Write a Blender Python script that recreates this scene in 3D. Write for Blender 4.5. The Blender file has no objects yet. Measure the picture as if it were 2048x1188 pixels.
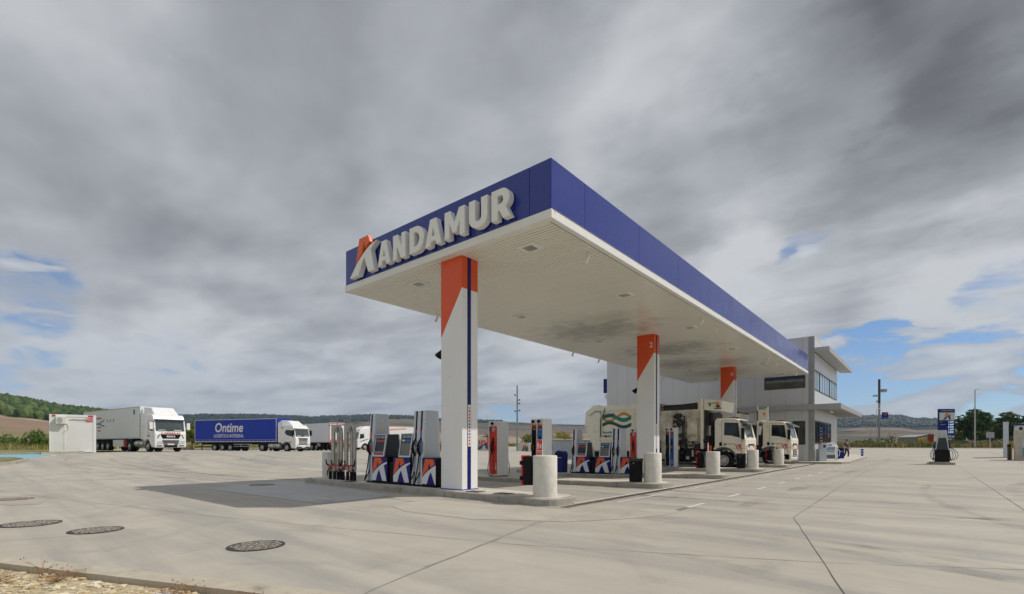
import bpy, bmesh, math, random
from math import sin, cos, pi, radians, sqrt, exp, atan2
from mathutils import Vector, Matrix, noise as mnoise
random.seed(7)
S = bpy.context.scene
COL = S.collection
# ---------------------------------------------------------------- camera
YAW = radians(40)
cam_d = bpy.data.cameras.new('camera')
cam = bpy.data.objects.new('camera', cam_d)
COL.objects.link(cam)
cam.location = (0, 0, 1.4)
cam.rotation_euler = (radians(90), 0, YAW)
cam_d.sensor_width = 36
cam_d.lens = 36 * 985 / 2048
cam_d.shift_y = (890 - 594) / 2048
cam_d.clip_start = 0.1
cam_d.clip_end = 9000
S.camera = cam
# ---------------------------------------------------------------- colour management
S.view_settings.view_transform = 'Standard'
S.view_settings.look = 'None'
S.view_settings.exposure = 0.30
S.view_settings.gamma = 1
S.cycles.max_bounces = 7
S.cycles.diffuse_bounces = 4
S.cycles.glossy_bounces = 3
# ---------------------------------------------------------------- sun
SUN = Vector((0.66, 0.59, 1.0)).normalized()
sun_d = bpy.data.lights.new('sun', 'SUN')
sun_d.energy = 2.5
sun_d.angle = radians(0.5)
sun_d.color = (1.0, 0.95, 0.87)
sun = bpy.data.objects.new('sun', sun_d)
sun.rotation_euler = SUN.to_track_quat('Z', 'Y').to_euler()
sun.location = (0, 0, 40)
COL.objects.link(sun)
# ---------------------------------------------------------------- node helper
class NT:
    def __init__(s, tree):
        s.t = tree; s.n = tree.nodes; s.l = tree.links
    def node(s, kind, **kw):
        n = s.n.new(kind)
        for k, v in kw.items(): setattr(n, k, v)
        return n
    def put(s, sock, v):
        if isinstance(v, bpy.types.NodeSocket): s.l.new(v, sock)
        elif v is not None:
            if hasattr(sock, 'default_value'):
                dv = sock.default_value
                if hasattr(dv, '__len__') and not hasattr(v, '__len__'): v = [v] * len(dv)
                if hasattr(dv, '__len__') and len(v) == 3 and len(dv) == 4: v = tuple(v) + (1,)
                sock.default_value = v
    def math(s, op, a, b=None, c=None, clamp=False):
        n = s.node('ShaderNodeMath', operation=op, use_clamp=clamp)
        s.put(n.inputs[0], a); s.put(n.inputs[1], b); s.put(n.inputs[2], c)
        return n.outputs[0]
    def vmath(s, op, a, b=None, out=0):
        n = s.node('ShaderNodeVectorMath', operation=op)
        s.put(n.inputs[0], a); s.put(n.inputs[1], b)
        return n.outputs[out]
    def mix(s, f, a, b, mode='MIX'):
        n = s.node('ShaderNodeMix', data_type='RGBA', blend_type=mode)
        s.put(n.inputs[0], f); s.put(n.inputs[6], a); s.put(n.inputs[7], b)
        return n.outputs[2]
    def noise(s, vec, scale, detail=4, rough=0.5, dist=0.0, out=0):
        n = s.node('ShaderNodeTexNoise')
        s.put(n.inputs['Vector'], vec); s.put(n.inputs['Scale'], scale); s.put(n.inputs['Detail'], detail)
        s.put(n.inputs['Roughness'], rough); s.put(n.inputs['Distortion'], dist)
        return n.outputs[out]
    def mapr(s, v, a, b, c=0.0, d=1.0, smooth=False):
        n = s.node('ShaderNodeMapRange')
        if smooth: n.interpolation_type = 'SMOOTHSTEP'
        for i, x in enumerate((v, a, b, c, d)): s.put(n.inputs[i], x)
        return n.outputs[0]
    def mapping(s, vec, scale=(1, 1, 1), rot=(0, 0, 0), loc=(0, 0, 0)):
        n = s.node('ShaderNodeMapping')
        s.put(n.inputs['Vector'], vec); n.inputs['Scale'].default_value = scale
        n.inputs['Rotation'].default_value = rot; n.inputs['Location'].default_value = loc
        return n.outputs[0]
# ---------------------------------------------------------------- sky
def pix_dir(px, py):
    k, v = (px - 1024) / 985, (890 - py) / 985
    c, s_ = cos(YAW), sin(YAW)
    return Vector((k * c - s_, k * s_ + c, v)).normalized()
W = bpy.data.worlds.new('World'); S.world = W; W.use_nodes = True
nt = NT(W.node_tree); W.node_tree.nodes.clear()
tc = nt.node('ShaderNodeTexCoord').outputs['Generated']
sep = nt.node('ShaderNodeSeparateXYZ'); nt.put(sep.inputs[0], tc)
zc = nt.math('ADD', nt.math('MAXIMUM', sep.outputs[2], 0.0), 0.10)
cmb = nt.node('ShaderNodeCombineXYZ')
nt.put(cmb.inputs[0], nt.math('DIVIDE', sep.outputs[0], zc)); nt.put(cmb.inputs[1], nt.math('DIVIDE', sep.outputs[1], zc))
P = cmb.outputs[0]
rotz = -atan2(0.29, -1.2)
big = nt.noise(nt.mapping(P, scale=(0.5, 0.72, 1), rot=(0, 0, rotz)), 1.0, 6, 0.46, 0.25)
fine = nt.noise(nt.mapping(P, scale=(0.95, 1.5, 1), rot=(0, 0, rotz), loc=(3, 7, 0)), 1.9, 8, 0.54, 0.2)
puff = nt.noise(nt.mapping(tc, scale=(6.5, 6.5, 24), loc=(1.3, 0.4, 0.2)), 1.0, 7, 0.5, 0.4)
# direction wobbled by noise so that the placed light and dark areas get ragged borders
wob = nt.noise(nt.mapping(tc, scale=(2.2, 2.2, 4.5)), 1.6, 6, 0.6, 0.0, out=1)
wdir = nt.vmath('NORMALIZE', nt.vmath('ADD', tc, nt.vmath('MULTIPLY', nt.vmath('SUBTRACT', wob, (0.5, 0.5, 0.5)), (0.34, 0.34, 0.26))))
def blobs(lst):
    acc = None
    for px, py, rad, w in lst:
        d = nt.vmath('DOT_PRODUCT', wdir, tuple(pix_dir(px, py)), out=1)
        m = nt.mapr(d, cos(radians(rad)), cos(radians(rad * 0.25)), 0.0, w, smooth=True)
        acc = m if acc is None else nt.math('ADD', acc, m)
    return acc
dark = blobs([(900, 20, 22, .08), (1790, 150, 15, .42), (1950, 300, 9, .18), (1560, 60, 12, .16), (640, 90, 15, .16), (330, 330, 12, .12),
              (1330, 400, 9, .28), (1050, 60, 10, .16), (100, 420, 12, .12), (1700, 560, 8, .20), (250, 560, 12, .10), (560, 640, 10, .10)])
bright = blobs([(1540, 330, 11, .26), (1230, 210, 12, .24), (880, 200, 10, .12), (1560, 560, 8, .22), (1900, 480, 10, .22), (1930, 640, 9, .20),
                (150, 200, 10, .08), (300, 640, 12, .16), (1110, 690, 9, .20), (500, 760, 14, .18), (60, 730, 10, .2)])
blue = blobs([(20, 640, 7, .40), (330, 735, 6, .26), (130, 610, 6, .28), (1660, 790, 5, .9), (1760, 800, 6, 1.0), (1860, 780, 6, 1.0), (1960, 800, 7, .9), (1880, 745, 4.5, .8),
              (1855, 690, 3.5, .45), (1960, 690, 3.5, .35), (2040, 560, 3, .4), (1660, 500, 3, .35), (1960, 860, 5, .8), (1020, 820, 3, .7), (960, 790, 3, .5)])
tone = nt.math('ADD', nt.math('ADD', nt.mapr(big, 0.32, 0.70, -0.13, 0.13), nt.math('MULTIPLY', nt.mapr(fine, 0.32, 0.68, -1.0, 1.0), nt.mapr(sep.outputs[2], 0.15, 0.55, 0.20, 0.13))), nt.math('SUBTRACT', nt.math('ADD', dark, 0.30), bright))
ramp = nt.node('ShaderNodeValToRGB')
cr = ramp.color_ramp; cr.elements[0].position = 0.0; cr.elements[0].color = (0.50, 0.515, 0.535, 1)
cr.elements[1].position = 1.0; cr.elements[1].color = (0.105, 0.108, 0.118, 1)
e = cr.elements.new(0.35); e.color = (0.335, 0.35, 0.375, 1)
e = cr.elements.new(0.65); e.color = (0.225, 0.235, 0.255, 1)
nt.put(ramp.inputs[0], tone)
cloud_mask = nt.math('SUBTRACT', 1.0, nt.mapr(nt.math('ADD', blue, nt.mapr(nt.math('ADD', fine, big), 0.75, 1.25, 0.28, -0.28)), 0.22, 0.72, 0.0, 1.0, smooth=True))
# white cumulus banks low over the hills to the right
low = nt.mapr(sep.outputs[2], 0.30, 0.02, 0.0, 1.0)
puffm = nt.mapr(nt.math('ADD', puff, nt.math('MULTIPLY', low, 0.035)), 0.50, 0.575, 0.0, 0.94, smooth=True)
cloud_all = nt.math('MAXIMUM', cloud_mask, puffm)
pcol = nt.mix(nt.mapr(puff, 0.52, 0.70, 0.0, 1.0), (0.36, 0.39, 0.44), (0.60, 0.61, 0.62))
ccol = nt.mix(cloud_mask, pcol, ramp.outputs[0])
ccol = nt.mix(nt.mapr(sep.outputs[2], 0.22, 0.0, 0.0, 0.3), ccol, (0.37, 0.42, 0.48))
sky = nt.node('ShaderNodeTexSky', sky_type='NISHITA')
sky.sun_disc = False; sky.sun_elevation = math.asin(SUN.z); sky.sun_rotation = atan2(SUN.x, SUN.y)
sky.air_density = 1.0; sky.dust_density = 0.0; sky.ozone_density = 6.0; sky.altitude = 1500
bg1 = nt.node('ShaderNodeBackground'); nt.put(bg1.inputs[0], sky.outputs[0]); bg1.inputs[1].default_value = 0.085
bg2 = nt.node('ShaderNodeBackground'); nt.put(bg2.inputs[0], ccol); bg2.inputs[1].default_value = 1.0
ms = nt.node('ShaderNodeMixShader'); nt.put(ms.inputs[0], cloud_all)
nt.l.new(bg1.outputs[0], ms.inputs[1]); nt.l.new(bg2.outputs[0], ms.inputs[2])
wo = nt.node('ShaderNodeOutputWorld'); nt.l.new(ms.outputs[0], wo.inputs[0])
W.cycles.sampling_method = 'MANUAL'; W.cycles.sample_map_resolution = 512
# ================================================================ helpers
MATS = {}
def mat(name, col, rough=0.6, metal=0.0, var=0.12, scale=3.0, bump=0.0, bscale=60.0, spec=0.5, coat=0.0, trans=0.0, dirt=0.0, dirtcol=(0.08, 0.07, 0.055), emit=0.0, stretch=(1, 1, 1)):
    if name in MATS: return MATS[name]
    m = bpy.data.materials.new(name); m.use_nodes = True
    n = NT(m.node_tree); b = m.node_tree.nodes['Principled BSDF']
    oc = n.mapping(n.node('ShaderNodeTexCoord').outputs['Object'], scale=stretch)
    c = tuple(col)
    base = n.mix(n.mapr(n.noise(oc, scale, 6, 0.6), 0.3, 0.7), tuple(x * (1 - var) for x in c), tuple(min(1, x * (1 + var)) for x in c))
    if dirt > 0:
        dm = n.mapr(n.noise(oc, scale * 0.7, 8, 0.68, 0.4), 0.62 - dirt * 0.28, 0.78, 0.0, 0.85)
        base = n.mix(dm, base, dirtcol)
    n.put(b.inputs['Base Color'], base)
    n.put(b.inputs['Roughness'], n.mapr(n.noise(oc, scale * 2.3, 3), 0.3, 0.7, max(0.02, rough - 0.06), min(1, rough + 0.06)))
    b.inputs['Metallic'].default_value = metal
    b.inputs['Specular IOR Level'].default_value = spec
    if coat: b.inputs['Coat Weight'].default_value = coat; b.inputs['Coat Roughness'].default_value = 0.08
    if trans: b.inputs['Transmission Weight'].default_value = trans
    if emit:
        n.put(b.inputs['Emission Color'], c); b.inputs['Emission Strength'].default_value = emit
    if bump:
        bn = n.node('ShaderNodeBump'); bn.inputs['Strength'].default_value = bump; bn.inputs['Distance'].default_value = 0.01
        n.put(bn.inputs['Height'], n.noise(oc, bscale, 5, 0.6)); n.l.new(bn.outputs[0], b.inputs['Normal'])
    MATS[name] = m
    return m
class MB:
    def __init__(s): s.v = []; s.f = []; s.m = []; s.sm = []
    def add(s, vs, fs, m=0, smooth=False):
        o = len(s.v); s.v += [tuple(v) for v in vs]
        for f in fs: s.f.append([o + i for i in f]); s.m.append(m); s.sm.append(smooth)
        return s
    def box(s, x0, x1, y0, y1, z0, z1, m=0):
        vs = [(x, y, z) for z in (z0, z1) for y in (y0, y1) for x in (x0, x1)]
        return s.add(vs, [(0, 2, 3, 1), (4, 5, 7, 6), (0, 1, 5, 4), (2, 6, 7, 3), (0, 4, 6, 2), (1, 3, 7, 5)], m)
    def hexa(s, b, t, m=0):   # bottom quad, top quad (ccw from above)
        return s.add(list(b) + list(t), [(3, 2, 1, 0), (4, 5, 6, 7), (0, 1, 5, 4), (1, 2, 6, 5), (2, 3, 7, 6), (3, 0, 4, 7)], m)
    def prism(s, poly, plane, a, b, m=0):
        area = sum(poly[i][0] * poly[(i + 1) % len(poly)][1] - poly[(i + 1) % len(poly)][0] * poly[i][1] for i in range(len(poly)))
        if area < 0: poly = poly[::-1]
        n = len(poly)
        def P(p, t): return {'xz': (p[0], t, p[1]), 'yz': (t, p[0], p[1]), 'xy': (p[0], p[1], t)}[plane]
        vs = [P(p, a) for p in poly] + [P(p, b) for p in poly]
        A = list(range(n)); B = list(range(n, 2 * n))
        fl = (plane == 'xz')
        if a > b: fl = not fl
        fs = [A if fl else A[::-1], B[::-1] if fl else B]
        for i in range(n):
            j = (i + 1) % n
            q = (i, j, n + j, n + i); fs.append(q[::-1] if fl else q)
        return s.add(vs, fs, m)
    def cyl(s, p0, p1, r0, r1=None, n=16, m=0, caps=True, smooth=True):
        if r1 is None: r1 = r0
        p0, p1 = Vector(p0), Vector(p1); d = (p1 - p0).normalized()
        u = d.orthogonal().normalized(); w = d.cross(u)
        vs = []
        for p, r in ((p0, r0), (p1, r1)):
            for i in range(n):
                a = 2 * pi * i / n; vs.append(p + u * (r * cos(a)) + w * (r * sin(a)))
        s.add(vs, [(i, (i + 1) % n, n + (i + 1) % n, n + i) for i in range(n)], m, smooth)
        if caps: s.add(vs, [list(range(n))[::-1], list(range(n, 2 * n))], m)
        return s
    def tube(s, pts, r, n=8, m=0):
        pts = [Vector(p) for p in pts]; rs = r if hasattr(r, '__len__') else [r] * len(pts)
        vs = []; pu = None
        for i, p in enumerate(pts):
            d = (pts[min(i + 1, len(pts) - 1)] - pts[max(i - 1, 0)]).normalized()
            u = d.orthogonal().normalized() if pu is None else (pu - d * pu.dot(d)).normalized()
            pu = u; w = d.cross(u)
            for k in range(n):
                a = 2 * pi * k / n; vs.append(p + u * (rs[i] * cos(a)) + w * (rs[i] * sin(a)))
        fs = []
        for i in range(len(pts) - 1):
            for k in range(n):
                a, b = i * n + k, i * n + (k + 1) % n
                fs.append((a, b, b + n, a + n))
        s.add(vs, fs, m, True)
        s.add(vs, [list(range(n))[::-1], list(range((len(pts) - 1) * n, len(pts) * n))], m)
        return s
    def ball(s, c, r, n=10, m=0):
        rx, ry, rz = r if hasattr(r, '__len__') else (r, r, r)
        vs = [(c[0], c[1], c[2] - rz)]; h = n // 2 + 1
        for i in range(1, h):
            t = pi * i / h
            for k in range(n):
                a = 2 * pi * k / n; vs.append((c[0] + rx * sin(t) * cos(a), c[1] + ry * sin(t) * sin(a), c[2] - rz * cos(t)))
        vs.append((c[0], c[1], c[2] + rz)); L = len(vs) - 1; fs = []
        for k in range(n):
            fs.append((0, 1 + (k + 1) % n, 1 + k)); fs.append((L, 1 + (h - 2) * n + k, 1 + (h - 2) * n + (k + 1) % n))
            for i in range(h - 2):
                a, b = 1 + i * n + k, 1 + i * n + (k + 1) % n; fs.append((a, b, b + n, a + n))
        return s.add(vs, fs, m, True)
    def wheel(s, c, r, w, hub=0, m=0, axis=1):   # lathe of a rounded tyre profile round the y axis
        prof = [(r * .58, -w / 2), (r * .93, -w / 2), (r, -w / 2 * .8), (r, w / 2 * .8), (r * .93, w / 2), (r * .58, w / 2)]
        n = 28; vs = []
        for k in range(n):
            a = 2 * pi * k / n
            for (q, y) in prof: vs.append((c[0] + q * cos(a), c[1] + y, c[2] + q * sin(a)))
        L = len(prof); fs = []
        for k in range(n):
            for i in range(L):
                a = k * L + i; b = k * L + (i + 1) % L; a2 = ((k + 1) % n) * L + i; b2 = ((k + 1) % n) * L + (i + 1) % L
                fs.append((a, a2, b2, b))
        return s.add(vs, fs, m, True)
    def build(s, name, mats, parent=None, loc=(0, 0, 0), rot=(0, 0, 0), bevel=0.0, seg=2):
        me = bpy.data.meshes.new(name); me.from_pydata(s.v, [], s.f)
        if not isinstance(mats, (list, tuple)): mats = [mats]
        for m in mats: me.materials.append(m)
        if any(s.m): me.polygons.foreach_set('material_index', s.m)
        me.polygons.foreach_set('use_smooth', s.sm)
        me.update()
        o = bpy.data.objects.new(name, me); COL.objects.link(o)
        o.location = loc; o.rotation_euler = rot
        if parent is not None: o.parent = parent
        if bevel:
            bm = bmesh.new(); bm.from_mesh(me); bmesh.ops.remove_doubles(bm, verts=bm.verts, dist=1e-5); bm.to_mesh(me); bm.free()
            bv = o.modifiers.new('bevel', 'BEVEL'); bv.width = bevel; bv.segments = seg; bv.limit_method = 'ANGLE'; bv.angle_limit = radians(25)
            for p in me.polygons: p.use_smooth = False
        return o
def tag(o, label=None, cat=None, group=None, kind=None):
    if label: o['label'] = label
    if cat: o['category'] = cat
    if group: o['group'] = group
    if kind: o['kind'] = kind
    return o
def thing(name, label, cat, loc=(0, 0, 0), rz=0.0, group=None):
    o = bpy.data.objects.new(name, None); COL.objects.link(o); o.location = loc; o.rotation_euler = (0, 0, rz)
    o.empty_display_size = 0.3
    return tag(o, label, cat, group)
def copy_tree(o, parent=None):
    c = o.copy(); COL.objects.link(c)
    if parent is not None: c.parent = parent
    for ch in [x for x in COL.objects if x.parent == o]: copy_tree(ch, c)
    return c
def dup(o, label, loc, rz=None, group=None):
    c = copy_tree(o); c['label'] = label; c.location = loc
    if rz is not None: c.rotation_euler = (0, 0, rz)
    if group: c['group'] = group
    return c
def text(name, s_, size, m, parent, loc, face='front', bold=0.0, depth=0.002, align='CENTER', spacing=1.0, sx=1.0, rz=0.0, shear=0.0, roll=0.0):
    cu = bpy.data.curves.new('t', 'FONT'); cu.body = s_; cu.size = size; cu.extrude = depth; cu.offset = bold * size
    cu.align_x = align; cu.align_y = 'CENTER'; cu.space_character = spacing; cu.resolution_u = 3; cu.shear = shear
    t = bpy.data.objects.new('t', cu); COL.objects.link(t)
    me = bpy.data.meshes.new_from_object(t.evaluated_get(bpy.context.evaluated_depsgraph_get()))
    bpy.data.objects.remove(t); bpy.data.curves.remove(cu)
    me.name = name; me.materials.clear(); me.materials.append(m)
    o = bpy.data.objects.new(name, me); COL.objects.link(o); o.parent = parent
    o.location = loc; o.scale = (sx, 1, 1)
    R = Matrix.Rotation({'front': 0, 'right': pi / 2, 'back': pi, 'left': -pi / 2}[face] + rz, 3, 'Z') @ Matrix.Rotation(pi / 2, 3, 'X') @ Matrix.Rotation(roll, 3, 'Z')
    o.rotation_euler = R.to_euler()
    return o
def clip_rect(poly, x0, x1, y0, y1):
    def cl(p, f, inter):
        out = []
        for i in range(len(p)):
            a, b = p[i - 1], p[i]
            if f(b):
                if not f(a): out.append(inter(a, b))
                out.append(b)
            elif f(a): out.append(inter(a, b))
        return out
    def ix(v): return lambda a, b: (v, a[1] + (b[1] - a[1]) * (v - a[0]) / (b[0] - a[0]))
    def iy(v): return lambda a, b: (a[0] + (b[0] - a[0]) * (v - a[1]) / (b[1] - a[1]), v)
    p = cl(poly, lambda q: q[0] >= x0 - 1e-9, ix(x0)); p = cl(p, lambda q: q[0] <= x1 + 1e-9, ix(x1))
    p = cl(p, lambda q: q[1] >= y0 - 1e-9, iy(y0)); p = cl(p, lambda q: q[1] <= y1 + 1e-9, iy(y1))
    return p
def sst(a, b, x):
    t = max(0.0, min(1.0, (x - a) / (b - a))); return t * t * (3 - 2 * t)
def gz(X, Y):
    gx = .8 * sst(-20, -50, X) * (1 - .25 * sst(15, 32, Y)); gy = .85 * sst(45, 100, Y)
    return gx + gy * (1 - gx) - .24 * exp(-((X + 14) / 5) ** 2 - ((Y - 22) / 7) ** 2)
# the brand's letter A: a cut-off red roof shape over a sweeping pair of legs
LOGO_TOP = [(-.01, .30), (.18, 1.0), (.64, 1.0), (.73, .81), (.60, .735), (.49, .665), (.42, .88), (.33, .565), (.18, .455)]
def arc(p):
    return p
LOGO_LEGS = [(-.26, 0.0), (-.10, .15), (.06, .31), (.24, .455), (.42, .575), (.62, .69), (.84, .78), (1.12, .85), (1.02, .765), (.84, .66), (1.03, 0.0), (.735, 0.0), (.51, .50), (.40, .36), (.30, .18), (.20, 0.0)]

# ---- palette
M_white = mat('white painted panel', (.80, .80, .79), .32, var=.02, scale=1)
M_offwhite = mat('off white panel', (.70, .69, .64), .4, var=.04)
M_orange = mat('orange panel', (.74, .085, .010), .35, var=.05)
M_blue = mat('dark blue panel', (.003, .012, .16), .32, var=.05, spec=.25)
M_bluemid = mat('royal blue', (.01, .05, .45), .45, var=.06)
M_silver = mat('brushed aluminium sheet', (.50, .525, .55), .38, metal=.55, var=.04)
M_black = mat('black plastic', (.006, .006, .008), .45, var=.2, spec=.18)
M_dark = mat('dark grey panel', (.035, .048, .053), .4, var=.08, spec=.3)
M_rubber = mat('black rubber', (.012, .012, .012), .75, var=.25, bump=.3, spec=.2)
M_red = mat('red plastic', (.62, .02, .02), .35, var=.06)
M_lblue = mat('light blue plastic', (.02, .14, .50), .35, var=.06)
M_steel = mat('galvanised steel', (.42, .42, .40), .42, metal=.6, var=.15, scale=6)
M_inox = mat('weathered stainless tube', (.46, .44, .40), .34, metal=.75, var=.2, scale=5)
M_screen = mat('dark screen glass', (.03, .045, .06), .12, var=.3)
M_lcd = mat('grey display window', (.22, .26, .30), .15, var=.1)
M_concrete = mat('cast concrete', (.52, .49, .43), .85, var=.14, scale=4, bump=.35, bscale=45, dirt=.22, dirtcol=(.24, .22, .19))
M_conc_dk = mat('kerb concrete', (.36, .335, .285), .85, var=.2, scale=2.4, bump=.4, bscale=40, dirt=.35, dirtcol=(.19, .17, .14))
M_glass = mat('dark window glass', (.010, .018, .022), .06, var=.4, spec=.45)
M_yellow = mat('yellow paint', (.65, .40, .03), .5, var=.08)
M_lettergrey = mat('pale letter acrylic', (.84, .84, .82), .4, var=.02)
M_rim = mat('wheel rim', (.52, .51, .50), .45, metal=.15, var=.2)
M_lamp = mat('headlamp glass', (.55, .57, .60), .1, var=.15)
M_plate = mat('number plate', (.72, .72, .70), .4, var=.02)
M_orangelens = mat('amber lens', (.75, .2, .02), .25)
M_chassis = mat('chassis black', (.012, .012, .012), .7, var=.4, spec=.2)
# ================================================================ ground
def struct(o, kind='structure'): o['kind'] = kind; return o
# ---- concrete material in world metres
def concrete_mat(name, c0, c1, seed=0.0, streaky=1.0):
    m = bpy.data.materials.new(name); m.use_nodes = True
    n = NT(m.node_tree); b = m.node_tree.nodes['Principled BSDF']
    geo = n.node('ShaderNodeTexCoord').outputs['Object']
    p = n.mapping(geo, loc=(seed, seed * .7, 0))
    large = n.noise(p, 0.16, 5, 0.55); med = n.noise(p, 0.9, 8, 0.62, 0.5); fin = n.noise(p, 18, 4, 0.65)
    st = n.noise(n.mapping(p, rot=(0, 0, -radians(40)), scale=(0.10, 1.1, 1)), 0.9, 8, 0.6, 0.3)   # tyre polish running across the yard
    st2 = n.noise(n.mapping(p, rot=(0, 0, -radians(8)), scale=(0.12, 1.8, 1), loc=(5, 2, 0)), 0.8, 7, 0.6, 0.35)
    base = n.mix(n.mapr(large, 0.3, 0.7), c0, c1)
    base = n.mix(n.mapr(n.noise(n.mapping(p, loc=(9, 3, 0)), 0.42, 8, .68, .3), .46, .66, 0, .38), base, (c0[0] * .80, c0[1] * .79, c0[2] * .78))
    base = n.mix(n.mapr(med, 0.35, 0.70, 0.0, 0.36), base, (c0[0] * .72, c0[1] * .72, c0[2] * .73))
    base = n.mix(n.mapr(st, 0.47, 0.66, 0.0, 0.62 * streaky), base, (.24, .23, .22))
    base = n.mix(n.mapr(st2, 0.50, 0.68, 0.0, 0.55 * streaky), base, (.25, .24, .225))
    base = n.mix(n.mapr(n.noise(p, 0.5, 7, 0.65, 1.0), 0.54, 0.74, 0.0, 0.6), base, (.21, .205, .19))
    base = n.mix(n.mapr(fin, 0.25, 0.75, 0.0, 0.28), base, (.50, .465, .405))
    v = n.node('ShaderNodeTexVoronoi'); n.put(v.inputs['Vector'], p); v.inputs['Scale'].default_value = 2.2
    base = n.mix(n.mapr(v.outputs['Distance'], 0.028, 0.018, 0.0, 0.6), base, (.12, .11, .10))      # oil spots and stones
    base = n.mix(n.mapr(n.noise(n.mapping(p, loc=(31, 11, 0)), 0.12, 6, .7, .6), .56, .70, 0.0, .45), base, (.50, .43, .33))
    n.put(b.inputs['Base Color'], base)
    n.put(b.inputs['Roughness'], n.mapr(st, 0.4, 0.7, 0.85, 0.62))
    bn = n.node('ShaderNodeBump'); bn.inputs['Strength'].default_value = 0.25; bn.inputs['Distance'].default_value = 0.008
    n.put(bn.inputs['Height'], n.math('ADD', n.noise(p, 55, 4, 0.7), n.math('MULTIPLY', med, 0.6)))
    n.l.new(bn.outputs[0], b.inputs['Normal'])
    return m
M_yard = concrete_mat('yard concrete', (.405, .368, .302), (.495, .455, .385))
M_pad = concrete_mat('pale grey concrete pad', (.50, .51, .51), (.44, .445, .445), 40, .5)  # paler and greyer than the yard concrete
M_apron = concrete_mat('pale concrete apron', (.50, .475, .43), (.46, .43, .375), 80, .5)
EP = Vector((-8.37, .57, 0)); EN = Vector((-.375, .927, 0)); ED = Vector((.927, .375, 0))
def sheet(name, m, xs, ys, dz, zf=gz, cut=None):
    vs = [(x, y, zf(x, y) + dz) for y in ys for x in xs]; nx = len(xs)
    fs = [(j * nx + i, j * nx + i + 1, (j + 1) * nx + i + 1, (j + 1) * nx + i) for j in range(len(ys) - 1) for i in range(nx - 1)]
    me = bpy.data.meshes.new(name); me.from_pydata(vs, [], fs); me.materials.append(m)
    if cut:
        bm = bmesh.new(); bm.from_mesh(me)
        bmesh.ops.bisect_plane(bm, geom=bm.verts[:] + bm.edges[:] + bm.faces[:], plane_co=cut[0], plane_no=cut[1], clear_inner=True)
        bm.to_mesh(me); bm.free()
    for p in me.polygons: p.use_smooth = True
    o = bpy.data.objects.new(name, me); COL.objects.link(o); return o
def fr(a, b, s):
    out = []; x = a
    while x < b: out.append(x); x += s
    return out + [b]
struct(sheet('forecourt', M_yard, fr(-88, 70, 1.5), fr(-50, 113, 1.5), 0, cut=(EP, EN)))
def poly_sheet(name, m, pts, dz, kind='structure', step=1.0):
    """a thin sheet that follows the yard's slope"""
    me = bpy.data.meshes.new(name); bm = bmesh.new()
    f = bm.faces.new([bm.verts.new((x, y, 0)) for x, y in pts]); bm.normal_update()
    if f.normal.z < 0: bmesh.ops.reverse_faces(bm, faces=[f])
    xs = [p[0] for p in pts]; ys = [p[1] for p in pts]
    for a, lo, hi in ((0, min(xs), max(xs)), (1, min(ys), max(ys))):
        v = math.ceil(lo / step) * step
        while v < hi:
            co = [0, 0, 0]; co[a] = v; no = [0, 0, 0]; no[a] = 1
            bmesh.ops.bisect_plane(bm, geom=bm.verts[:] + bm.edges[:] + bm.faces[:], plane_co=co, plane_no=no); v += step
    for v in bm.verts: v.co.z = gz(v.co.x, v.co.y) + dz
    bm.to_mesh(me); bm.free(); me.materials.append(m)
    o = bpy.data.objects.new(name, me); COL.objects.link(o); o['kind'] = kind; return o
def line_sheet(name, m, pts, w, dz, wob=0.0, seg=0.5):
    q = []
    for i in range(len(pts) - 1):
        a, b = Vector(pts[i] + (0,)), Vector(pts[i + 1] + (0,)); L = (b - a).length; k = max(1, int(L / seg))
        for j in range(k): q.append(a.lerp(b, j / k))
    q.append(Vector(pts[-1] + (0,)))
    vs = []
    for i, p in enumerate(q):
        d = (q[min(i + 1, len(q) - 1)] - q[max(i - 1, 0)]).normalized(); s_ = Vector((-d.y, d.x, 0))
        o_ = mnoise.noise(p * 1.7) * wob; ww = w * (1 + (mnoise.noise(p * 5.1) * 1.2 if wob else 0)) / 2
        for t in (-ww, ww):
            c = p + s_ * (o_ + t); vs.append((c.x, c.y, gz(c.x, c.y) + dz))
    fs = [(2 * i, 2 * i + 2, 2 * i + 3, 2 * i + 1) for i in range(len(q) - 1)]
    return vs, fs
def lines(name, m, items, dz, wob=0.0, kind='structure'):
    mb = MB()
    for pts, w in items:
        vs, fs = line_sheet(name, m, pts, w, dz, wob); mb.add(vs, [f[::-1] for f in fs])
    o = mb.build(name, m); o['kind'] = kind; return o
M_joint = mat('dark joint line', (.10, .092, .08), .9, var=.3)  # plain dark colour for joints and cracks
M_seal = mat('joint stain', (.33, .31, .27), .9, var=.2)
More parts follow.
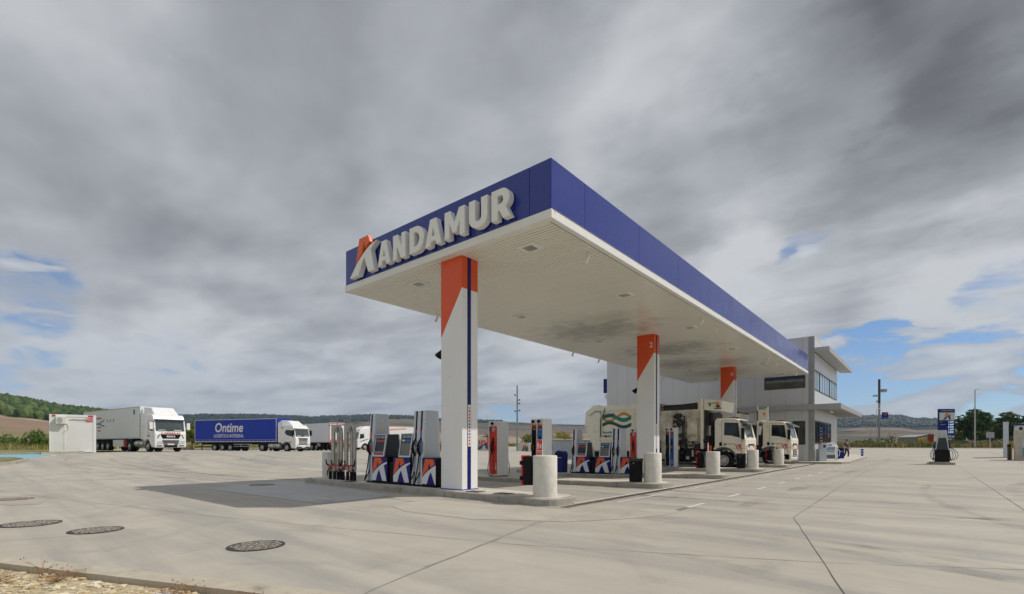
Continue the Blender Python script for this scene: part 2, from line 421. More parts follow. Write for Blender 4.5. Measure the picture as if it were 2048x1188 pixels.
lines('paving_joint', M_joint, [
    ([(-1.93, 10.71), (-.6, 5.62), (-.25, 4.4)], .010),
    ([(-6.6, 6.95), (-6.25, 7.09), (-1.93, 10.71), (1.44, 13.45), (9, 19.6), (24, 32)], .010),
    ([(-1.95, 10.75), (-2.2, 20), (-2.4, 34), (-2.5, 60)], .011),
    ([(1.5, 13.5), (1.63, 15.21), (1.66, 41.4), (1.7, 80)], .011),
    ([(-22, 1.3), (-16, 2.5), (-10.36, 3.72), (-4.35, 5.35), (-.96, 6.85), (.85, 7.91), (6, 11.2)], .008),
    ([(-3.6, 1.7), (-4.09, 2.78), (-5.2, 6.54), (-5.9, 8.9)], .009),
    ([(-10.6, -.2), (-10.1, 1.2), (-9.6, 3.9)], .007),
    ([(-40, 4.2), (-31.54, 6.0), (-25.78, 8.2), (-20.37, 9.4), (-17.5, 9.7)], .016),
    ([(-70, 30), (-40, 24), (-18.5, 15.9)], .02), ([(-24.5, 2), (-24, 9), (-23.6, 40)], .018),
    ([(5.4, 12), (5.6, 40), (5.8, 80)], .02), ([(-20, 20.8), (-17.6, 18.9)], .02),
    ([(-2.2, 20), (1.65, 20.6), (20, 23)], .015), ([(-2.3, 28), (1.66, 28.3), (30, 31)], .015), ([(-2.4, 36), (30, 38)], .018),
], .004, wob=.012)
lines('paving_stain', M_seal, [([(-4.4, 3.7), (-5.0, 6.0), (-5.7, 8.6)], .05)], .0025, wob=.05)
M_ochre = concrete_mat('ochre stained concrete', (.45, .385, .295), (.42, .36, .28), 120, .6)
poly_sheet('concrete_patch', M_pad, [(-17.77, 5.79), (-11.01, 6.03), (-11.2, 8.3), (-17.4, 9.25), (-18.9, 8.7)], .006)
apron = [(-9.75, 8.2), (-9.4, 6.9), (-8.4, 6.5), (-6.6, 6.62), (-5.0, 7.5), (-4.4, 8.4), (-4.0, 9.4), (-3.95, 10.3), (-4.5, 10.2), (-5.6, 9.3), (-6.2, 8.85), (-7.5, 8.7)]
M_apron2 = concrete_mat('pale ochre-washed apron', (.47, .415, .325), (.535, .505, .445), 61, .4)
poly_sheet('concrete_patch', M_apron2, apron, .005)
poly_sheet('concrete_patch', M_ochre, [(-19.2, 1.0), (-18.3, .7), (-16.2, 1.25), (-16.0, 1.75), (-17.2, 2.0), (-18.9, 1.75)], .005)
# ---- painted lines
M_paint = mat('worn white road paint', (.66, .66, .64), .7, var=.1, scale=6, dirt=.75, dirtcol=(.5, .47, .41))
lines('white_line', M_paint, [([(-6.42, 9.95), (-6.42, 41.5)], .09)], .008)
lines('white_line', M_paint, [([(-5.74, y), (-5.74, y + 3.6)], .08) for y in (10.8, 15.6, 20.4, 25.2, 30.0, 34.8)], .008)
lines('white_line', M_paint, [([(-4.06, 10.95 + (0 if i else 0) + i * 2.95), (-4.06, 12.0 + i * 2.95)], .11) for i in range(10)], .008)
lines('white_line', mat('grey worn paint', (.2, .2, .2), .8), [([(-4.06, 10.4), (-4.06, 10.93)], .11)], .0082)
lines('yellow_line', mat('faded yellow paint', (.66, .52, .36), .8, var=.12), [([(-31.54, 6.3), (-27.5, 7.75), (-25.78, 8.35), (-20.37, 9.6), (-17.8, 10.0)], .07)], .008)
lines('red_line', mat('red paint', (.5, .06, .04), .8, var=.3, dirt=.4), [([(-19.5, 16.5), (-17.5, 16.9)], .10), ([(-23, 19), (-21.6, 19.3)], .10), ([(-18.5, 14.4), (-17.3, 14.6)], .08)], .008)
# tyre marks: thin rubber films, only partly covering the concrete
m_t = bpy.data.materials.new('rubber film'); m_t.use_nodes = True
n = NT(m_t.node_tree); b = m_t.node_tree.nodes['Principled BSDF']; b.inputs['Base Color'].default_value = (.10, .098, .095, 1); b.inputs['Roughness'].default_value = .8
g = n.node('ShaderNodeTexCoord').outputs['Object']
n.put(b.inputs['Alpha'], n.math('MULTIPLY', n.mapr(n.noise(g, 1.1, 6, .7), .38, .66, 0, .24), n.mapr(n.noise(g, .22, 3, .5), .36, .60, 0, 1)))
def arc_line(cx, cy, r, a0, a1, n_=26): return [(cx + r * cos(radians(a0 + (a1 - a0) * i / n_)), cy + r * sin(radians(a0 + (a1 - a0) * i / n_))) for i in range(n_ + 1)]
tm = []
for (cx, cy, r, a0, a1) in ((-6, -12, 21, 20, 100), (-2, -16, 29, 30, 110), (-30, 40, 30, 240, 320), (-34, 34, 27, 235, 330), (20, 44, 27, 170, 250), (26, 20, 24, 110, 200), (-14, -30, 38, 50, 120), (-48, -6, 22, -10, 70), (10, -20, 42, 60, 130), (-40, 6, 9, 20, 160)):
    for o_ in (0, 2.05): tm.append((arc_line(cx, cy, r + o_, a0, a1), .26))
for x0, y0, x1, y1 in ((-3.2, 12, -2.6, 60), (.6, 10, -.4, 70), (3.4, 12, 3.0, 80), (-60, 17, -20, 12.4), (-58, 21, -19, 18.5), (-30, 12.6, 8, 12.9), (-30, 19.0, 12, 19.2), (-26, 25.2, 16, 25.0), (-26, 31.6, 14, 31.3)):
    d = Vector((x1 - x0, y1 - y0)).normalized()
    for o_ in (0, 2.05):
        if abs(x1 - x0) < 2 and x0 > -3: continue
        tm.append(([(x0 - d.y * o_, y0 + d.x * o_), (x1 - d.y * o_, y1 + d.x * o_)], .30))
lines('tyre_mark', m_t, tm, .0022, wob=.02)
# drainage channel with rusty grating
gm = MB()
gm.box(-6.30, -6.06, 9.2, 41.6, -.02, .010, 0)
for i in range(0, 540): y = 9.23 + i * .06; gm.box(-6.27, -6.09, y, y + .022, .010, .014, 1)
g_o = gm.build('drain_channel', [mat('channel frame concrete', (.30, .26, .22), .85, var=.25, dirt=.3), mat('rusty grating', (.16, .11, .085), .7, metal=.3, var=.4)])
tag(g_o, 'long rusty drainage channel running beside the white line at the ends of the pump islands', 'drain')
# ---- manhole covers
M_cast = mat('worn cast iron', (.40, .345, .29), .65, metal=.3, var=.3, scale=20)
M_castdk = mat('cast iron rim', (.05, .05, .05), .6, metal=.3)
def manhole(x, y, r, label, rz=0):
    t = thing('manhole_cover', label, 'manhole cover', (x, y, gz(x, y)), rz, 'manhole covers in the concrete')
    c = MB(); c.cyl((0, 0, -.01), (0, 0, .008), r * .93, n=40)
    rr = random.Random(int(x * 100)); k = 0
    gx = -r
    while gx < r:
        gy = -r
        while gy < r:
            if gx * gx + gy * gy < (r * .86) ** 2:
                a = rr.choice((0.5, 2.1)); d1 = Vector((cos(a), sin(a), 0)); d2 = Vector((-sin(a), cos(a), 0)); ce = Vector((gx + rr.uniform(-.014, .014), gy + rr.uniform(-.01, .01), .008))
                q = [ce - d1 * .030 - d2 * .011, ce + d1 * .030 - d2 * .011, ce + d1 * .030 + d2 * .011, ce - d1 * .030 + d2 * .011]
                c.hexa(q, [p + Vector((0, 0, .006)) for p in q], 1)
            gy += .052
        gx += .066
    c.build('cover', [M_castdk, M_cast], t)
    ring = MB(); n = 44; vs = []
    for i in range(n):
        a = 2 * pi * i / n
        for rad, z in ((r * .95, .002), (r * .95, .011), (r * .985, .011), (r * .985, .002)): vs.append((rad * cos(a), rad * sin(a), z))
    ring.add(vs, [(i * 4 + j, i * 4 + (j + 1) % 4, ((i + 1) % n) * 4 + (j + 1) % 4, ((i + 1) % n) * 4 + j) for i in range(n) for j in range(4)])
    ring.build('rim', M_castdk, t)
manhole(-7.1, 2.95, .37, 'round cast iron manhole cover, rightmost of the three in the front row')
manhole(-10.4, 1.8, .37, 'round cast iron manhole cover in the middle of the three in the front row')
manhole(-12.15, 1.2, .43, 'largest round cast iron manhole cover, close to the gravel at the left edge')
manhole(-18.0, 1.45, .42, 'round manhole cover set in an ochre coloured patch at the far left')
manhole(-17.83, 7.6, .42, 'dark manhole cover lying in the canopy shadow')
# ---- stones at the slab's edge: edge beam, gravel, pebbles, weeds
eb = MB()
for i in range(60):
    a = EP + ED * (-22 + i * 1.2); b = a + ED * 1.195
    q = [a - EN * .0, b - EN * .0, b + EN * .26, a + EN * .26]
    eb.hexa([p + Vector((0, 0, -.3)) for p in q], [p + Vector((0, 0, gz(p.x, p.y) + .007)) for p in q])
o = eb.build('kerb', mat('edge beam concrete', (.46, .405, .32), .88, var=.12, scale=5, bump=.4, dirt=.2)); o['kind'] = 'structure'
M_gravel = mat('limestone gravel bed', (.46, .38, .235), .95, var=.35, scale=14, bump=1.0, bscale=30, dirt=.25, dirtcol=(.20, .15, .09))
def side(x, y): return (Vector((x, y, 0)) - EP).dot(EN)
mb = MB(); rows = fr(0.0, 14, .18); cols = fr(-24, 34, .25); vs = []
for r in rows:
    for c_ in cols:
        p = EP + ED * c_ - EN * (r - .01)
        vs.append((p.x, p.y, -.04 + .02 * mnoise.noise(p * 2.1) + .012 * mnoise.noise(p * 9) - .02 * sst(3, 0, r)))
nc = len(cols)
mb.add(vs, [(j * nc + i, (j + 1) * nc + i, (j + 1) * nc + i + 1, j * nc + i + 1) for j in range(len(rows) - 1) for i in range(nc - 1)], 0, True)
o = mb.build('gravel', M_gravel); o['kind'] = 'structure'
rr = random.Random(3); mb = MB()
ico = bmesh.new(); bmesh.ops.create_icosphere(ico, subdivisions=1, radius=1); iv = [v.co.copy() for v in ico.verts]; iff = [tuple(v.index for v in f.verts) for f in ico.faces]; ico.free()
for i in range(9000):
    t = rr.uniform(-3.5, 6.5); r = rr.uniform(.02, 2.6); p = EP + ED * t - EN * r
    s_ = .008 + .045 * rr.random() ** 3.2
    sx, sy, sz = s_ * rr.uniform(.8, 1.7), s_ * rr.uniform(.7, 1.2), s_ * rr.uniform(.25, .6); a = rr.uniform(0, pi)
    z = -.04 + .02 * mnoise.noise(p * 2.1) + sz * .3 - .02 * sst(3, 0, r)
    vs = []
    for v in iv:
        q = v * rr.uniform(.75, 1.15); vs.append((p.x + q.x * sx * cos(a) - q.y * sy * sin(a), p.y + q.x * sx * sin(a) + q.y * sy * cos(a), z + q.z * sz))
    mb.add(vs, iff, rr.choice((0, 0, 1, 2)))
o = mb.build('pebbles', [mat('pale limestone chip', (.58, .49, .33), .9, var=.12), mat('ochre stone chip', (.45, .33, .18), .9, var=.15), mat('light stone chip', (.66, .60, .46), .9, var=.08)])
tag(o, 'loose pale limestone chips scattered over the verge at the lower left', 'gravel', kind='stuff')
M_straw = mat('dry straw stem', (.36, .22, .10), .9, var=.25); M_weed = mat('green weed leaf', (.09, .13, .03), .8, var=.3); M_seedh = mat('brown seed head', (.24, .13, .07), .9, var=.3)
def weed(name, t, r, h, label, n=26, green=0, spread=.16, seed=1):
    rr = random.Random(seed); p = EP + ED * t - EN * r
    mb = MB()
    for i in range(n):
        a = rr.uniform(0, 2 * pi); L = h * rr.uniform(.35, 1); s_ = spread * rr.uniform(.3, 1.3)
        q = [(0, 0, 0), (cos(a) * s_ * .4, sin(a) * s_ * .4, L * .5), (cos(a) * s_, sin(a) * s_, L * rr.uniform(.6, 1))]
        mb.tube(q, [.0022, .0017, .001], 4, 1 if green and i % 2 else 0)
        if rr.random() < .55: mb.ball(q[-1], (.006, .006, .008), 5, 2)
        if rr.random() < .6:
            b_ = (q[1][0] + rr.uniform(-.05, .05), q[1][1] + rr.uniform(-.05, .05), q[1][2] + .03); mb.tube([q[1], b_], [.0014, .001], 4, 0); mb.ball(b_, .006, 5, 2)
    o = mb.build(name, [M_straw, M_weed, M_seedh], loc=(p.x, p.y, -.045)); tag(o, label, 'weed', 'dry weeds along the slab edge')
weed('dry_weed', .95, .10, .26, 'tall thin dry weed with seed heads at the slab edge, far lower left', 14, spread=.14, seed=2)
weed('dry_weed', .8, .45, .10, 'low matted brown weed lying on the gravel near the slab edge', 60, spread=.28, seed=3)
weed('dry_weed', 1.35, .2, .14, 'bushy brown weed against the slab edge, right of the tall thin one', 50, spread=.24, seed=4)
weed('dry_weed', 3.05, .22, .15, 'reddish brown weed growing beside the crumpled plastic sheet', 45, spread=.2, seed=5)
weed('dry_weed', 4.15, .2, .12, 'dry weed beside the short concrete pipe stub', 40, spread=.22, seed=6)
weed('dry_weed', 3.7, .1, .10, 'small sparse dry weed between the plastic sheet and the pipe stub', 18, spread=.15, seed=7)
weed('dry_weed', .1, .95, .09, 'green low weed on the gravel at the bottom left corner', 40, green=1, spread=.2, seed=8)
pp = EP + ED * 2.85 - EN * .42
mb = MB(); vs = []
for j in range(7):
    for i in range(11): vs.append((i * .045 + .01 * mnoise.noise(Vector((i, j, 1))), j * .04, .015 + .05 * abs(mnoise.noise(Vector((i * .9, j * .9, 3.3))))))
mb.add(vs, [(j * 11 + i, j * 11 + i + 1, (j + 1) * 11 + i + 1, (j + 1) * 11 + i) for j in range(6) for i in range(10)], 0, True)
tag(mb.build('plastic_sheet', mat('crumpled clear plastic', (.62, .62, .64), .25, var=.06), loc=(pp.x, pp.y, -.04), rot=(0, 0, .3)), 'crumpled pale plastic sheet caught in weeds on the gravel', 'litter')
pp = EP + ED * 4.0 - EN * .28
tag(MB().cyl((0, 0, .045), (.34, -.16, .03), .05, n=16).build('pipe_stub', M_concrete, loc=(pp.x, pp.y, -.04)), 'short pale concrete pipe stub lying on the gravel by the slab edge', 'pipe')
# ---- kerbed grass and blue painted bay at the far left
M_grass = mat('dry yellow green grass', (.20, .20, .07), .95, var=.4, scale=.8, bump=.6, bscale=12)
M_bluepaint = mat('pale blue bay paint', (.20, .42, .48), .8, var=.15, dirt=.2, dirtcol=(.5, .48, .44))
poly_sheet('parking_bay', M_bluepaint, [(-46.2, 2.0), (-46.0, 4.9), (-43.6, 5.2), (-40.3, 3.8), (-40.2, 1.8), (-60, -10), (-62, -8)], .006)
lines('white_line', M_paint, [([(-39.9, 2.0), (-40.0, 3.9), (-43.5, 5.5), (-45.6, 5.1)], .16)], .009)
def kerb_run(pts, w=.2, h=.14):
    mb = MB()
    for i in range(len(pts) - 1):
        a, b = Vector(pts[i] + (0,)), Vector(pts[i + 1] + (0,)); d = (b - a).normalized(); n_ = Vector((-d.y, d.x, 0)) * w / 2
        q = [a - n_, b - n_, b + n_, a + n_]
        mb.hexa([p + Vector((0, 0, gz(p.x, p.y) - .1)) for p in q], [p + Vector((0, 0, gz(p.x, p.y) + h + .003 * (i % 2))) for p in q])
    return mb
o = kerb_run([(-62, -8), (-46.5, 2.0), (-46.1, 5.0), (-47.0, 6.1), (-50.6, 8.2)]).build('kerb', M_conc_dk); o['kind'] = 'structure'
o = kerb_run([(-60, -12), (-40.2, 1.6), (-39.3, 3.3), (-37.9, 3.6), (-35.5, 2.9), (-32, 0)]).build('kerb', M_conc_dk); o['kind'] = 'structure'
poly_sheet('grass_verge', M_grass, [(-46.6, 2.0), (-46.2, 5.0), (-47.2, 6.2), (-50.8, 8.3), (-53, 11.2), (-88, 11.9), (-88, -26), (-62, -8)], .11)
poly_sheet('grass_verge', M_grass, [(-40.2, 1.6), (-39.3, 3.2), (-37.9, 3.5), (-35.5, 2.8), (-32, 0), (-40, -8), (-60, -12)], .10)
# ---- land outside the yard, rising to the hills: one sheet to the horizon
PROF_A = [(-900, 770), (-300, 782), (0, 797), (60, 806), (100, 813), (180, 823), (260, 832), (330, 840), (420, 852), (560, 868), (700, 880), (900, 889), (3000, 889), (9000, 860)]
PROF_B = [(-900, 820), (100, 830), (200, 829), (365, 835), (400, 832), (480, 830), (560, 832), (620, 834.5), (740, 830), (820, 832.5), (880, 838), (985, 842), (1100, 846), (1170, 848), (1400, 850), (1600, 838), (1700, 835), (1726, 832.5), (1775, 831.8), (1804, 832), (1829, 837.6), (1878, 838.8), (1925, 842), (2100, 848), (2600, 852), (6000, 870)]
def interp(P_, x):
    if x <= P_[0][0]: return P_[0][1]
    for (a, b), (c, d) in zip(P_, P_[1:]):
        if x <= c: return b + (d - b) * (x - a) / (c - a)
    return P_[-1][1]
def ridge(P_, R, th):
    if abs(th) > 1.35: e_ = 26.0 + 14 * sin(3 * th); return e_ / 985 * R * .25
    px = 1024 + 985 * math.tan(th); return (890 - interp(P_, px) - (5 if P_ is PROF_A else 2.5)) / 985 * R * cos(th)
def land(X, Y):
    R = math.hypot(X, Y); th = -(atan2(Y, X) - (pi / 2 + YAW))
    th = (th + pi) % (2 * pi) - pi
    base = gz(X, Y) if R < 400 else .85
    RA, RB = 620.0, 1900.0 + 500 * sst(.3, .7, th)
    a = ridge(PROF_A, RA, th) * sst(.28, 1.0, R / RA) * (1 if R < RA else max(0, 1 - (R - RA) / 900))
    tb = R / RB
    b = ridge(PROF_B, RB, th) * (.45 * sst(.25, .7, tb) + .55 * sst(.66, 1.0, tb)) * (1 if R < RB else max(.3, 1 - (R - RB) / 3000))
    h = max(a, b) if a * b > 0 else max(a, b, 0)
    p = Vector((X, Y, 0))
    k = sst(180, 700, R) * (1 - sst(.86, .98, R / (RA if a >= b else RB)) * .75)
    return base + h + k * (3.5 * mnoise.noise(p / 130) + 9 * sst(700, 1600, R) * mnoise.noise(p / 330))
def wooded(X, Y):
    """how far up its slope a point lies, 0 foot to 1 crest, lowered where the slopes are bare"""
    R = math.hypot(X, Y); th = -(atan2(Y, X) - (pi / 2 + YAW)); th = (th + pi) % (2 * pi) - pi
    RA, RB = 620.0, 1900.0 + 500 * sst(.3, .7, th)
    a = ridge(PROF_A, RA, th); b = ridge(PROF_B, RB, th)
    hz = land(X, Y) - .85
    if R < RA * 1.15 and a > 6: return hz / a + .10
    return hz / max(b, 1) - .22 * sst(-.32, -.15, th) * (1 - sst(.45, .6, th)) + .22 * sst(.5, .6, th)
radii = [2, 5, 9, 15, 22, 30, 40, 52, 66, 82, 100, 118, 140, 165, 195, 230] + [260 + 20 * i for i in range(20)] + [690 + 45 * i for i in range(44)] + [2800, 3200, 3800, 5000, 7000]
angs = []
a = -pi
while a < pi - 1e-6:
    t = abs(a); angs.append(a); a += radians(.35) if t < 1.0 else radians(3)
vs = []
for R in radii:
    for th in angs:
        az = pi / 2 + YAW - th; X, Y = R * cos(az), R * sin(az)
        z = land(X, Y)
        ins = -88 < X < 70 and -50 < Y < 113
        vs.append((X, Y, z - (.9 if ins else (.0 if R > 200 else -.06))))
na = len(angs); fs = []
for j in range(len(radii) - 1):
    for i in range(na): fs.append((j * na + i, j * na + (i + 1) % na, (j + 1) * na + (i + 1) % na, (j + 1) * na + i))
me = bpy.data.meshes.new('land'); me.from_pydata(vs, [], fs)
for p in me.polygons: p.use_smooth = True
at_ = me.attributes.new('slope_share', 'FLOAT', 'POINT'); at_.data.foreach_set('value', [wooded(v[0], v[1]) if math.hypot(v[0], v[1]) > 240 else 0 for v in vs])
m = bpy.data.materials.new('farmland and forest'); m.use_nodes = True
n = NT(m.node_tree); b = m.node_tree.nodes['Principled BSDF']
g = n.node('ShaderNodeTexCoord').outputs['Object']; sp = n.node('ShaderNodeSeparateXYZ'); n.put(sp.inputs[0], g)
warp = n.vmath('ADD', g, n.vmath('MULTIPLY', n.noise(g, .004, 5, .6, out=1), (160, 160, 0)))
vo = n.node('ShaderNodeTexVoronoi'); n.put(vo.inputs['Vector'], n.mapping(warp, scale=(1, 1, 0), rot=(0, 0, .5))); vo.inputs['Scale'].default_value = .0075
r1 = n.node('ShaderNodeSeparateColor'); n.put(r1.inputs[0], vo.outputs['Color'])
rp = n.node('ShaderNodeValToRGB'); rp.color_ramp.interpolation = 'CONSTANT'
cs = [(0, (.34, .25, .18)), (.18, (.28, .20, .14)), (.36, (.40, .31, .21)), (.52, (.23, .165, .12)), (.66, (.13, .13, .07)), (.76, (.27, .20, .17)), (.9, (.07, .085, .045))]
rp.color_ramp.elements[0].color = cs[0][1] + (1,); rp.color_ramp.elements[1].position = cs[1][0]; rp.color_ramp.elements[1].color = cs[1][1] + (1,)
for p_, c_ in cs[2:]: e = rp.color_ramp.elements.new(p_); e.color = c_ + (1,)
n.put(rp.inputs[0], r1.outputs[0])
field = n.mix(n.mapr(n.noise(g, .03, 8, .65), .3, .7, 0, .5), rp.outputs[0], (.16, .12, .09))
forest = n.mix(n.mapr(n.noise(g, .09, 6, .7), .35, .65), (.008, .020, .016), (.026, .044, .026))
R_ = n.vmath('LENGTH', g, out=1)
field = n.mix(n.mapr(R_, 700, 1300, 0, .38), field, (.10, .072, .078))
att = n.node('ShaderNodeAttribute', attribute_name='slope_share')
fm = n.math('ADD', n.mapr(att.outputs['Fac'], .35, .95, -.42, .45), n.mapr(n.noise(n.mapping(g, scale=(1, 1, 3)), .0060, 8, .65), .3, .7, -.42, .42))
fm = n.mapr(fm, -.02, .05, 0, 1, smooth=True)
scrub = n.mapr(n.noise(g, .02, 7, .7), .56, .62, 0, .9)
near = n.mix(n.mapr(n.noise(g, .12, 7, .65), .4, .6), (.22, .20, .075), (.13, .16, .045))
field = n.mix(n.math('MULTIPLY', n.mapr(R_, 700, 1100, 0, .72), n.mapr(sp.outputs[0], -250, -900, 0, 1)), field, n.mix(n.mapr(n.noise(g, .012, 8, .7), .4, .6), (.075, .075, .04), (.17, .12, .09)))
col = n.mix(fm, n.mix(n.math('MULTIPLY', scrub, n.mapr(R_, 300, 800, 0, .8)), field, forest), forest)
col = n.mix(n.mapr(R_, 190, 330, 0, 1), near, col)
n.put(b.inputs['Base Color'], col); b.inputs['Roughness'].default_value = 1; b.inputs['Specular IOR Level'].default_value = .1
me.materials.append(m); o = bpy.data.objects.new('land', me); COL.objects.link(o); o['kind'] = 'structure'
# ================================================================ canopy
CX0, CX1, CY0, CY1, SZ = -15.04, -6.53, 9.17, 41.2, 6.56
can = thing('filling_station_canopy', 'long flat canopy over the pumps with dark blue fascia, white soffit and orange-topped columns', 'canopy', (-10.05, 25, 0))
def L(mb, name, mats, parent=can, off=(10.05, -25, 0), **k):   # geometry given in world coordinates, stored relative to the canopy's base
    mb.v = [(v[0] + off[0], v[1] + off[1], v[2] + off[2]) for v in mb.v]; return mb.build(name, mats, parent, **k)
M_fascia = mat('glossy blue fascia sheet', (.003, .020, .24), .26, var=.04, spec=.5, coat=.35, scale=.6, bump=.08, bscale=1.2)
M_trim = mat('white aluminium trim', (.80, .80, .78), .35, var=.02)
ft = .05
mb = MB(); z0, z1 = 6.79, 7.95
def panels(a, b, step, first):
    out = [a]; x = a + first
    while x < b - .3: out.append(x); x += step
    return out + [b]
ys = panels(CY0, CY1, 3.05, 1.45)
for a, b in zip(ys, ys[1:]): mb.box(CX1 - ft, CX1, a + .007, b - .007, z0, z1)
for a, b in zip(ys, ys[1:]): mb.box(CX0, CX0 + ft, a + .007, b - .007, z0, z1)
xs = [CX0, -13.75, -10.45, -7.15, CX1]
for a, b in zip(xs, xs[1:]):
    mb.box(a + .007, b - .007, CY0 - .003, CY0 + ft, z0, z1); mb.box(a + .007, b - .007, CY1 - ft, CY1 + .003, z0, z1)
mb.box(CX0 + .06, CX1 - .06, CY0 + .06, CY1 - .06, 7.70, 7.82, 0)
fas = L(mb, 'fascia', M_fascia)
mb = MB()   # white edge rail, two steps
for (x0, x1, y0, y1) in ((CX0 - .03, CX1 + .03, CY0 - .03, CY0 + .12), (CX0 - .03, CX1 + .03, CY1 - .12, CY1 + .03), (CX0 - .03, CX0 + .12, CY0 + .12, CY1 - .12), (CX1 - .12, CX1 + .03, CY0 + .12, CY1 - .12)):
    mb.box(x0, x1, y0, y1, 6.57, 6.785)
L(mb, 'edge_rail', M_trim, bevel=.015)
m = bpy.data.materials.new('white soffit slats'); m.use_nodes = True
n = NT(m.node_tree); b = m.node_tree.nodes['Principled BSDF']; g = n.node('ShaderNodeTexCoord').outputs['Object']
soil = None   # exhaust soot above the lanes
for (x, y, rx, ry, w_) in ((-1.2, -5.6, 3.0, 2.4, .55), (.2, -6.8, 1.6, 1.8, .25), (-.6, .8, 3.0, 2.3, .6), (-2.0, 5.9, 2.6, 2.4, .55), (.9, 6.9, 1.8, 1.8, .35), (-1.4, 11.5, 2.4, 2.0, .4)):
    d = n.vmath('LENGTH', n.vmath('MULTIPLY', n.vmath('SUBTRACT', n.vmath('MULTIPLY', g, (1, 1, 0)), (x, y, 0)), (1 / rx, 1 / ry, 0)), out=1)
    q = n.mapr(n.math('ADD', d, n.mapr(n.noise(g, 1.4, 6, .7), .3, .7, -.45, .45)), 1.15, .1, 0, w_, smooth=True)
    soil = q if soil is None else n.math('MAXIMUM', soil, q)
base = n.mix(n.mapr(n.noise(n.mapping(g, scale=(.5, 7, 1)), 1, 5, .6), .3, .7), (.82, .81, .74), (.88, .87, .80))
n.put(b.inputs['Base Color'], n.mix(soil, base, (.20, .18, .15)))
b.inputs['Roughness'].default_value = .23; b.inputs['Specular IOR Level'].default_value = .7
mb = MB(); y = CY0 + .12; xa, xb = CX0 + .12, CX1 - .12; xm = -10.62
prof = []
while y < CY1 - .13:
    y2 = min(y + .122, CY1 - .12)
    prof += [(y, SZ + .045), (y + .001, SZ), (y2 - .034, SZ), (y2 - .033, SZ + .045)]; y = y2
for (p0, p1) in ((xa, xm - .02), (xm + .02, xb)):
    vs = [(p0, a, b_) for a, b_ in prof] + [(p1, a, b_) for a, b_ in prof]; k = len(prof)
    mb.add(vs, [(i, i + 1, k + i + 1, k + i) for i in range(k - 1)])
    for i in range(k - 1):
        if i % 4 == 3: mb.m[len(mb.m) - (k - 1) + i] = 1
mb.box(xm - .02, xm + .02, CY0 + .12, CY1 - .12, SZ - .012, SZ + .06)
L(mb, 'soffit', [m, mat('soffit joint shadow gap', (.10, .095, .08), .8)])
M_grille = mat('lamp grille', (.30, .33, .27), .3, var=.3)
for x in (-7.9, -12.4):
    for y in (10.15, 15.4, 21.5, 27.7, 34.0, 39.4):
        t = L(MB().box(x - .27, x + .27, y - .27, y + .27, SZ - .03, SZ + .02), 'recessed_light', M_trim, bevel=.01)
        q = MB()
        for i in (0, 1):
            for j in (0, 1): q.box(x - .15 + i * .155, x - .005 + i * .155, y - .15 + j * .155, y - .005 + j * .155, SZ - .036, SZ - .029)
        L(q, 'lens', M_grille, t, off=(10.05, -25, 0))
for x, yl in ((CX1 - .35, (11.4, 20.2, 22.0, 31.2, 33.4, 39.2)), (CX0 + .3, (13.0, 22.8, 25.6, 35))):
    for y in yl:
        q = MB().cyl((x, y, SZ + .0), (x, y, SZ - .03), .045, n=12).cyl((x, y, SZ - .02), (x, y, SZ - .13), .012, n=8).cyl((x, y, SZ - .10), (x - .06, y - .05, SZ - .30), .042, .05, n=12)
        L(q, 'spot_light', M_trim)
def column(Y, num):
    x0, x1, y0, y1 = -10.47, -9.63, Y, Y + .6; zb = gz(-10, Y) + .165; zt = SZ + .03
    c = MB()
    c.box(x0, x1, y0, y1, zb, zt, 0)
    col = L(c, 'column', [M_white])
    w = x1 - x0; zo = 5.1   # diagonal orange head: low on the left, high on the right
    o_ = MB()
    zr = 5.70
    o_.prism([(x0 - .003, zo - .68), (x1 + .003, zr), (x1 + .003, zt - .032), (x0 - .003, zt - .032)], 'xz', y0 - .004, y0 - .0005, 0)
    o_.box(x1 + .0005, x1 + .004, y0 - .004, y1 + .003, zr - .02, zt - .032)
    o_.box(x0 - .004, x0 - .0005, y0 - .004, y1 + .003, zo - .68, zt - .032)
    o_.prism([(x0 - .003, zo - .68), (x1 + .003, zr), (x1 + .003, zt - .032), (x0 - .003, zt - .032)], 'xz', y1 + .0005, y1 + .004, 0)
    L(o_, 'orange_head', M_orange, col)
    s_ = MB(); s_.box(x1 - .01, x1 + .006, y0 + .20, y0 + .335, zb + .003, zt - .035, 0); s_.box(x1 + .004, x1 + .0075, y0 + .20, y0 + .225, zb + .003, zt - .04, 1)
    L(s_, 'blue_stripe', [M_blue, M_black], col)
    g_ = MB(); g_.box(x1 + .006, x1 + .009, y0 + .215, y0 + .325, zb + 1.2, zb + 2.35, 0)
    for i in range(12): g_.cyl((x1 + .0085, y0 + .27, zb + 1.27 + i * .09), (x1 + .0105, y0 + .27, zb + 1.27 + i * .09), .03, n=10, m=(1, 1, 1, 2, 1, 2, 2, 1, 1, 1, 1, 3)[i], smooth=False)
    L(g_, 'safety_pictograms', [M_plate, M_red, M_bluemid, M_yellow], col)
    if num:
        text('column_number', num, .34, M_plate, col, (x1 - .14 + 10.05, y0 - .006 - 25, 6.05), 'front', .02)
    p_ = MB().box(x0 - .015, x1 + .015, y0 - .015, y1 + .015, zb - .02, zb + .03)
    L(p_, 'base_plate', M_bluemid, col)
    if num != '4':   # lantern-like floodlight bracket on the far left side
        s2 = MB().cyl((x0 - .0, Y + .1, 4.05), (x0 - .0 - .12, Y + .1, 4.0), .02, n=8).cyl((x0 - .05, Y + .1, 4.10), (x0 - .21, Y + .1, 3.93), .04, .13, n=14)
        L(s2, 'loudspeaker', M_black, col)
column(9.37, ''); column(21.72, '2'); column(34.15, '4')
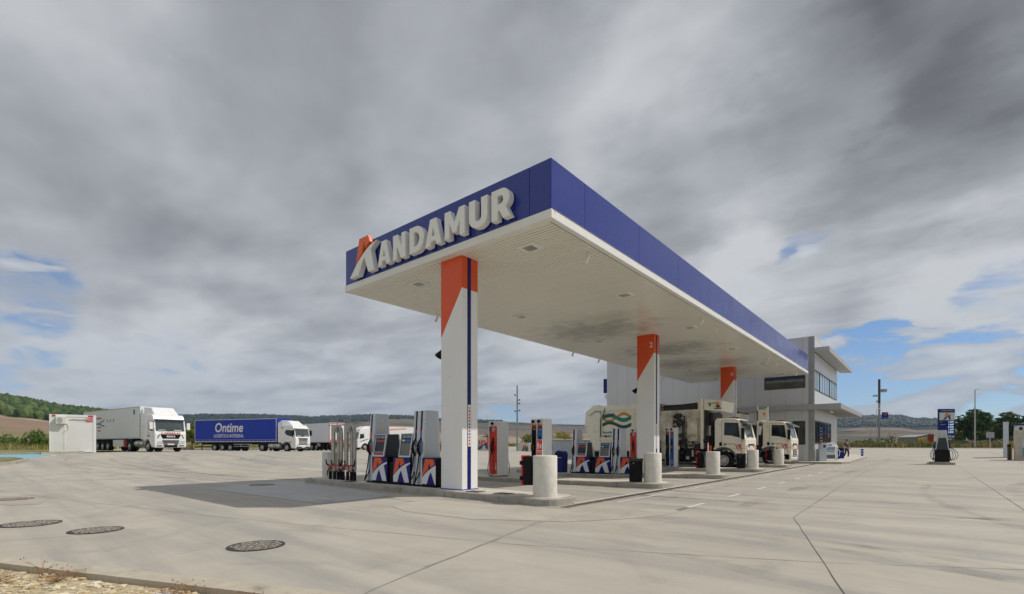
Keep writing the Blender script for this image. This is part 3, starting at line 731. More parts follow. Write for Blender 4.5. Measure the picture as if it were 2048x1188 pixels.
# ---- raised letters on the front fascia
sign = L(MB().box(-13.2, -7.6, CY0 - .03, CY0 - .004, 7.10, 7.16), 'sign_lettering', M_fascia)
def bold_letter(ch):
    s_ = .30
    if ch == 'A': return .80, [[(0, 0), (.235, 0), (.275, .17), (.525, .17), (.565, 0), (.80, 0), (.545, 1), (.255, 1)]], [[(.315, .34), (.485, .34), (.40, .70)]]
    if ch == 'N': return .76, [[(0, 0), (.225, 0), (.225, .56), (.50, 0), (.76, 0), (.76, 1), (.535, 1), (.535, .44), (.26, 1), (0, 1)]], []
    if ch == 'M': return .98, [[(0, 0), (.225, 0), (.225, .58), (.40, .17), (.58, .17), (.755, .58), (.755, 0), (.98, 0), (.98, 1), (.72, 1), (.49, .50), (.26, 1), (0, 1)]], []
    if ch == 'D':
        o_ = [(0, 0), (.36, 0)] + [(.36 + .42 * sin(t), .5 - .5 * cos(t)) for t in [pi * i / 14 for i in range(1, 14)]] + [(.36, 1), (0, 1)]
        i_ = [(.24, .22), (.34, .22)] + [(.34 + .20 * sin(t), .5 - .28 * cos(t)) for t in [pi * i / 10 for i in range(1, 10)]] + [(.34, .78), (.24, .78)]
        return .78, [o_], [i_]
    if ch == 'U':
        o_ = [(0, 1), (0, .36)] + [(.37 - .37 * cos(t), .36 - .36 * sin(t)) for t in [pi * i / 14 for i in range(1, 14)]] + [(.74, .36), (.74, 1), (.50, 1), (.50, .36)] + [(.37 + .13 * cos(t), .36 - .14 * sin(t)) for t in [pi * i / 8 for i in range(1, 8)]] + [(.24, .36), (.24, 1)]
        return .74, [o_], []
    if ch == 'R':
        o_ = [(0, 0), (.24, 0), (.24, .30), (.33, .30), (.47, 0), (.76, 0), (.57, .37)] + [(.40 + .33 * sin(t), .665 - .335 * cos(t)) for t in [pi * (.16 + .84 * i / 12) for i in range(0, 12)]] + [(.40, 1), (0, 1)]
        i_ = [(.24, .50), (.38, .50)] + [(.38 + .11 * sin(t), .645 - .145 * cos(t)) for t in [pi * i / 6 for i in range(1, 6)]] + [(.38, .79), (.24, .79)]
        return .76, [o_], [i_]
def solid_letter(outer, inner, x, z, w, h, sl, y0, y1, name, mats, parent, rim=True):
    cu = bpy.data.curves.new('l', 'CURVE'); cu.dimensions = '2D'; cu.fill_mode = 'BOTH'
    for loop in outer + inner:
        sp_ = cu.splines.new('POLY'); sp_.points.add(len(loop) - 1); sp_.use_cyclic_u = True
        for i, (a, b_) in enumerate(loop): sp_.points[i].co = (x + a * w + sl * b_, z + b_ * h, 0, 1)
    cu.extrude = (y1 - y0) / 2 - .012; cu.bevel_depth = .012; cu.bevel_resolution = 1; cu.offset = -.006
    t = bpy.data.objects.new('l', cu); COL.objects.link(t)
    me = bpy.data.meshes.new_from_object(t.evaluated_get(bpy.context.evaluated_depsgraph_get()))
    bpy.data.objects.remove(t); bpy.data.curves.remove(cu); me.name = name; me.materials.clear(); me.materials.append(mats)
    for p in me.polygons: p.use_smooth = False
    o = bpy.data.objects.new(name, me); COL.objects.link(o); o.parent = parent
    o.rotation_euler = (pi / 2, 0, 0); o.location = (10.05, (y0 + y1) / 2 - 25, 0); return o
fy0, fy1 = 8.95, CY0 - .034
for ch, xl, w in (('A', -12.92, .81), ('N', -12.16, .81), ('D', -11.38, .85), ('A', -10.69, .87), ('M', -9.89, .81), ('U', -8.97, .91), ('R', -8.19, .83)):
    W_, o_, i_ = bold_letter(ch)
    solid_letter(o_, i_, xl + .02, 6.885, w * .94, .72, 0, fy0, fy1, 'raised_letter', M_lettergrey, sign)
M_orangeacr = mat('orange acrylic', (.80, .12, .012), .3, var=.04)
solid_letter([LOGO_TOP], [], -14.17, 6.92, 1.03, 1.12, 0, fy0 + .05, fy1, 'raised_emblem', M_orangeacr, sign)
solid_letter([LOGO_LEGS], [], -14.17, 6.86, 1.03, 1.03, 0, fy0, fy1, 'raised_emblem', M_lettergrey, sign)

# ================================================================ pump islands
YI = [9.75, 15.75, 22.1, 28.3, 34.6]
HW = .72
def island(i, yc, x0=-17.9, x1=-6.42, hw=HW, label=''):
    pts = []; n_ = 10
    for k in range(n_ + 1): a = -pi / 2 + pi * k / n_; pts.append((x1 - hw * .55 + hw * .55 * cos(a), yc + hw * sin(a)))
    m_ = 24
    top = [(x1 - hw * .55 - (x1 - x0 - 1.1 * hw) * k / m_, yc + hw) for k in range(1, m_)]
    lft = [(x0 + hw * .55 - hw * .55 * cos(a), yc + hw * sin(a)) for a in [pi / 2 - pi * k / n_ for k in range(n_ + 1)]]
    bot = [(x0 + hw * .55 + (x1 - x0 - 1.1 * hw) * k / m_, yc - hw) for k in range(1, m_)]
    P_ = pts + top + lft + bot; N_ = len(P_)
    mb = MB(); vs = []
    cx_ = lambda p, s_: (yc + (p[1] - yc) * s_)
    for p in P_:
        g0 = gz(p[0], yc)
        xin = p[0] + (.03 if p[0] < x0 + .6 else (-.03 if p[0] > x1 - .6 else 0))
        vs += [(p[0], p[1], g0 - .25), (p[0], p[1], g0 + .145), (xin, cx_(p, .97), g0 + .168), (xin, cx_(p, .78), g0 + .170)]
    fs = [(i_ * 4 + j, ((i_ + 1) % N_) * 4 + j, ((i_ + 1) % N_) * 4 + j + 1, i_ * 4 + j + 1) for i_ in range(N_) for j in range(3)]
    mb.add(vs, fs, 0); o_ = N_ * 4
    # flat top: strips between mirrored points of the two long sides
    mt = MB(); X = fr(x0 + .08, x1 - .08, .5)
    def half(x):
        d = min(x - x0, x1 - x); r = hw * .55
        return hw * .79 * (1 if d >= r else sqrt(max(.0, 1 - ((r - d) / r) ** 2)))
    vs = []
    for x in X: vs += [(x, yc - half(x), gz(x, yc) + .1705), (x, yc + half(x), gz(x, yc) + .1705)]
    mb.add(vs, [(2 * k, 2 * k + 2, 2 * k + 3, 2 * k + 1) for k in range(len(X) - 1)], 1)
    return tag(mb.build('pump_island', [M_conc_dk, M_islandtop]), label, 'pump island', 'kerbed pump islands under the canopy')
M_islandtop = mat('island top concrete', (.55, .51, .44), .85, var=.14, scale=1.6, bump=.3, bscale=40, dirt=.25, dirtcol=(.26, .24, .2))
for i, (yc, lb) in enumerate(zip(YI, ('nearest kerbed concrete island, carrying the first column and the stainless pipe stand', 'second kerbed concrete island from the camera, carrying two white single-column dispensers',
        'third kerbed concrete island, with the column numbered 2 and the second long dispenser', 'fourth kerbed concrete island, in front of the nearer refuse truck', 'fifth kerbed concrete island, with the column numbered 4, between the refuse trucks'))):
    island(i, yc, label=lb)
kj = MB()
for i, yc in enumerate(YI):
    for x in (-16.2, -14.0, -11.9, -9.95, -8.0): kj.box(x - .006, x + .006, yc - HW - .003, yc - HW + .02, gz(x, yc) - .02, gz(x, yc) + .146)
o = kj.build('kerb_joint', M_joint); o['kind'] = 'structure'
for x, y in ((-9.1, 9.35), (-8.2, 9.45), (-15.0, 9.3)):
    t = MB().box(x - .22, x + .22, y - .16, y + .16, gz(x, y) + .165, gz(x, y) + .182).build('access_cover', mat('rusty steel plate', (.15, .09, .07), .7, metal=.4, var=.3))
    tag(t, {-9.1: 'small rusty access plate in the island top beside the first column', -8.2: 'larger dark access plate between the first column and the nearest concrete bollard', -15.0: 'small access plate on the nearest island, left of the long dispenser'}[x], 'access cover')
def bollard(x, y, label, r=.29, h=.985):
    mb = MB(); n_ = 36; prof = [(r, 0), (r, h - .02), (r - .02, h), (0, h)]
    vs = []
    for k in range(n_):
        a = 2 * pi * k / n_
        for q, z in prof[:3]: vs.append((q * cos(a), q * sin(a), z))
    mb.add(vs, [(k * 3 + j, ((k + 1) % n_) * 3 + j, ((k + 1) % n_) * 3 + j + 1, k * 3 + j + 1) for k in range(n_) for j in range(2)], 0, True)
    mb.add(vs, [[k * 3 + 2 for k in range(n_)]], 0)
    o = mb.build('concrete_bollard', M_bollard, loc=(x, y, gz(x, y) + .168), rot=(0, 0, x * 3 + y))
    for p in o.data.polygons: p.use_smooth = len(p.vertices) == 4 and abs(p.normal.z) < .2
    return tag(o, label, 'bollard', 'concrete bollards at the island ends')
M_bollard = mat('board marked bollard concrete', (.66, .63, .56), .85, var=.10, scale=7, bump=.5, bscale=26, dirt=.18, dirtcol=(.34, .31, .26), stretch=(1, 1, .6))
bollard(-7.0, 9.58, 'nearest and largest-looking concrete bollard at the right end of the first island')
bollard(-7.02, 15.72, 'concrete bollard at the right end of the second island, black bin beside it')
bollard(-7.1, 22.1, 'concrete bollard at the right end of the third island, an extinguisher sign on top')
bollard(-7.05, 28.35, 'grey scuffed concrete bollard at the front bumper of the nearer refuse truck')
bollard(-7.1, 34.7, 'farthest cylindrical concrete bollard, in front of the second refuse truck wheel')
bollard(-17.0, 9.72, 'concrete bollard at the left end of the first island, behind the stainless pipes')
bollard(-17.0, 28.3, 'small distant concrete bollard seen between the white dispenser and the extinguisher sign')
# ---- fire extinguisher cabinets with signs, bins
def extinguisher(x, y, label, slabel, rz=0.0):
    t = thing('extinguisher_cabinet', label, 'extinguisher cabinet', (x - .30, y, gz(x, y) + .168), rz, 'extinguisher cabinets behind the bollards')
    MB().box(-.37, -.10, -.17, .17, .24, .96).build('cover', M_black, t, bevel=.03)
    MB().box(-.43, -.374, -.16, .16, .22, .98).build('door', M_red, t, bevel=.015)
    MB().box(-.45, -.36, -.19, -.171, .36, .46).build('latch', M_black, t); MB().box(-.45, -.36, -.19, -.171, .74, .84).build('latch', M_black, t)
    MB().box(-.10, .04, -.03, .03, .4, .8).build('bracket', M_steel, t)
    s_ = thing('extinguisher_sign', slabel, 'safety sign', (x - .20, y - .10, gz(x, y) + .168 + .985), rz, 'extinguisher signs on the bollards')
    MB().box(-.095, .095, -.006, .006, 0, .38, 0).build('sign_plate', M_plate, s_)
    MB().box(-.085, .085, -.0085, -.0065, .115, .37).box(-.085, .085, -.0085, -.0065, .015, .095).build('red_field', M_red, s_)
    w = MB(); w.box(-.058, -.022, -.0115, -.009, .15, .29).box(-.048, -.032, -.0115, -.009, .29, .32).box(-.062, -.03, -.0115, -.009, .315, .328).box(-.018, -.010, -.0115, -.009, .2, .3)
    for k in range(4): w.prism([(.015 + .012 * k, .17), (.028 + .012 * k, .17), (.036 + .008 * k, .24 + .02 * (k % 2)), (.022 + .010 * k, .30 - .01 * k)], 'xz', -.0115, -.009)
    w.build('pictogram', M_plate, s_)
    text('sign_lettering', 'EXTINTOR', .032, M_plate, s_, (0, -.010, .055), 'front', .01)
extinguisher(-7.0, 9.72, 'black and red extinguisher cabinet behind the nearest bollard', 'red and white extinguisher sign standing on the nearest bollard, seen face on')
extinguisher(-7.1, 22.2, 'black and red extinguisher cabinet behind the bollard of the third island', 'extinguisher sign on the bollard of the third island, seen nearly edge on', radians(-10))
extinguisher(-7.1, 34.8, 'distant black and red extinguisher cabinet in front of the second refuse truck wheel', 'extinguisher sign on the farthest bollard, seen nearly edge on', radians(-10))
for o_ in [q for q in COL.objects if q.name.startswith('extinguisher_sign')][1:]: o_.rotation_euler.z = radians(94)
def bin_(x, y, label, w=.36, d=.34, h=.80):
    t = thing('black_bin', label, 'waste bin', (x, y, gz(x, y) + .168), 0, 'black bins beside the bollards')
    b_ = MB(); b_.hexa([(-w / 2 * .94, -d / 2 * .94, 0), (w / 2 * .94, -d / 2 * .94, 0), (w / 2 * .94, d / 2 * .94, 0), (-w / 2 * .94, d / 2 * .94, 0)], [(-w / 2, -d / 2, h - .1), (w / 2, -d / 2, h - .1), (w / 2, d / 2, h - .1), (-w / 2, d / 2, h - .1)])
    b_.build('body', M_black, t, bevel=.02)
    MB().box(-w / 2 - .01, w / 2 + .01, -d / 2 - .01, d / 2 + .01, h - .096, h).build('lid', mat('bin lid', (.02, .02, .022), .35, var=.1), t, bevel=.02)
    MB().box(-.02, .02, -d / 2 - .014, -d / 2 + .0, h - .17, h - .14).build('lock', M_steel, t)
bin_(-7.52, 15.5, 'black bin touching the bollard at the right end of the second island')
bin_(-7.58, 28.2, 'black bin beside the grey bollard near the nearer refuse truck front', .4, .4)

# ================================================================ long fuel dispensers
M_tower = mat('silver dispenser side', (.50, .53, .56), .40, metal=.35, var=.04, scale=1.2)
M_rail = mat('anodised rail', (.58, .60, .63), .32, metal=.6, var=.05)
M_logowhite = mat('logo silver white', (.74, .75, .78), .4, var=.02)
D0, D1 = 0.0, .80          # depth of the cabinets
def hose(mb, x, y, z0, lo, sd, far=.14, n_=14, dx=0.0, end=None, r=.018):
    pts = []
    e_ = end or (x + .03, y, z0 + .05)
    for i in range(n_ + 1):
        t = i / n_; a = pi * t
        zz = (z0 + (e_[2] - z0) * t) * (1 - sin(a) ** .75) + lo * sin(a) ** .75
        pts.append((x + (e_[0] - x) * t + dx * sin(a), y + (e_[1] - y) * t - sd * far * sin(a), zz))
    return mb.tube(pts, r, 7)
def nozzle(t, x, y, z, sd, m_body, name='nozzle'):
    q = MB()
    q.tube([(x, y - sd * .02, z - .14), (x, y - sd * .10, z + .0), (x, y - sd * .12, z + .14), (x, y - sd * .06, z + .28), (x, y + sd * .02, z + .40)], [.030, .044, .044, .026, .018], 8, 0)
    q.tube([(x, y - sd * .15, z - .04), (x, y - sd * .19, z + .06), (x, y - sd * .13, z + .17)], .012, 6, 2)
    q.hexa([(x - .03, y - sd * .12, z - .02), (x + .03, y - sd * .12, z - .02), (x + .03, y - sd * .05, z - .02), (x - .03, y - sd * .05, z - .02)][::(1 if sd > 0 else -1)],
           [(x - .026, y - sd * .12, z + .15), (x + .026, y - sd * .12, z + .15), (x + .026, y - sd * .04, z + .18), (x - .026, y - sd * .04, z + .18)][::(1 if sd > 0 else -1)], 1)
    return q.build(name, [M_black, m_body, M_steel], t)
def tower(t, x0, x1, slots, h=2.28, by=.80, ty=.53):
    yc = .40; y0b, y1b, y0t, y1t = yc - by / 2, yc + by / 2, yc - ty / 2, yc + ty / 2
    mb = MB(); e = .035
    mb.hexa([(x0, y0b + .05, .05), (x1, y0b + .05, .05), (x1, y1b - .05, .05), (x0, y1b - .05, .05)], [(x0, y0t + .05, h), (x1, y0t + .05, h), (x1, y1t - .05, h), (x0, y1t - .05, h)], 0)
    tw = mb.build('tower', M_tower, t, bevel=.015)
    def yf(z, sd): k = (z - .05) / (h - .05); return (y0b + (y0t - y0b) * k) if sd > 0 else (y1b + (y1t - y1b) * k)
    # aluminium rails between the hose slots, front and back
    w = (x1 - x0); ns = len(slots); sw = .085
    for sd in (1, -1):
        r_ = MB(); xs = [x0]; 
        for c_ in slots: xs += [c_ - sw / 2, c_ + sw / 2]
        xs += [x1]
        for a, b_ in zip(xs[::2], xs[1::2]):
            yb, yt = yf(.05, sd), yf(h, sd); s_ = sd
            q0 = [(a, yb, .05), (b_, yb, .05), (b_, yb + s_ * .06, .05), (a, yb + s_ * .06, .05)]; q1 = [(a, yt, h - .004), (b_, yt, h - .004), (b_, yt + s_ * .06, h - .004), (a, yt + s_ * .06, h - .004)]
            if sd < 0: q0, q1 = q0[::-1], q1[::-1]
            r_.hexa(q0, q1)
        r_.build('front_rail', M_rail, tw, bevel=.012)
        for c_, colr in zip(slots, slots.values()):
            s2 = MB(); a, b_ = c_ - sw / 2, c_ + sw / 2
            def seg(za, zb, m_, dp=.03):
                q0 = [(a, yf(za, sd) + sd * dp, za), (b_, yf(za, sd) + sd * dp, za), (b_, yf(za, sd) + sd * .062, za), (a, yf(za, sd) + sd * .062, za)]
                q1 = [(a, yf(zb, sd) + sd * dp, zb), (b_, yf(zb, sd) + sd * dp, zb), (b_, yf(zb, sd) + sd * .062, zb), (a, yf(zb, sd) + sd * .062, zb)]
                if sd < 0: q0, q1 = q0[::-1], q1[::-1]
                s2.hexa(q0, q1, m_)
            seg(.06, .95, 3, .045); seg(.95, 1.42, 0, .05); seg(1.42, 1.62, {'red': 2, 'grey': 0, 'blue': 1}[colr], .022); seg(1.62, 1.69, 2, .02); seg(1.69, h - .01, 0, .03)
            s2.build('hose_slot', [M_black, M_lblue, M_red, M_rail], tw)
            nozzle(t, c_, yf(1.1, sd) + sd * .02, 1.06, sd, {'red': M_red, 'grey': M_lettergrey, 'blue': M_lblue}[colr])
            hb = MB(); hose(hb, c_, yf(1, sd) - sd * .04, .98, .06, sd, .14, dx=-.07, end=(c_ - .01, yf(.3, sd) + sd * .03, .42))
            hb.build('hose', M_rubber, t)
    return tw
def cabinet(t, x0, x1, disp=None, full=.89, deep=(D0, D1), head=None):
    y0, y1 = deep; H = .86
    cb = MB().box(x0, x1, y0, y1, .06, H).build('cabinet', M_black, t, bevel=.012)
    for sd, yy, fc in ((1, y0, -1), (-1, y1, 1)):
        a, b_ = x0 + .015, x1 - .015; z0_, z1_ = .09, H - .02
        pl = MB().box(a, b_, min(yy + fc * .006, yy), max(yy + fc * .006, yy), z0_, z1_, 0)
        pn = pl.build('logo_panel', M_bluep, cb)
        sc = full * .86; 
        def tr(poly):
            q = clip_rect(poly, 0, (b_ - a) / sc, 0, 1.02); 
            q = [(a + p[0] * sc, z0_ + p[1] * (z1_ - z0_) * .98) for p in q]
            return q if fc < 0 else [(a + b_ - p[0], p[1]) for p in q]
        lo = MB(); ya, yb = (yy - .0095, yy - .0065) if fc < 0 else (yy + .0065, yy + .0095)
        lo.prism(tr([(p[0] * 1.0, p[1]) for p in LOGO_TOP]), 'xz', ya, yb, 0)
        lo.prism(tr([(0, .0), (0, .26), (.22, .44), (.42, .575), (.62, .69), (.84, .78), (1.12, .85), (1.12, .80), (.90, .70), (.84, .66), (1.03, 0.0), (.735, 0.0), (.51, .50), (.38, .30), (.27, 0.0)]), 'xz', ya, yb, 1)
        lo.build('logo', [M_orangep, M_logowhite], pn)
    if disp: display(t, head or (x0 + (.01 if disp == 'red' else .21)), disp, H)
M_bluep = mat('glossy dark blue vinyl', (.010, .011, .18), .25, var=.05, spec=.25); M_orangep = mat('glossy orange vinyl', (.80, .12, .015), .3, var=.04, spec=.3)
def display(t, x0, colr, H, w=.59, h=.74):
    x1 = x0 + w; yc = .40; b0, b1, t0, t1 = yc - .37, yc + .37, yc - .255, yc + .255; z0_, z1_ = H + .005, H + h
    body = MB(); body.hexa([(x0 + .02, b0 + .02, z0_), (x1 - .02, b0 + .02, z0_), (x1 - .02, b1 - .02, z0_), (x0 + .02, b1 - .02, z0_)], [(x0 + .02, t0 + .02, z1_ - .01), (x1 - .02, t0 + .02, z1_ - .01), (x1 - .02, t1 - .02, z1_ - .01), (x0 + .02, t1 - .02, z1_ - .01)])
    db = body.build('display_head', M_dark, t)
    for sd, yb, yt in ((1, b0, t0), (-1, b1, t1)):   # silver frame edges, front and back
        fm = MB()
        def q(xa, za, xb, zb, dp=.045):
            def Y(z): k = (z - z0_) / (z1_ - z0_); return yb + (yt - yb) * k
            A = [(xa, Y(za), za), (xb, Y(za), za), (xb, Y(za) + sd * dp, za), (xa, Y(za) + sd * dp, za)]; B = [(xa, Y(zb), zb), (xb, Y(zb), zb), (xb, Y(zb) + sd * dp, zb), (xa, Y(zb) + sd * dp, zb)]
            return (A, B) if sd > 0 else (A[::-1], B[::-1])
        for a_ in ((x0, z0_, x0 + .045, z1_), (x1 - .045, z0_, x1, z1_), (x0 + .045, z0_, x1 - .045, z0_ + .05), (x0 + .045, z1_ - .03, x1 - .045, z1_)): fm.hexa(*q(*a_))
        sc_ = MB()
        def s2(xa, za, xb, zb, m_, dp=.012):
            def Y(z): k = (z - z0_) / (z1_ - z0_); return yb + (yt - yb) * k + sd * dp
            A = [(xa, Y(za), za), (xb, Y(za), za), (xb, Y(za) + sd * .012, za), (xa, Y(za) + sd * .012, za)]; B = [(xa, Y(zb), zb), (xb, Y(zb), zb), (xb, Y(zb) + sd * .012, zb), (xa, Y(zb) + sd * .012, zb)]
            sc_.hexa(*((A, B) if sd > 0 else (A[::-1], B[::-1])), m_)
        a, b_ = x0 + .05, x1 - .05; Z = lambda k: z0_ + .05 + k * (z1_ - z0_ - .08)
        s2(a, Z(0), b_, Z(1), 0, .024)
        s2(a + .03, Z(.83), a + .2, Z(.96), 1); s2(a + .23, Z(.83), b_ - .03, Z(.96), 1)
        if colr == 'red': s2(a + .01, Z(.66), b_ - .01, Z(.74), 2); s2(a + .01, Z(.50), b_ - .01, Z(.62), 4); s2(a + .01, Z(.02), b_ - .01, Z(.12), 2); s2(a + .01, Z(.12), b_ - .01, Z(.18), 1)
        else: s2(a + .03, Z(.67), a + .17, Z(.75), 5); s2(a + .21, Z(.66), b_ - .01, Z(.75), 3); s2(a + .01, Z(.02), b_ - .01, Z(.60), 6)
        sc_.build('screen_panel', [M_black, M_lcd, M_red, M_lblue, M_dark, M_plate, mat('warm grey keypad panel', (.16, .155, .13), .4)], db)
        fm.build('frame', M_rail, db, bevel=.006)
def long_dispenser(loc, label, rz=0, cab3=True, full=True):
    t = thing('fuel_dispenser', label, 'fuel dispenser', loc, rz, 'long silver multi-hose dispensers')
    L_ = 3.46 if cab3 else 1.4
    MB().box(-.02, L_, -.015, .815, 0, .06).build('plinth', M_black, t)
    tw = tower(t, 0, .27, {.09: 'red'})
    MB().box(.271, .275, .36, .46, 1.68, 2.08).build('data_plate', mat('pale data plate', (.62, .62, .55), .5), tw)
    cabinet(t, .28, 1.12, 'red')
    if cab3:
        cabinet(t, 1.42, 2.28, 'blue')
        tower(t, 2.30, 2.81, {2.42: 'grey', 2.66: 'blue'})
        cabinet(t, 2.82, 3.45)
        MB().box(1.13, 1.41, .05, .75, .06, .70).build('pipe_housing', M_black, t, bevel=.01)
    return t
long_dispenser((-14.25, 9.47, gz(-12.4, 9.8) + .17), 'nearest long fuel dispenser with two display heads, left of the front column')
d3 = long_dispenser((-14.2, 21.75, gz(-13.0, 22.1) + .17), 'long two-display fuel dispenser in front of the rear of the nearer refuse truck')
# ---- slim white dispensers
M_wdisp = mat('white dispenser enamel', (.72, .73, .72), .32, var=.03, scale=2)
def slim(x, y, faces, label, w, dep, h=2.34):
    t = thing('slim_dispenser', label, 'fuel dispenser', (x, y, gz(x, y) + .17), 0, 'slim white dispensers on the second and fourth islands')
    MB().box(0, w, 0, dep, .03, h).build('cabinet', M_wdisp, t, bevel=.02)
    MB().box(.02, w - .02, .02, dep - .02, 0, .03).build('plinth', M_dark, t)
    k = len(faces); fw = w / k
    for sd, yy in ((1, 0), (-1, dep)):
        for i, fc in enumerate(faces):
            a = fw * i + .05 * (fw / .5) + .01; b_ = fw * (i + 1) - .03; cx_ = (a + b_) / 2
            ya, yb = (yy - .006, yy - .001) if sd > 0 else (yy + .001, yy + .006); y2 = (yy - .009, yy - .0065) if sd > 0 else (yy + .0065, yy + .009)
            mcol = {'red': M_redface, 'black': M_black, 'blue': M_lblue}[fc]
            f_ = MB().box(a, b_, ya, yb, .10, h - .22).build('coloured_panel', mcol, t)
            d = MB()
            if fc == 'red': d.prism([(a, h - .25), (a + .10, h - .25), (a + .05, h - .45), (a, h - .42)], 'xz', *y2, 2)
            else: d.prism([(a + .002, h - .23), (b_ - .002, h - .23), (b_ - .002, h - .42), (a + .002, h - .36)], 'xz', *y2, 3)
            d.cyl((cx_ + .02, y2[0], h - .35), (cx_ + .02, y2[1], h - .35), min(.085, fw * .26), n=18, m=0, smooth=False)
            d.build('badge', [M_plate, M_orangep, M_blue, M_orangep], f_)
            e = MB(); rr_ = min(.085, fw * .26) * 1.2; y3 = (y2[0] - .003, y2[0]) if sd > 0 else (y2[1], y2[1] + .003)
            e.prism([(cx_ + .02 + (p[0] - .45) * rr_, h - .35 + (p[1] - .5) * rr_) for p in LOGO_TOP], 'xz', *y3, 0)
            e.prism([(cx_ + .02 + (p[0] - .45) * rr_, h - .35 + (p[1] - .5) * rr_) for p in LOGO_LEGS], 'xz', *y3, 1)
            e.build('badge_logo', [M_orangep, M_blue], f_)
            MB().cyl((cx_ - .03, yy - sd * .002, h - .10), (cx_ - .03, yy - sd * .07, h - .10), .055, .06, n=16).build('hose_pulley', M_black, t)
            MB().box(cx_ - .035, cx_ + .035, yy - .02 if sd > 0 else yy + .008, yy - .008 if sd > 0 else yy + .02, 1.08, 1.66).build('nozzle_boot', M_black, t)
            nozzle(t, cx_, yy - sd * .03, 1.14, sd, {'red': M_red, 'black': M_orangelens, 'blue': M_lettergrey}[fc])
            hs = MB(); hs.tube([(cx_ - .03, yy - sd * .075, h - .10), (cx_ - .04, yy - sd * .10, h - .7), (cx_ - .01, yy - sd * .10, 1.25), (cx_ - .0, yy - sd * .09, 1.05)], .010, 6)
            sp_ = .20 if fc == 'red' else .13
            pts = [(cx_ + sp_ * sin(2 * pi * u) * (1 if u < 2 else 1) * .9, yy - sd * (.07 + .10 * sin(pi * u)), 1.05 - 1.02 * sin(pi * u) ** 1.1) for u in [j / 18 for j in range(19)]]
            hs.tube([(cx_ - .012, yy - sd * .08, 1.06)] + pts[1:-1] + [(cx_ + .012, yy - sd * .08, 1.06)], .013, 7)
            hs.build('hose', M_rubber, t)
            if sd > 0:
                if fc == 'red': text('panel_lettering', 'adblue', .11, M_plate, f_, (b_ - .07, yy - .010, .42), 'front', .01, roll=pi / 2)
                elif fc == 'blue': text('panel_lettering', 'adblue', .09, M_plate, f_, (cx_, yy - .010, .35), 'front', .01, roll=pi / 2)
    return t
M_redface = mat('bright red vinyl', (.68, .035, .015), .3, var=.04)
slim(-14.28, 15.45, ['red'], 'slim white dispenser with one red face, right of the front column', .52, .72)
slim(-11.98, 15.45, ['black', 'blue'], 'slim white dispenser with a black and a blue face, behind the extinguisher sign', .58, .62)
slim(-14.02, 28.0, ['red'], 'slim white dispenser with one red face, immediately left of column 2', .5, .7)
slim(-11.74, 28.0, ['black', 'blue'], 'slim dispenser with black and blue faces, in front of the nearer refuse truck', .56, .62)
# ---- stainless tanker coupling stand
def coupling(x, y, rz, label):
    t = thing('coupling_stand', label, 'pipe stand', (x, y, gz(x, y) + .17), rz, 'stainless pipe stands on the first island')
    for k, (px, py, h) in enumerate(((-.32, .05, 1.92), (-.17, -.03, 1.92), (-.02, .06, 1.92), (.10, -.02, 1.88))):
        MB().cyl((px, py, .35), (px, py, h), .062, n=16).cyl((px, py, 1.03), (px, py, 1.07), .068, n=16).build('standpipe', M_inox, t)
    q = MB(); q.tube([(.02, -.05, 1.80), (.10, -.07, 1.90), (.20, -.07, 1.90), (.28, -.06, 1.80), (.29, -.05, 1.6), (.29, -.05, .48)], .055, 14).cyl((.04, -.13, 1.80), (.04, .0, 1.80), .12, n=18).cyl((.04, -.15, 1.80), (.04, -.13, 1.80), .05, n=12)
    q.build('curved_pipe', M_inox, t)
    MB().box(-.42, .2, -.09, .14, 1.94, 1.97).box(-.40, .34, -.02, .02, 1.02, 1.05).build('top_bracket', M_steel, t)
    MB().tube([(-.3, 0, 1.95), (-.3, 0, 2.14)], .012, 6).tube([(.0, 0, 1.95), (.0, 0, 2.18)], .012, 6).tube([(-.3, 0, 2.12), (0, 0, 2.12)], .01, 6).ball((.0, 0, 2.19), .035, 8).build('top_rod', M_steel, t)
    for k, px in enumerate((-.32, -.08, .12, .29)):
        MB().cyl((px, -.06, .0), (px, -.06, .30), .052, .056, n=14).build('coupler', M_black, t)
        MB().cyl((px, -.06, .30), (px, -.06, .40), .045, n=14).cyl((px, -.06, .38), (px, -.06, .50), .062, n=14).build('valve', M_steel, t)
    r_ = MB(); r_.tube([(-.34, -.13, .52), (-.12, -.14, .52), (.1, -.14, .53), (.33, -.13, .54)], .022, 7).box(-.3, -.22, -.17, -.1, .38, .46).box(.05, .12, -.17, -.1, .3, .36).build('red_lever', M_red, t)
    for s_ in (-1, 1):
        MB().tube([(s_ * .30, -.14, .50), (s_ * .40, -.16, .56), (s_ * .43, -.17, .72)], [.03, .026, .018], 7).build('handle', M_black, t)
        MB().tube([(s_ * .26, -.13, .40), (s_ * .36, -.15, .30), (s_ * .37, -.16, .12)], [.026, .022, .014], 7).build('handle', M_black, t)
    b_ = MB().tube([(-.05, -.13, .50), (-.10, -.17, .58), (-.12, -.18, .70)], .022, 7)
    b_.build('handle', M_black, t)
coupling(-16.22, 9.55, .12, 'left one of the two stainless pipe stands with red and black couplings')
coupling(-15.45, 9.6, .12, 'right one of the two stainless pipe stands with red and black couplings, nearer the dispenser')
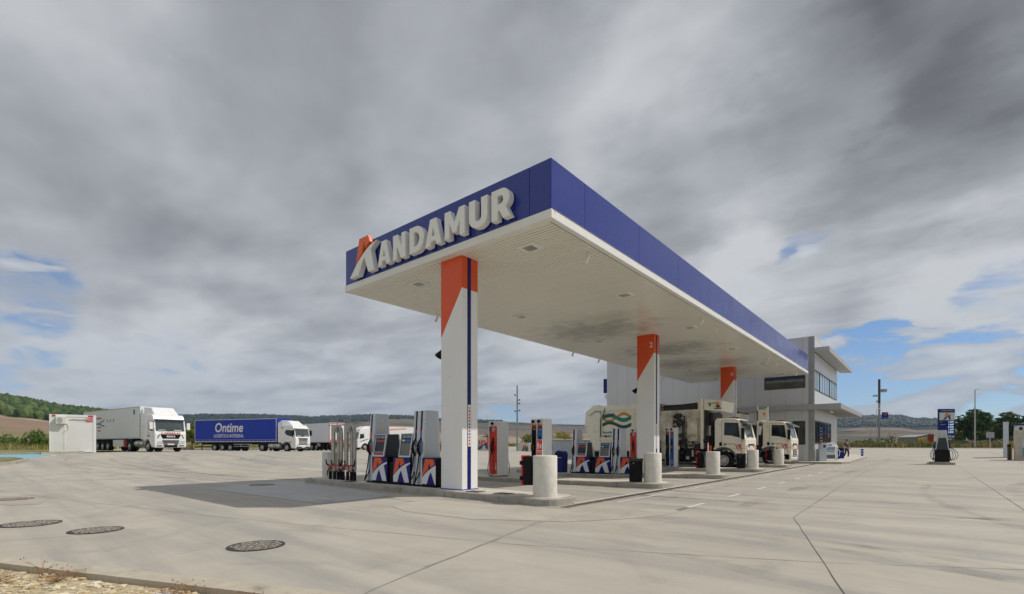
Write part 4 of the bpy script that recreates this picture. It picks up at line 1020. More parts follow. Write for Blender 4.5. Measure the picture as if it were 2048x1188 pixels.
# ---- dark blue waste bin with rounded top
def blue_bin(x, y, z, label, s=1.0, rz=0):
    t = thing('waste_bin', label, 'waste bin', (x, y, z), rz)
    p = [(-.24, 0), (.24, 0), (.27, .85)] + [(.27 * cos(a), .95 + .22 * sin(a)) for a in [pi * k / 8 for k in range(0, 9)]] + [(-.27, .85)]
    MB().prism([(a * s, b * s) for a, b in p], 'xz', -.24 * s, .24 * s).build('body', M_blue, t, bevel=.02)
    MB().box(-.17 * s, .17 * s, -.262 * s, -.235 * s, .84 * s, .98 * s).build('opening', M_black, t)
    MB().box(-.15 * s, .15 * s, -.262 * s, -.24 * s, .775 * s, .80 * s).build('stripe', M_plate, t)
    return t
blue_bin(-15.0, 22.0, gz(-15, 22) + .17, 'dark blue waste bin with rounded top, left of the second long dispenser', 1.0)
# ================================================================ shop building
bx0, bx1, by0, by1, bh = -24.2, -6.5, 43.5, 56.3, 9.66
bl = thing('station_building', 'two storey grey metal-clad service building with flat roof and projecting slabs behind the canopy', 'building', (-15, 50, 0))
BO = (15, -50, 0)
M_clad = mat('grey composite cladding', (.56, .565, .57), .42, metal=.25, var=.04, scale=.5)
M_cladl = mat('light ribbed cladding', (.70, .71, .72), .38, metal=.3, var=.03, scale=.5)
M_frame = mat('anthracite frame', (.045, .045, .045), .45, var=.1)
mb = MB()
mb.box(bx0, bx1, by0 + .08, by1, 0, bh - .12, 2)
xs = [bx0 + i * 1.13 for i in range(16)] ; xs = [x for x in xs if x < bx1 - .5] + [bx1 - .34]
for a, b_ in zip(xs, xs[1:]):        # front sheets with open joints, each cut round the windows
    segs = [(.15, bh)]
    for (wx0, wx1, wz0, wz1) in ((-9.94, -7.06, 5.80, 6.80), (-7.95, -7.06, 1.42, 3.26)):
        if a < wx1 - .02 and b_ > wx0 + .02:
            ns = []
            for lo, hi in segs:
                if lo < min(hi, wz0) - 1e-4: ns.append((lo, min(hi, wz0)))
                if hi > max(lo, wz1) + 1e-4: ns.append((max(lo, wz1), hi))
            # split sheet sideways where the window covers part of its width
            if a < wx0: mb.box(a + .006, wx0, by0, by0 + .08, wz0, wz1, 0)
            if b_ > wx1: mb.box(wx1, b_ - .006, by0, by0 + .08, wz0, wz1, 0)
            segs = ns
    for lo, hi in segs: mb.box(a + .006, b_ - .006, by0, by0 + .08, lo, hi, 0)
mb.box(bx1 - .33, bx1 + .02, by0 - .02, by0 + .33, .15, bh + .04, 1)
L(mb, 'wall', [M_clad, mat('corner trim grey', (.30, .305, .31), .45, metal=.3), M_black], bl, BO)
mb = MB(); y = by0 + .34
while y < by1 - .05:
    y2 = min(y + .62, by1)
    for (lo, hi) in ((.15, 1.5), (3.3, 4.1), (4.1, 5.62), (7.2, 8.5), (8.8, bh)): mb.box(bx1 - .02, bx1 + .004, y + .004, y2 - .004, lo, hi)
    if y > 52: mb.box(bx1 - .02, bx1 + .004, y + .004, y2 - .004, 1.5, 3.3)
    if y2 > 55.9: mb.box(bx1 - .02, bx1 + .004, y + .004, y2 - .004, 5.62, 7.2)
    y = y2
L(mb, 'side_wall', M_cladl, bl, BO)
L(MB().box(bx0 - .04, bx1 - .34, by0 - .03, by0 + .10, bh + .002, bh + .06).box(bx1 - .04, bx1 + .03, by0 + .34, by1, bh + .002, bh + .06), 'roof_trim', M_trim, bl, BO)
rs = MB(); rs.hexa([(bx1 + .006, by0 + .02, 8.55), (bx1 + 1.0, by0 + .02, 8.45), (bx1 + 1.0, by1 + 2, 8.45), (bx1 + .006, by1 + 2, 8.55)], [(bx1 + .006, by0 + .02, 8.82), (bx1 + 1.0, by0 + .02, 8.82), (bx1 + 1.0, by1 + 2, 8.82), (bx1 + .006, by1 + 2, 8.82)])
L(rs, 'upper_canopy_slab', mat('slab sheet grey', (.42, .42, .41), .5, metal=.2, var=.08, dirt=.15, dirtcol=(.2, .2, .19)), bl, BO)
rs = MB(); rs.box(-12.2, bx1 + 1.77, by0 - .42, by0 - .03, 4.09, 4.48).box(bx1 + .006, bx1 + 1.77, by0 - .029, by1 + 2.5, 4.12, 4.46)
for i in range(9): rs.box(bx1 + .1, bx1 + 1.7, by0 + .3 + i * 1.6, by0 + .42 + i * 1.6, 4.06, 4.118)
sl = L(rs, 'lower_canopy_slab', mat('lower slab grey', (.36, .36, .36), .5, metal=.2, var=.06), bl, BO)
for yy in (by0 + 1.6, by0 + 2.2): L(MB().ball((bx1 + .9, yy, 3.98), .09, 10).cyl((bx1 + .9, yy, 4.0), (bx1 + .9, yy, 4.1), .05), 'dome_camera', M_plate, sl, BO)
for yy in (by1 + 1.9, by1 + 2.3): L(MB().cyl((bx1 + 1.5, yy, 4.1), (bx1 + 1.55, yy - .1, 3.85), .02).box(bx1 + 1.4, bx1 + 1.7, yy - .2, yy - .05, 3.68, 3.86), 'floodlight', M_steel, sl, BO)
def win_front(x0, x1, z0, z1, nm=1, m_pane=None):
    q = MB(); fw = .06
    q.box(x0, x1, by0 - .015, by0 + .07, z0, z0 + fw).box(x0, x1, by0 - .015, by0 + .07, z1 - fw, z1).box(x0, x0 + fw, by0 - .015, by0 + .07, z0 + fw, z1 - fw).box(x1 - fw, x1, by0 - .015, by0 + .07, z0 + fw, z1 - fw)
    for i in range(1, nm): xx = x0 + (x1 - x0) * i / nm; q.box(xx - .03, xx + .03, by0, by0 + .07, z0 + fw, z1 - fw)
    w = L(q, 'window', M_frame, bl, BO)
    L(MB().box(x0 + fw, x1 - fw, by0 + .03, by0 + .05, z0 + fw, z1 - fw), 'pane', m_pane or M_glass2, w, (15, -50, 0))
M_glass2 = mat('olive reflective glass', (.05, .055, .045), .05, var=.3, spec=1.0)
win_front(-9.94, -7.06, 5.80, 6.80); win_front(-7.95, -7.06, 1.42, 3.26, 1, M_glass)
M_blind = mat('pale vertical blind', (.62, .65, .68), .4, var=.05)
def win_side(y0, y1, z0, z1, nm, blind=True):
    q = MB(); fw = .09; x = bx1
    q.box(x - .04, x + .03, y0, y1, z0, z0 + fw).box(x - .04, x + .03, y0, y1, z1 - fw, z1).box(x - .04, x + .03, y0, y0 + fw, z0 + fw, z1 - fw).box(x - .04, x + .03, y1 - fw, y1, z0 + fw, z1 - fw)
    for i in range(1, nm): yy = y0 + (y1 - y0) * i / nm; q.box(x - .03, x + .02, yy - .05, yy + .05, z0 + fw, z1 - fw)
    w = L(q, 'window', M_frame, bl, BO)
    L(MB().box(x - .01, x + .006, y0 + fw, y1 - fw, z0 + fw, z1 - fw), 'pane', M_blind2 if blind else M_glass, w, (15, -50, 0))
    return w
M_blind2 = mat('glass over white blinds', (.30, .36, .42), .06, var=.35, scale=1.2, spec=1.0, stretch=(1, 1, .1))
win_side(43.75, 46.0, 5.62, 7.2, 3); win_side(46.15, 51.3, 5.62, 7.2, 4); win_side(51.45, 55.8, 5.62, 7.2, 4)
w = win_side(43.9, 45.9, 1.5, 3.3, 2, False); w = win_side(46.2, 51.9, 1.5, 3.3, 4, False)
q = MB()
for i in range(5): q.box(bx1 + .0075, bx1 + .0095, 46.45, 47.5, 1.65 + i * .26, 1.80 + i * .26, 0 if i > 1 else 1)
q.box(bx1 + .0075, bx1 + .0095, 50.6, 51.2, 2.1, 2.4, 1)
L(q, 'poster', [M_bluemid, M_red], w, (15, -50, 0))
# projecting blue sign at the far left edge and floodlight bracket
L(MB().box(bx0 - .5, bx0 - .04, by0 + .2, by0 + .5, 6.6, 8.0).box(bx0 - .3, bx0 - .02, by0 + .1, by0 + .5, 6.0, 6.5, 1), 'side_sign', [M_blue, M_trim], bl, BO)
# pavement round the building
pts = [(-24, 42.2), (-8.0, 42.2), (-5.6, 42.5), (-4.7, 43.2), (-4.35, 44.6), (-4.4, 60), (-5.2, 64), (-24, 64)]
def slab(name, pts, h, mt, ms_, label=None, kind=None, cat=None):
    mb = MB(); N_ = len(pts)
    vs = []
    for x, y in pts: g_ = gz(x, y); vs += [(x, y, g_ - .3), (x, y, g_ + h)]
    mb.add(vs, [(2 * i, 2 * ((i + 1) % N_), 2 * ((i + 1) % N_) + 1, 2 * i + 1) for i in range(N_)], 0)
    mb.add(vs, [[2 * i + 1 for i in range(N_)]], 1)
    o = mb.build(name, [ms_, mt]); tag(o, label, cat, kind=kind); return o
slab('pavement', pts, .15, M_islandtop, M_conc_dk, kind='structure')

# ================================================================ lorries
M_truckw = mat('white lorry paint', (.82, .82, .81), .28, var=.03, coat=.4, dirt=.1, dirtcol=(.48, .45, .4))
M_trailerw = mat('white trailer side', (.76, .765, .77), .38, var=.03, scale=.6, dirt=.12, dirtcol=(.46, .44, .40))
M_tarpb = mat('blue curtain tarpaulin', (.001, .030, .38), .6, var=.06, scale=.6, bump=.3, bscale=1.5)
M_ws = mat('windscreen glass', (.045, .06, .065), .06, var=.5, scale=1.5, spec=.9)
def wheel(t, x, y, r=.5, w=.32, style=0):
    side_ = -1 if y < 0 else 1
    o = MB().wheel((0, 0, 0), r, w).build('wheel', M_rubber, t, loc=(x, y, r))
    q = MB(); yo = side_ * (w / 2 - .01); yi = side_ * (w / 2 - .06)
    q.cyl((0, yi - side_ * .04, 0), (0, yi, 0), r * .60, n=24).cyl((0, yi, 0), (0, yi + side_ * .10, 0), r * .27, r * .2, n=16)
    for k in range(8): a = 2 * pi * k / 8; q.cyl((r * .41 * cos(a), yi, r * .41 * sin(a)), (r * .41 * cos(a), yi + side_ * .012, r * .41 * sin(a)), r * .07, n=8, m=1)
    # rim lip
    n_ = 24; vs = []
    for k in range(n_):
        a = 2 * pi * k / n_
        for rr_, yy in ((r * .60, yo), (r * .55, yo), (r * .53, yi), (r * .60, yi)): vs.append((rr_ * cos(a), yy, rr_ * sin(a)))
    q.add(vs, [(i * 4 + j, i * 4 + (j + 1) % 4, ((i + 1) % n_) * 4 + (j + 1) % 4, ((i + 1) % n_) * 4 + j) for i in range(n_) for j in range(4)], 0, True)
    q.build('rim', [M_rim, M_black], o)
    return o
def arc_pts(cx_, cz, r, a0, a1, n_=8): return [(cx_ + r * cos(a0 + (a1 - a0) * i / n_), cz + r * sin(a0 + (a1 - a0) * i / n_)) for i in range(n_ + 1)]
def cab_tractor(t, H=3.25, Lc=2.35, style='a', paint=None):
    """cab with its front at x=0, looking along +x; right flank at y=-1.24"""
    paint = paint or M_truckw
    wx = -1.35
    prof = [(-Lc, .95), (wx - .62, .95)] + arc_pts(wx, .52, .60, pi * .86, pi * .10, 8) + [(wx + .66, .42), (-.06, .36), (0, .5), (.0, 1.55), (-.05, 1.72), (-.27, 2.72), (-.42, H - .18), (-.62, H - .02), (-.9, H), (-Lc, H + .02)]
    cb = MB().prism(prof, 'xz', -1.22, 1.22).build('cab', [paint], t, bevel=.07, seg=3)
    # windscreen following the slope, wrapped a little round the corners
    def fx(z): return -.05 + (-.27 + .05) * (z - 1.72) / 1.0
    z0_, z1_ = 1.80, 2.66
    ws = MB(); n_ = 8; vs = []
    for z in (z0_, z1_):
        for i in range(n_ + 1):
            y = -1.10 + 2.20 * i / n_; vs.append((fx(z) + .022 - .02 * (abs(y) / 1.1) ** 4, y, z))
    for z in (z0_, z1_):
        for i in range(n_ + 1): y = -1.10 + 2.20 * i / n_; vs.append((fx(z) - .03, y, z))
    k = n_ + 1
    ws.add(vs, [(i, i + 1, k + i + 1, k + i) for i in range(n_)] + [(2 * k + i + 1, 2 * k + i, 3 * k + i, 3 * k + i + 1) for i in range(n_)], 0)
    ws.add([vs[0], vs[2 * k], vs[3 * k], vs[k]], [(0, 1, 2, 3)], 0); ws.add([vs[k - 1], vs[3 * k - 1], vs[4 * k - 1], vs[2 * k - 1]], [(0, 3, 2, 1)], 0)
    w_ = ws.build('windscreen', M_ws, cb)
    MB().box(fx(1.86) + .022, fx(1.86) + .032, -.95, -.35, 1.84, 1.92).box(fx(1.86) + .022, fx(1.86) + .032, .25, .85, 1.84, 1.92).build('dashboard_card', mat('pale dashboard card', (.55, .6, .5), .5), w_)
    MB().tube([(fx(1.8) + .04, -.2, 1.79), (fx(1.85) + .035, .3, 1.87)], .012, 5).tube([(fx(1.8) + .04, -.9, 1.79), (fx(1.85) + .035, -.4, 1.87)], .012, 5).build('wiper', M_black, cb)
    vz = MB(); vz.prism([(-.30, 2.66), (-.08, 2.74), (-.06, 2.80), (-.34, 2.86)], 'xz', -1.14, 1.14); vz.build('sun_visor', M_ws if style == 'a' else paint, cb, bevel=.01)
    for s_ in (-1, 1):
        y0_, y1_ = (-1.228, -1.216) if s_ < 0 else (1.216, 1.228)
        wp = [(-.38, 1.78), (-.50, 2.6), (-1.15, 2.6), (-1.22, 1.98), (-.85, 1.86)] if style == 'a' else [(-.34, 1.70), (-.50, 2.55), (-1.45, 2.6), (-1.62, 2.25), (-1.3, 1.95), (-.8, 1.86)]
        MB().prism(wp, 'xz', y0_, y1_).build('side_window', M_glass, cb)
        d_ = MB()
        for (a, b_, c_, e_) in ((-.30, -.29, .9, 2.75), (-1.30 if style == 'a' else -1.7, -1.29 if style == 'a' else -1.69, 1.2, 2.75), (-1.29, -.3, 2.74, 2.75)): d_.box(a, b_, y0_, y1_, c_, e_)
        d_.box(-1.22, -1.02, s_ * 1.235 - .008, s_ * 1.235 + .008, 1.60, 1.64)
        d_.build('door_gap', M_dark, cb)
        mr = MB(); mr.box(-.22, -.06, min(s_ * 1.33, s_ * 1.56), max(s_ * 1.33, s_ * 1.56), 1.95, 2.55).tube([(-.2, s_ * 1.2, 2.62), (-.14, s_ * 1.45, 2.58)], .02, 6, 1).tube([(-.2, s_ * 1.2, 1.95), (-.14, s_ * 1.45, 1.97)], .02, 6, 1)
        mr.box(-.231, -.222, min(s_ * 1.35, s_ * 1.54), max(s_ * 1.35, s_ * 1.54), 1.98, 2.52, 1)
        mr.build('wing_mirror', [paint if style == 'a' else M_black, M_black], cb, bevel=.02)
        # lamps
        lm = MB(); hz = .78
        lm.hexa([(.002, s_ * .82 - .28, hz - .13), (.012, s_ * .82 - .28, hz - .13), (.012, s_ * .82 + .28, hz - .10), (.002, s_ * .82 + .28, hz - .10)], [(.002, s_ * .82 - .22, hz + .15), (.012, s_ * .82 - .22, hz + .15), (.012, s_ * .82 + .3, hz + .18), (.002, s_ * .82 + .3, hz + .18)])
        lm.build('headlight', M_lamp, cb)
        MB().box(.002, .012, s_ * .85 - .2, s_ * .85 + .2, .50, .58).build('fog_light', M_dark, cb)
        for k in range(3): MB().box(-1.62, -1.08 + 0 * k, s_ * 1.19 - .03, s_ * 1.19 + .03, .02, .03) if False else None
        fd = MB(); pa = arc_pts(wx, .52, .66, pi * .95, pi * .06, 10); pb = arc_pts(wx, .52, .59, pi * .06, pi * .95, 10)
        fd.prism(pa + pb, 'xz', s_ * 1.225 - .03, s_ * 1.225 + .03); fd.build('wheel_arch', M_dark if style == 'b' else paint, cb)
    # grille
    g_ = MB()
    if style == 'a':
        g_.prism([(-.80, 1.52), (.80, 1.52), (.62, 1.15), (-.62, 1.15)], 'yz', .002, .02, 0)
        g_.prism([(-.66, 1.02), (.66, 1.02), (.48, .40), (-.48, .40)], 'yz', .002, .014, 0)
        for i in range(4): g_.box(.014, .03, -.64 + i * .03, .64 - i * .03, .93 - i * .11, .955 - i * .11, 1)
        g_.prism([(-.9, 1.5), (-.82, 1.5), (-.98, 1.15), (-1.03, 1.2)], 'yz', .002, .012, 0); g_.prism([(.9, 1.5), (.82, 1.5), (.98, 1.15), (1.03, 1.2)], 'yz', .002, .012, 0)
    else:
        g_.prism([(-.78, 1.62), (.78, 1.62), (.70, 1.45), (-.70, 1.45)], 'yz', .002, .02, 0)
        for i in range(4): g_.box(.002, .016, -.70, .70, 1.30 - i * .16, 1.38 - i * .16, 0); g_.box(.004, .03, -.70, .70, 1.385 - i * .16, 1.43 - i * .16, 1)
        g_.box(.002, .03, -1.1, 1.1, .38, .60, 2)
    g_.build('grille', [M_black, M_rim, M_dark], cb)
    MB().box(.03, .042, -.26, .26, .60 if style == 'a' else .48, .72 if style == 'a' else .58).build('number_plate', M_plate, cb)
    return cb
def deflector(cb, H, Lc, Ht=3.95, paint=None):
    paint = paint or M_truckw; mb = MB()
    mb.hexa([(-Lc + .02, -1.15, H), (-.75, -.95, H - .02), (-.75, .95, H - .02), (-Lc + .02, 1.15, H)], [(-Lc - .1, -1.1, Ht), (-Lc + .75, -.85, Ht - .02), (-Lc + .75, .85, Ht - .02), (-Lc - .1, 1.1, Ht)])
    o = mb.build('roof_deflector', paint, cb, bevel=.06, seg=3)
    for s_ in (-1, 1): MB().prism([(-Lc + .0, 1.1), (-Lc - .45, 1.1), (-Lc - .45, Ht - .35), (-Lc - .12, Ht - .1), (-Lc + .0, Ht - .25)], 'xz', s_ * 1.20 - .02, s_ * 1.20 + .02).build('side_deflector', paint, cb, bevel=.01)
    return o
def chassis(t, x0, x1, tanks=True, paint=None):
    MB().box(x0, x1, -.45, .45, .55, .95).build('chassis', M_chassis, t)
    if tanks:
        for s_ in (-1, 1):
            q = MB(); q.cyl((-4.15, s_ * .9, .70), (-3.25, s_ * .9, .70), .33, n=14).cyl((-3.2, s_ * .9, .70), (-2.3, s_ * .9, .70), .33, n=14)
            for xx in (-4.0, -3.4, -3.05, -2.45): q.cyl((xx, s_ * .9, .70), (xx + .04, s_ * .9, .70), .337, n=14, m=1)
            q.build('fuel_tank', [mat('aluminium tank', (.55, .55, .54), .3, metal=.6, var=.08), M_dark], t)
def trailer(t, x0, x1, body, top=4.0, bot=1.18, base=None, lights=True, mudguards=True):
    o = MB().box(x0, x1, -1.25, 1.25, bot, top).build('trailer_body', body, t, bevel=.02)
    e = MB()
    for y in (-1.256, 1.236): e.box(x0 - .01, x1 + .01, y, y + .02, top - .07, top + .006).box(x0 - .01, x1 + .01, y, y + .02, bot - .01, bot + .09).box(x1 - .08, x1 + .01, y, y + .02, bot + .09, top - .07).box(x0 - .01, x0 + .08, y, y + .02, bot + .09, top - .07)
    e.build('edge_profile', M_rim if base is None else base, o)
    q = MB(); q.box(x0 + .3, x1 - .3, -.5, .5, .85, bot - .005).box(x0, x0 + .15, -1.2, 1.2, .5, .62); q.box(x1 - 2.9, x1 - 2.7, -.8, -.6, .1, .85).box(x1 - 2.9, x1 - 2.7, .6, .8, .1, .85)
    q.build('trailer_frame', M_chassis, t)
    for s_ in (-1, 1):
        MB().box(x0 - .012, x0 - .002, s_ * .95 - .22, s_ * .95 + .22, .86, 1.02).build('tail_light', M_red, t)
    return o
def lorry(name, label, loc, rz, style, paint, tbody, H, Ht, tlen=13.6, group=None, twx=(-10.2, -11.5, -12.8), deco=None, tbase=None, Lc=2.35):
    t = thing(name, label, 'lorry', loc, rz, group)
    cb = cab_tractor(t, H, Lc, style, paint); deflector(cb, H, Lc, Ht, paint)
    chassis(t, -6.2, -Lc + .3)
    for y in (-1.06, 1.06): wheel(t, -1.35, y)
    for y in (-1.02, 1.02): wheel(t, -5.05, y, .5, .5)
    for x in twx:
        for y in (-1.04, 1.04): wheel(t, x, y, .49, .38)
    x1 = -2.85; tb = trailer(t, x1 - tlen, x1, tbody, base=tbase)
    for s_ in (-1, 1):
        MB().prism(arc_pts(-5.05, .5, .64, pi * .97, pi * .03, 10) + arc_pts(-5.05, .5, .60, pi * .03, pi * .97, 10), 'xz', s_ * 1.0 - .26, s_ * 1.0 + .26).build('mudguard', M_dark, t)
    return t, cb, tb
G0 = 'articulated lorries parked along the far edge of the yard'
M_redtxt = mat('red lettering', (.55, .03, .03), .4); M_navytxt = mat('navy lettering', (.05, .08, .25), .4); M_ltxt = mat('pale blue square', (.12, .30, .55), .4)
P_ = (-50.3, 13.75)
t, cb, tb = lorry('articulated_lorry', 'white articulated lorry with red lettering under its windscreen, beside the white cabin', (P_[0], P_[1], .8), radians(7), 'a', M_truckw, M_trailerw, 3.25, 3.93, group=G0)
text('front_lettering', 'CARRERAS', .24, M_redtxt, cb, (.016, 0, 1.62), 'right', .012, sx=1.3)
text('grille_lettering', 'MAN', .26, M_plate, cb, (.024, 0, 1.33), 'right', .02, sx=1.15)
text('door_lettering', 'bw', .26, M_redtxt, cb, (-1.0, -1.234, 1.40), 'front', .02)
MB().box(-1.40, -1.33, -1.236, -1.226, 1.32, 1.46).build('door_handle', M_black, cb)
MB().box(-8.9, -6.5, -1.22, -1.18, .45, 1.08).build('side_skirt', M_trailerw, t)
MB().cyl((-6.2, -1.1, .4), (-6.2, -1.1, 1.1), .14, n=12).build('red_canister', M_red, t)
for k in range(3): MB().box(-10.25 + k * .75, -10.05 + k * .75, -1.262, -1.258, 2.80, 3.05).build('square_mark', M_ltxt, tb)
MB().box(-4.2, -3.9, -1.262, -1.258, 3.35, 3.75).build('green_plate', mat('green plate', (.03, .16, .10), .5), tb)
text('side_lettering', 'TRANSPORTES', .22, M_redtxt, tb, (-12.3, -1.26, 3.2), 'front', .01); text('side_lettering', 'REFRIGERADO', .18, M_redtxt, tb, (-12.2, -1.26, 2.32), 'front', .01); text('side_lettering', 'ESPAÑA', .2, M_redtxt, tb, (-12.2, -1.26, 1.98), 'front', .01)
q = MB(); q.prism([(-13.2, 2.75), (-12.4, 2.72), (-10.9, 3.08), (-10.9, 2.98), (-12.1, 2.66), (-10.9, 2.48), (-10.9, 2.36), (-12.4, 2.60), (-13.2, 2.6)], 'xz', -1.262, -1.258); q.build('arrow_mark', M_navytxt, tb)
# blue curtain-sided lorry
P_ = (-57.35, 29.25)
t, cb, tb = lorry('articulated_lorry', 'white-cabbed articulated lorry with a bright blue curtain-sided trailer reading Ontime', (P_[0], P_[1], .60), radians(21), 'b', M_truckw, M_tarpb, 3.2, 3.75, group=G0, tlen=13.3, tbase=mat('pale trailer rail', (.55, .55, .58), .4), Lc=2.2)
text('side_lettering', 'Ontime', 1.62, M_plate, tb, (-10.4, -1.262, 2.92), 'front', .022, sx=.92, shear=.12); text('side_lettering', 'LOGÍSTICA INTEGRAL', .58, M_plate, tb, (-10.4, -1.262, 1.92), 'front', .016, sx=.86)
q = MB()
for i in range(22): q.box(-16.0 + i * .6, -15.93 + i * .6, -1.275, -1.258, 1.20, 1.42)
q.box(-16.1, -2.9, -1.268, -1.258, 1.44, 1.47); q.build('curtain_buckle', mat('pale strap', (.4, .42, .6), .5), tb)
MB().box(-9.6, -6.7, -1.2, -1.16, .85, .92).box(-9.6, -6.7, -1.2, -1.16, .6, .67).build('side_guard', M_rim, t)
MB().box(-2.3, -1.95, -1.2, 1.2, .35, 1.1).build('rear_step', M_dark, t)
text('cab_emblem', 'O', .32, M_navytxt, cb, (-1.95, -1.232, 2.85), 'front', .03); text('cab_emblem', 'O', .2, M_navytxt, cb, (-.42, .0, 3.0), 'right', .03)
MB().box(-.75, -.62, -1.236, -1.23, 1.05, 1.22).box(-.95, -.82, -1.236, -1.23, 1.08, 1.2, 1).build('door_mark', [M_orangep, M_navytxt], cb)
# white trailer lorry behind, seen from its rear corner, then two more farther right
M_rearw = mat('white trailer rear door', (.74, .73, .72), .35, var=.02)
def rear_decor(t, x0, tb, y=0):
    q = MB(); X = x0 - .004
    q.box(X - .02, X, -1.24, 1.24, 3.86, 3.96).box(X - .02, X, -1.24, -1.16, 1.25, 3.86).box(X - .02, X, 1.16, 1.24, 1.25, 3.86).box(X - .02, X, -1.16, 1.16, 1.22, 1.34)
    q.box(X - .02, X, -1.1, 1.1, 1.36, 1.58, 1).box(X - .012, X, -.01, .01, 1.6, 3.8, 2)
    q.build('rear_marking', [mat('faded red marking', (.6, .12, .1), .4), M_orangep, M_dark], tb)
t, cb, tb = lorry('articulated_lorry', 'articulated lorry behind the blue one, plain grey trailer with red-framed rear door', (-81.4, 38.2, .6), radians(180), 'b', M_truckw, M_trailerw, 3.2, 3.75, group=G0)
rear_decor(t, -16.45, tb)
MB().box(-13.6, -12.9, 1.0, 1.2, .6, 1.05).build('pallet_box', M_steel, t)
t, cb, tb = lorry('articulated_lorry', 'white articulated lorry facing left, its cab showing between the pipe stands and the first dispenser', (-71.4, 44.9, .6), radians(268), 'a', M_truckw, M_rearw, 3.5, 3.9, group=G0)
rear_decor(t, -16.45, tb)
q = MB(); q.prism([(-.5, 1.3), (-2.0, 1.75), (-2.0, 1.85), (-.5, 1.42)], 'xz', 1.226, 1.234); q.build('stripe', M_navytxt, cb)
q = MB(); q.prism([(-4.5, 3.4), (-9.5, 3.75), (-9.5, 3.55), (-4.8, 3.2)], 'xz', 1.258, 1.262); q.build('stripe', mat('faint orange stripe', (.65, .3, .2), .4), tb)

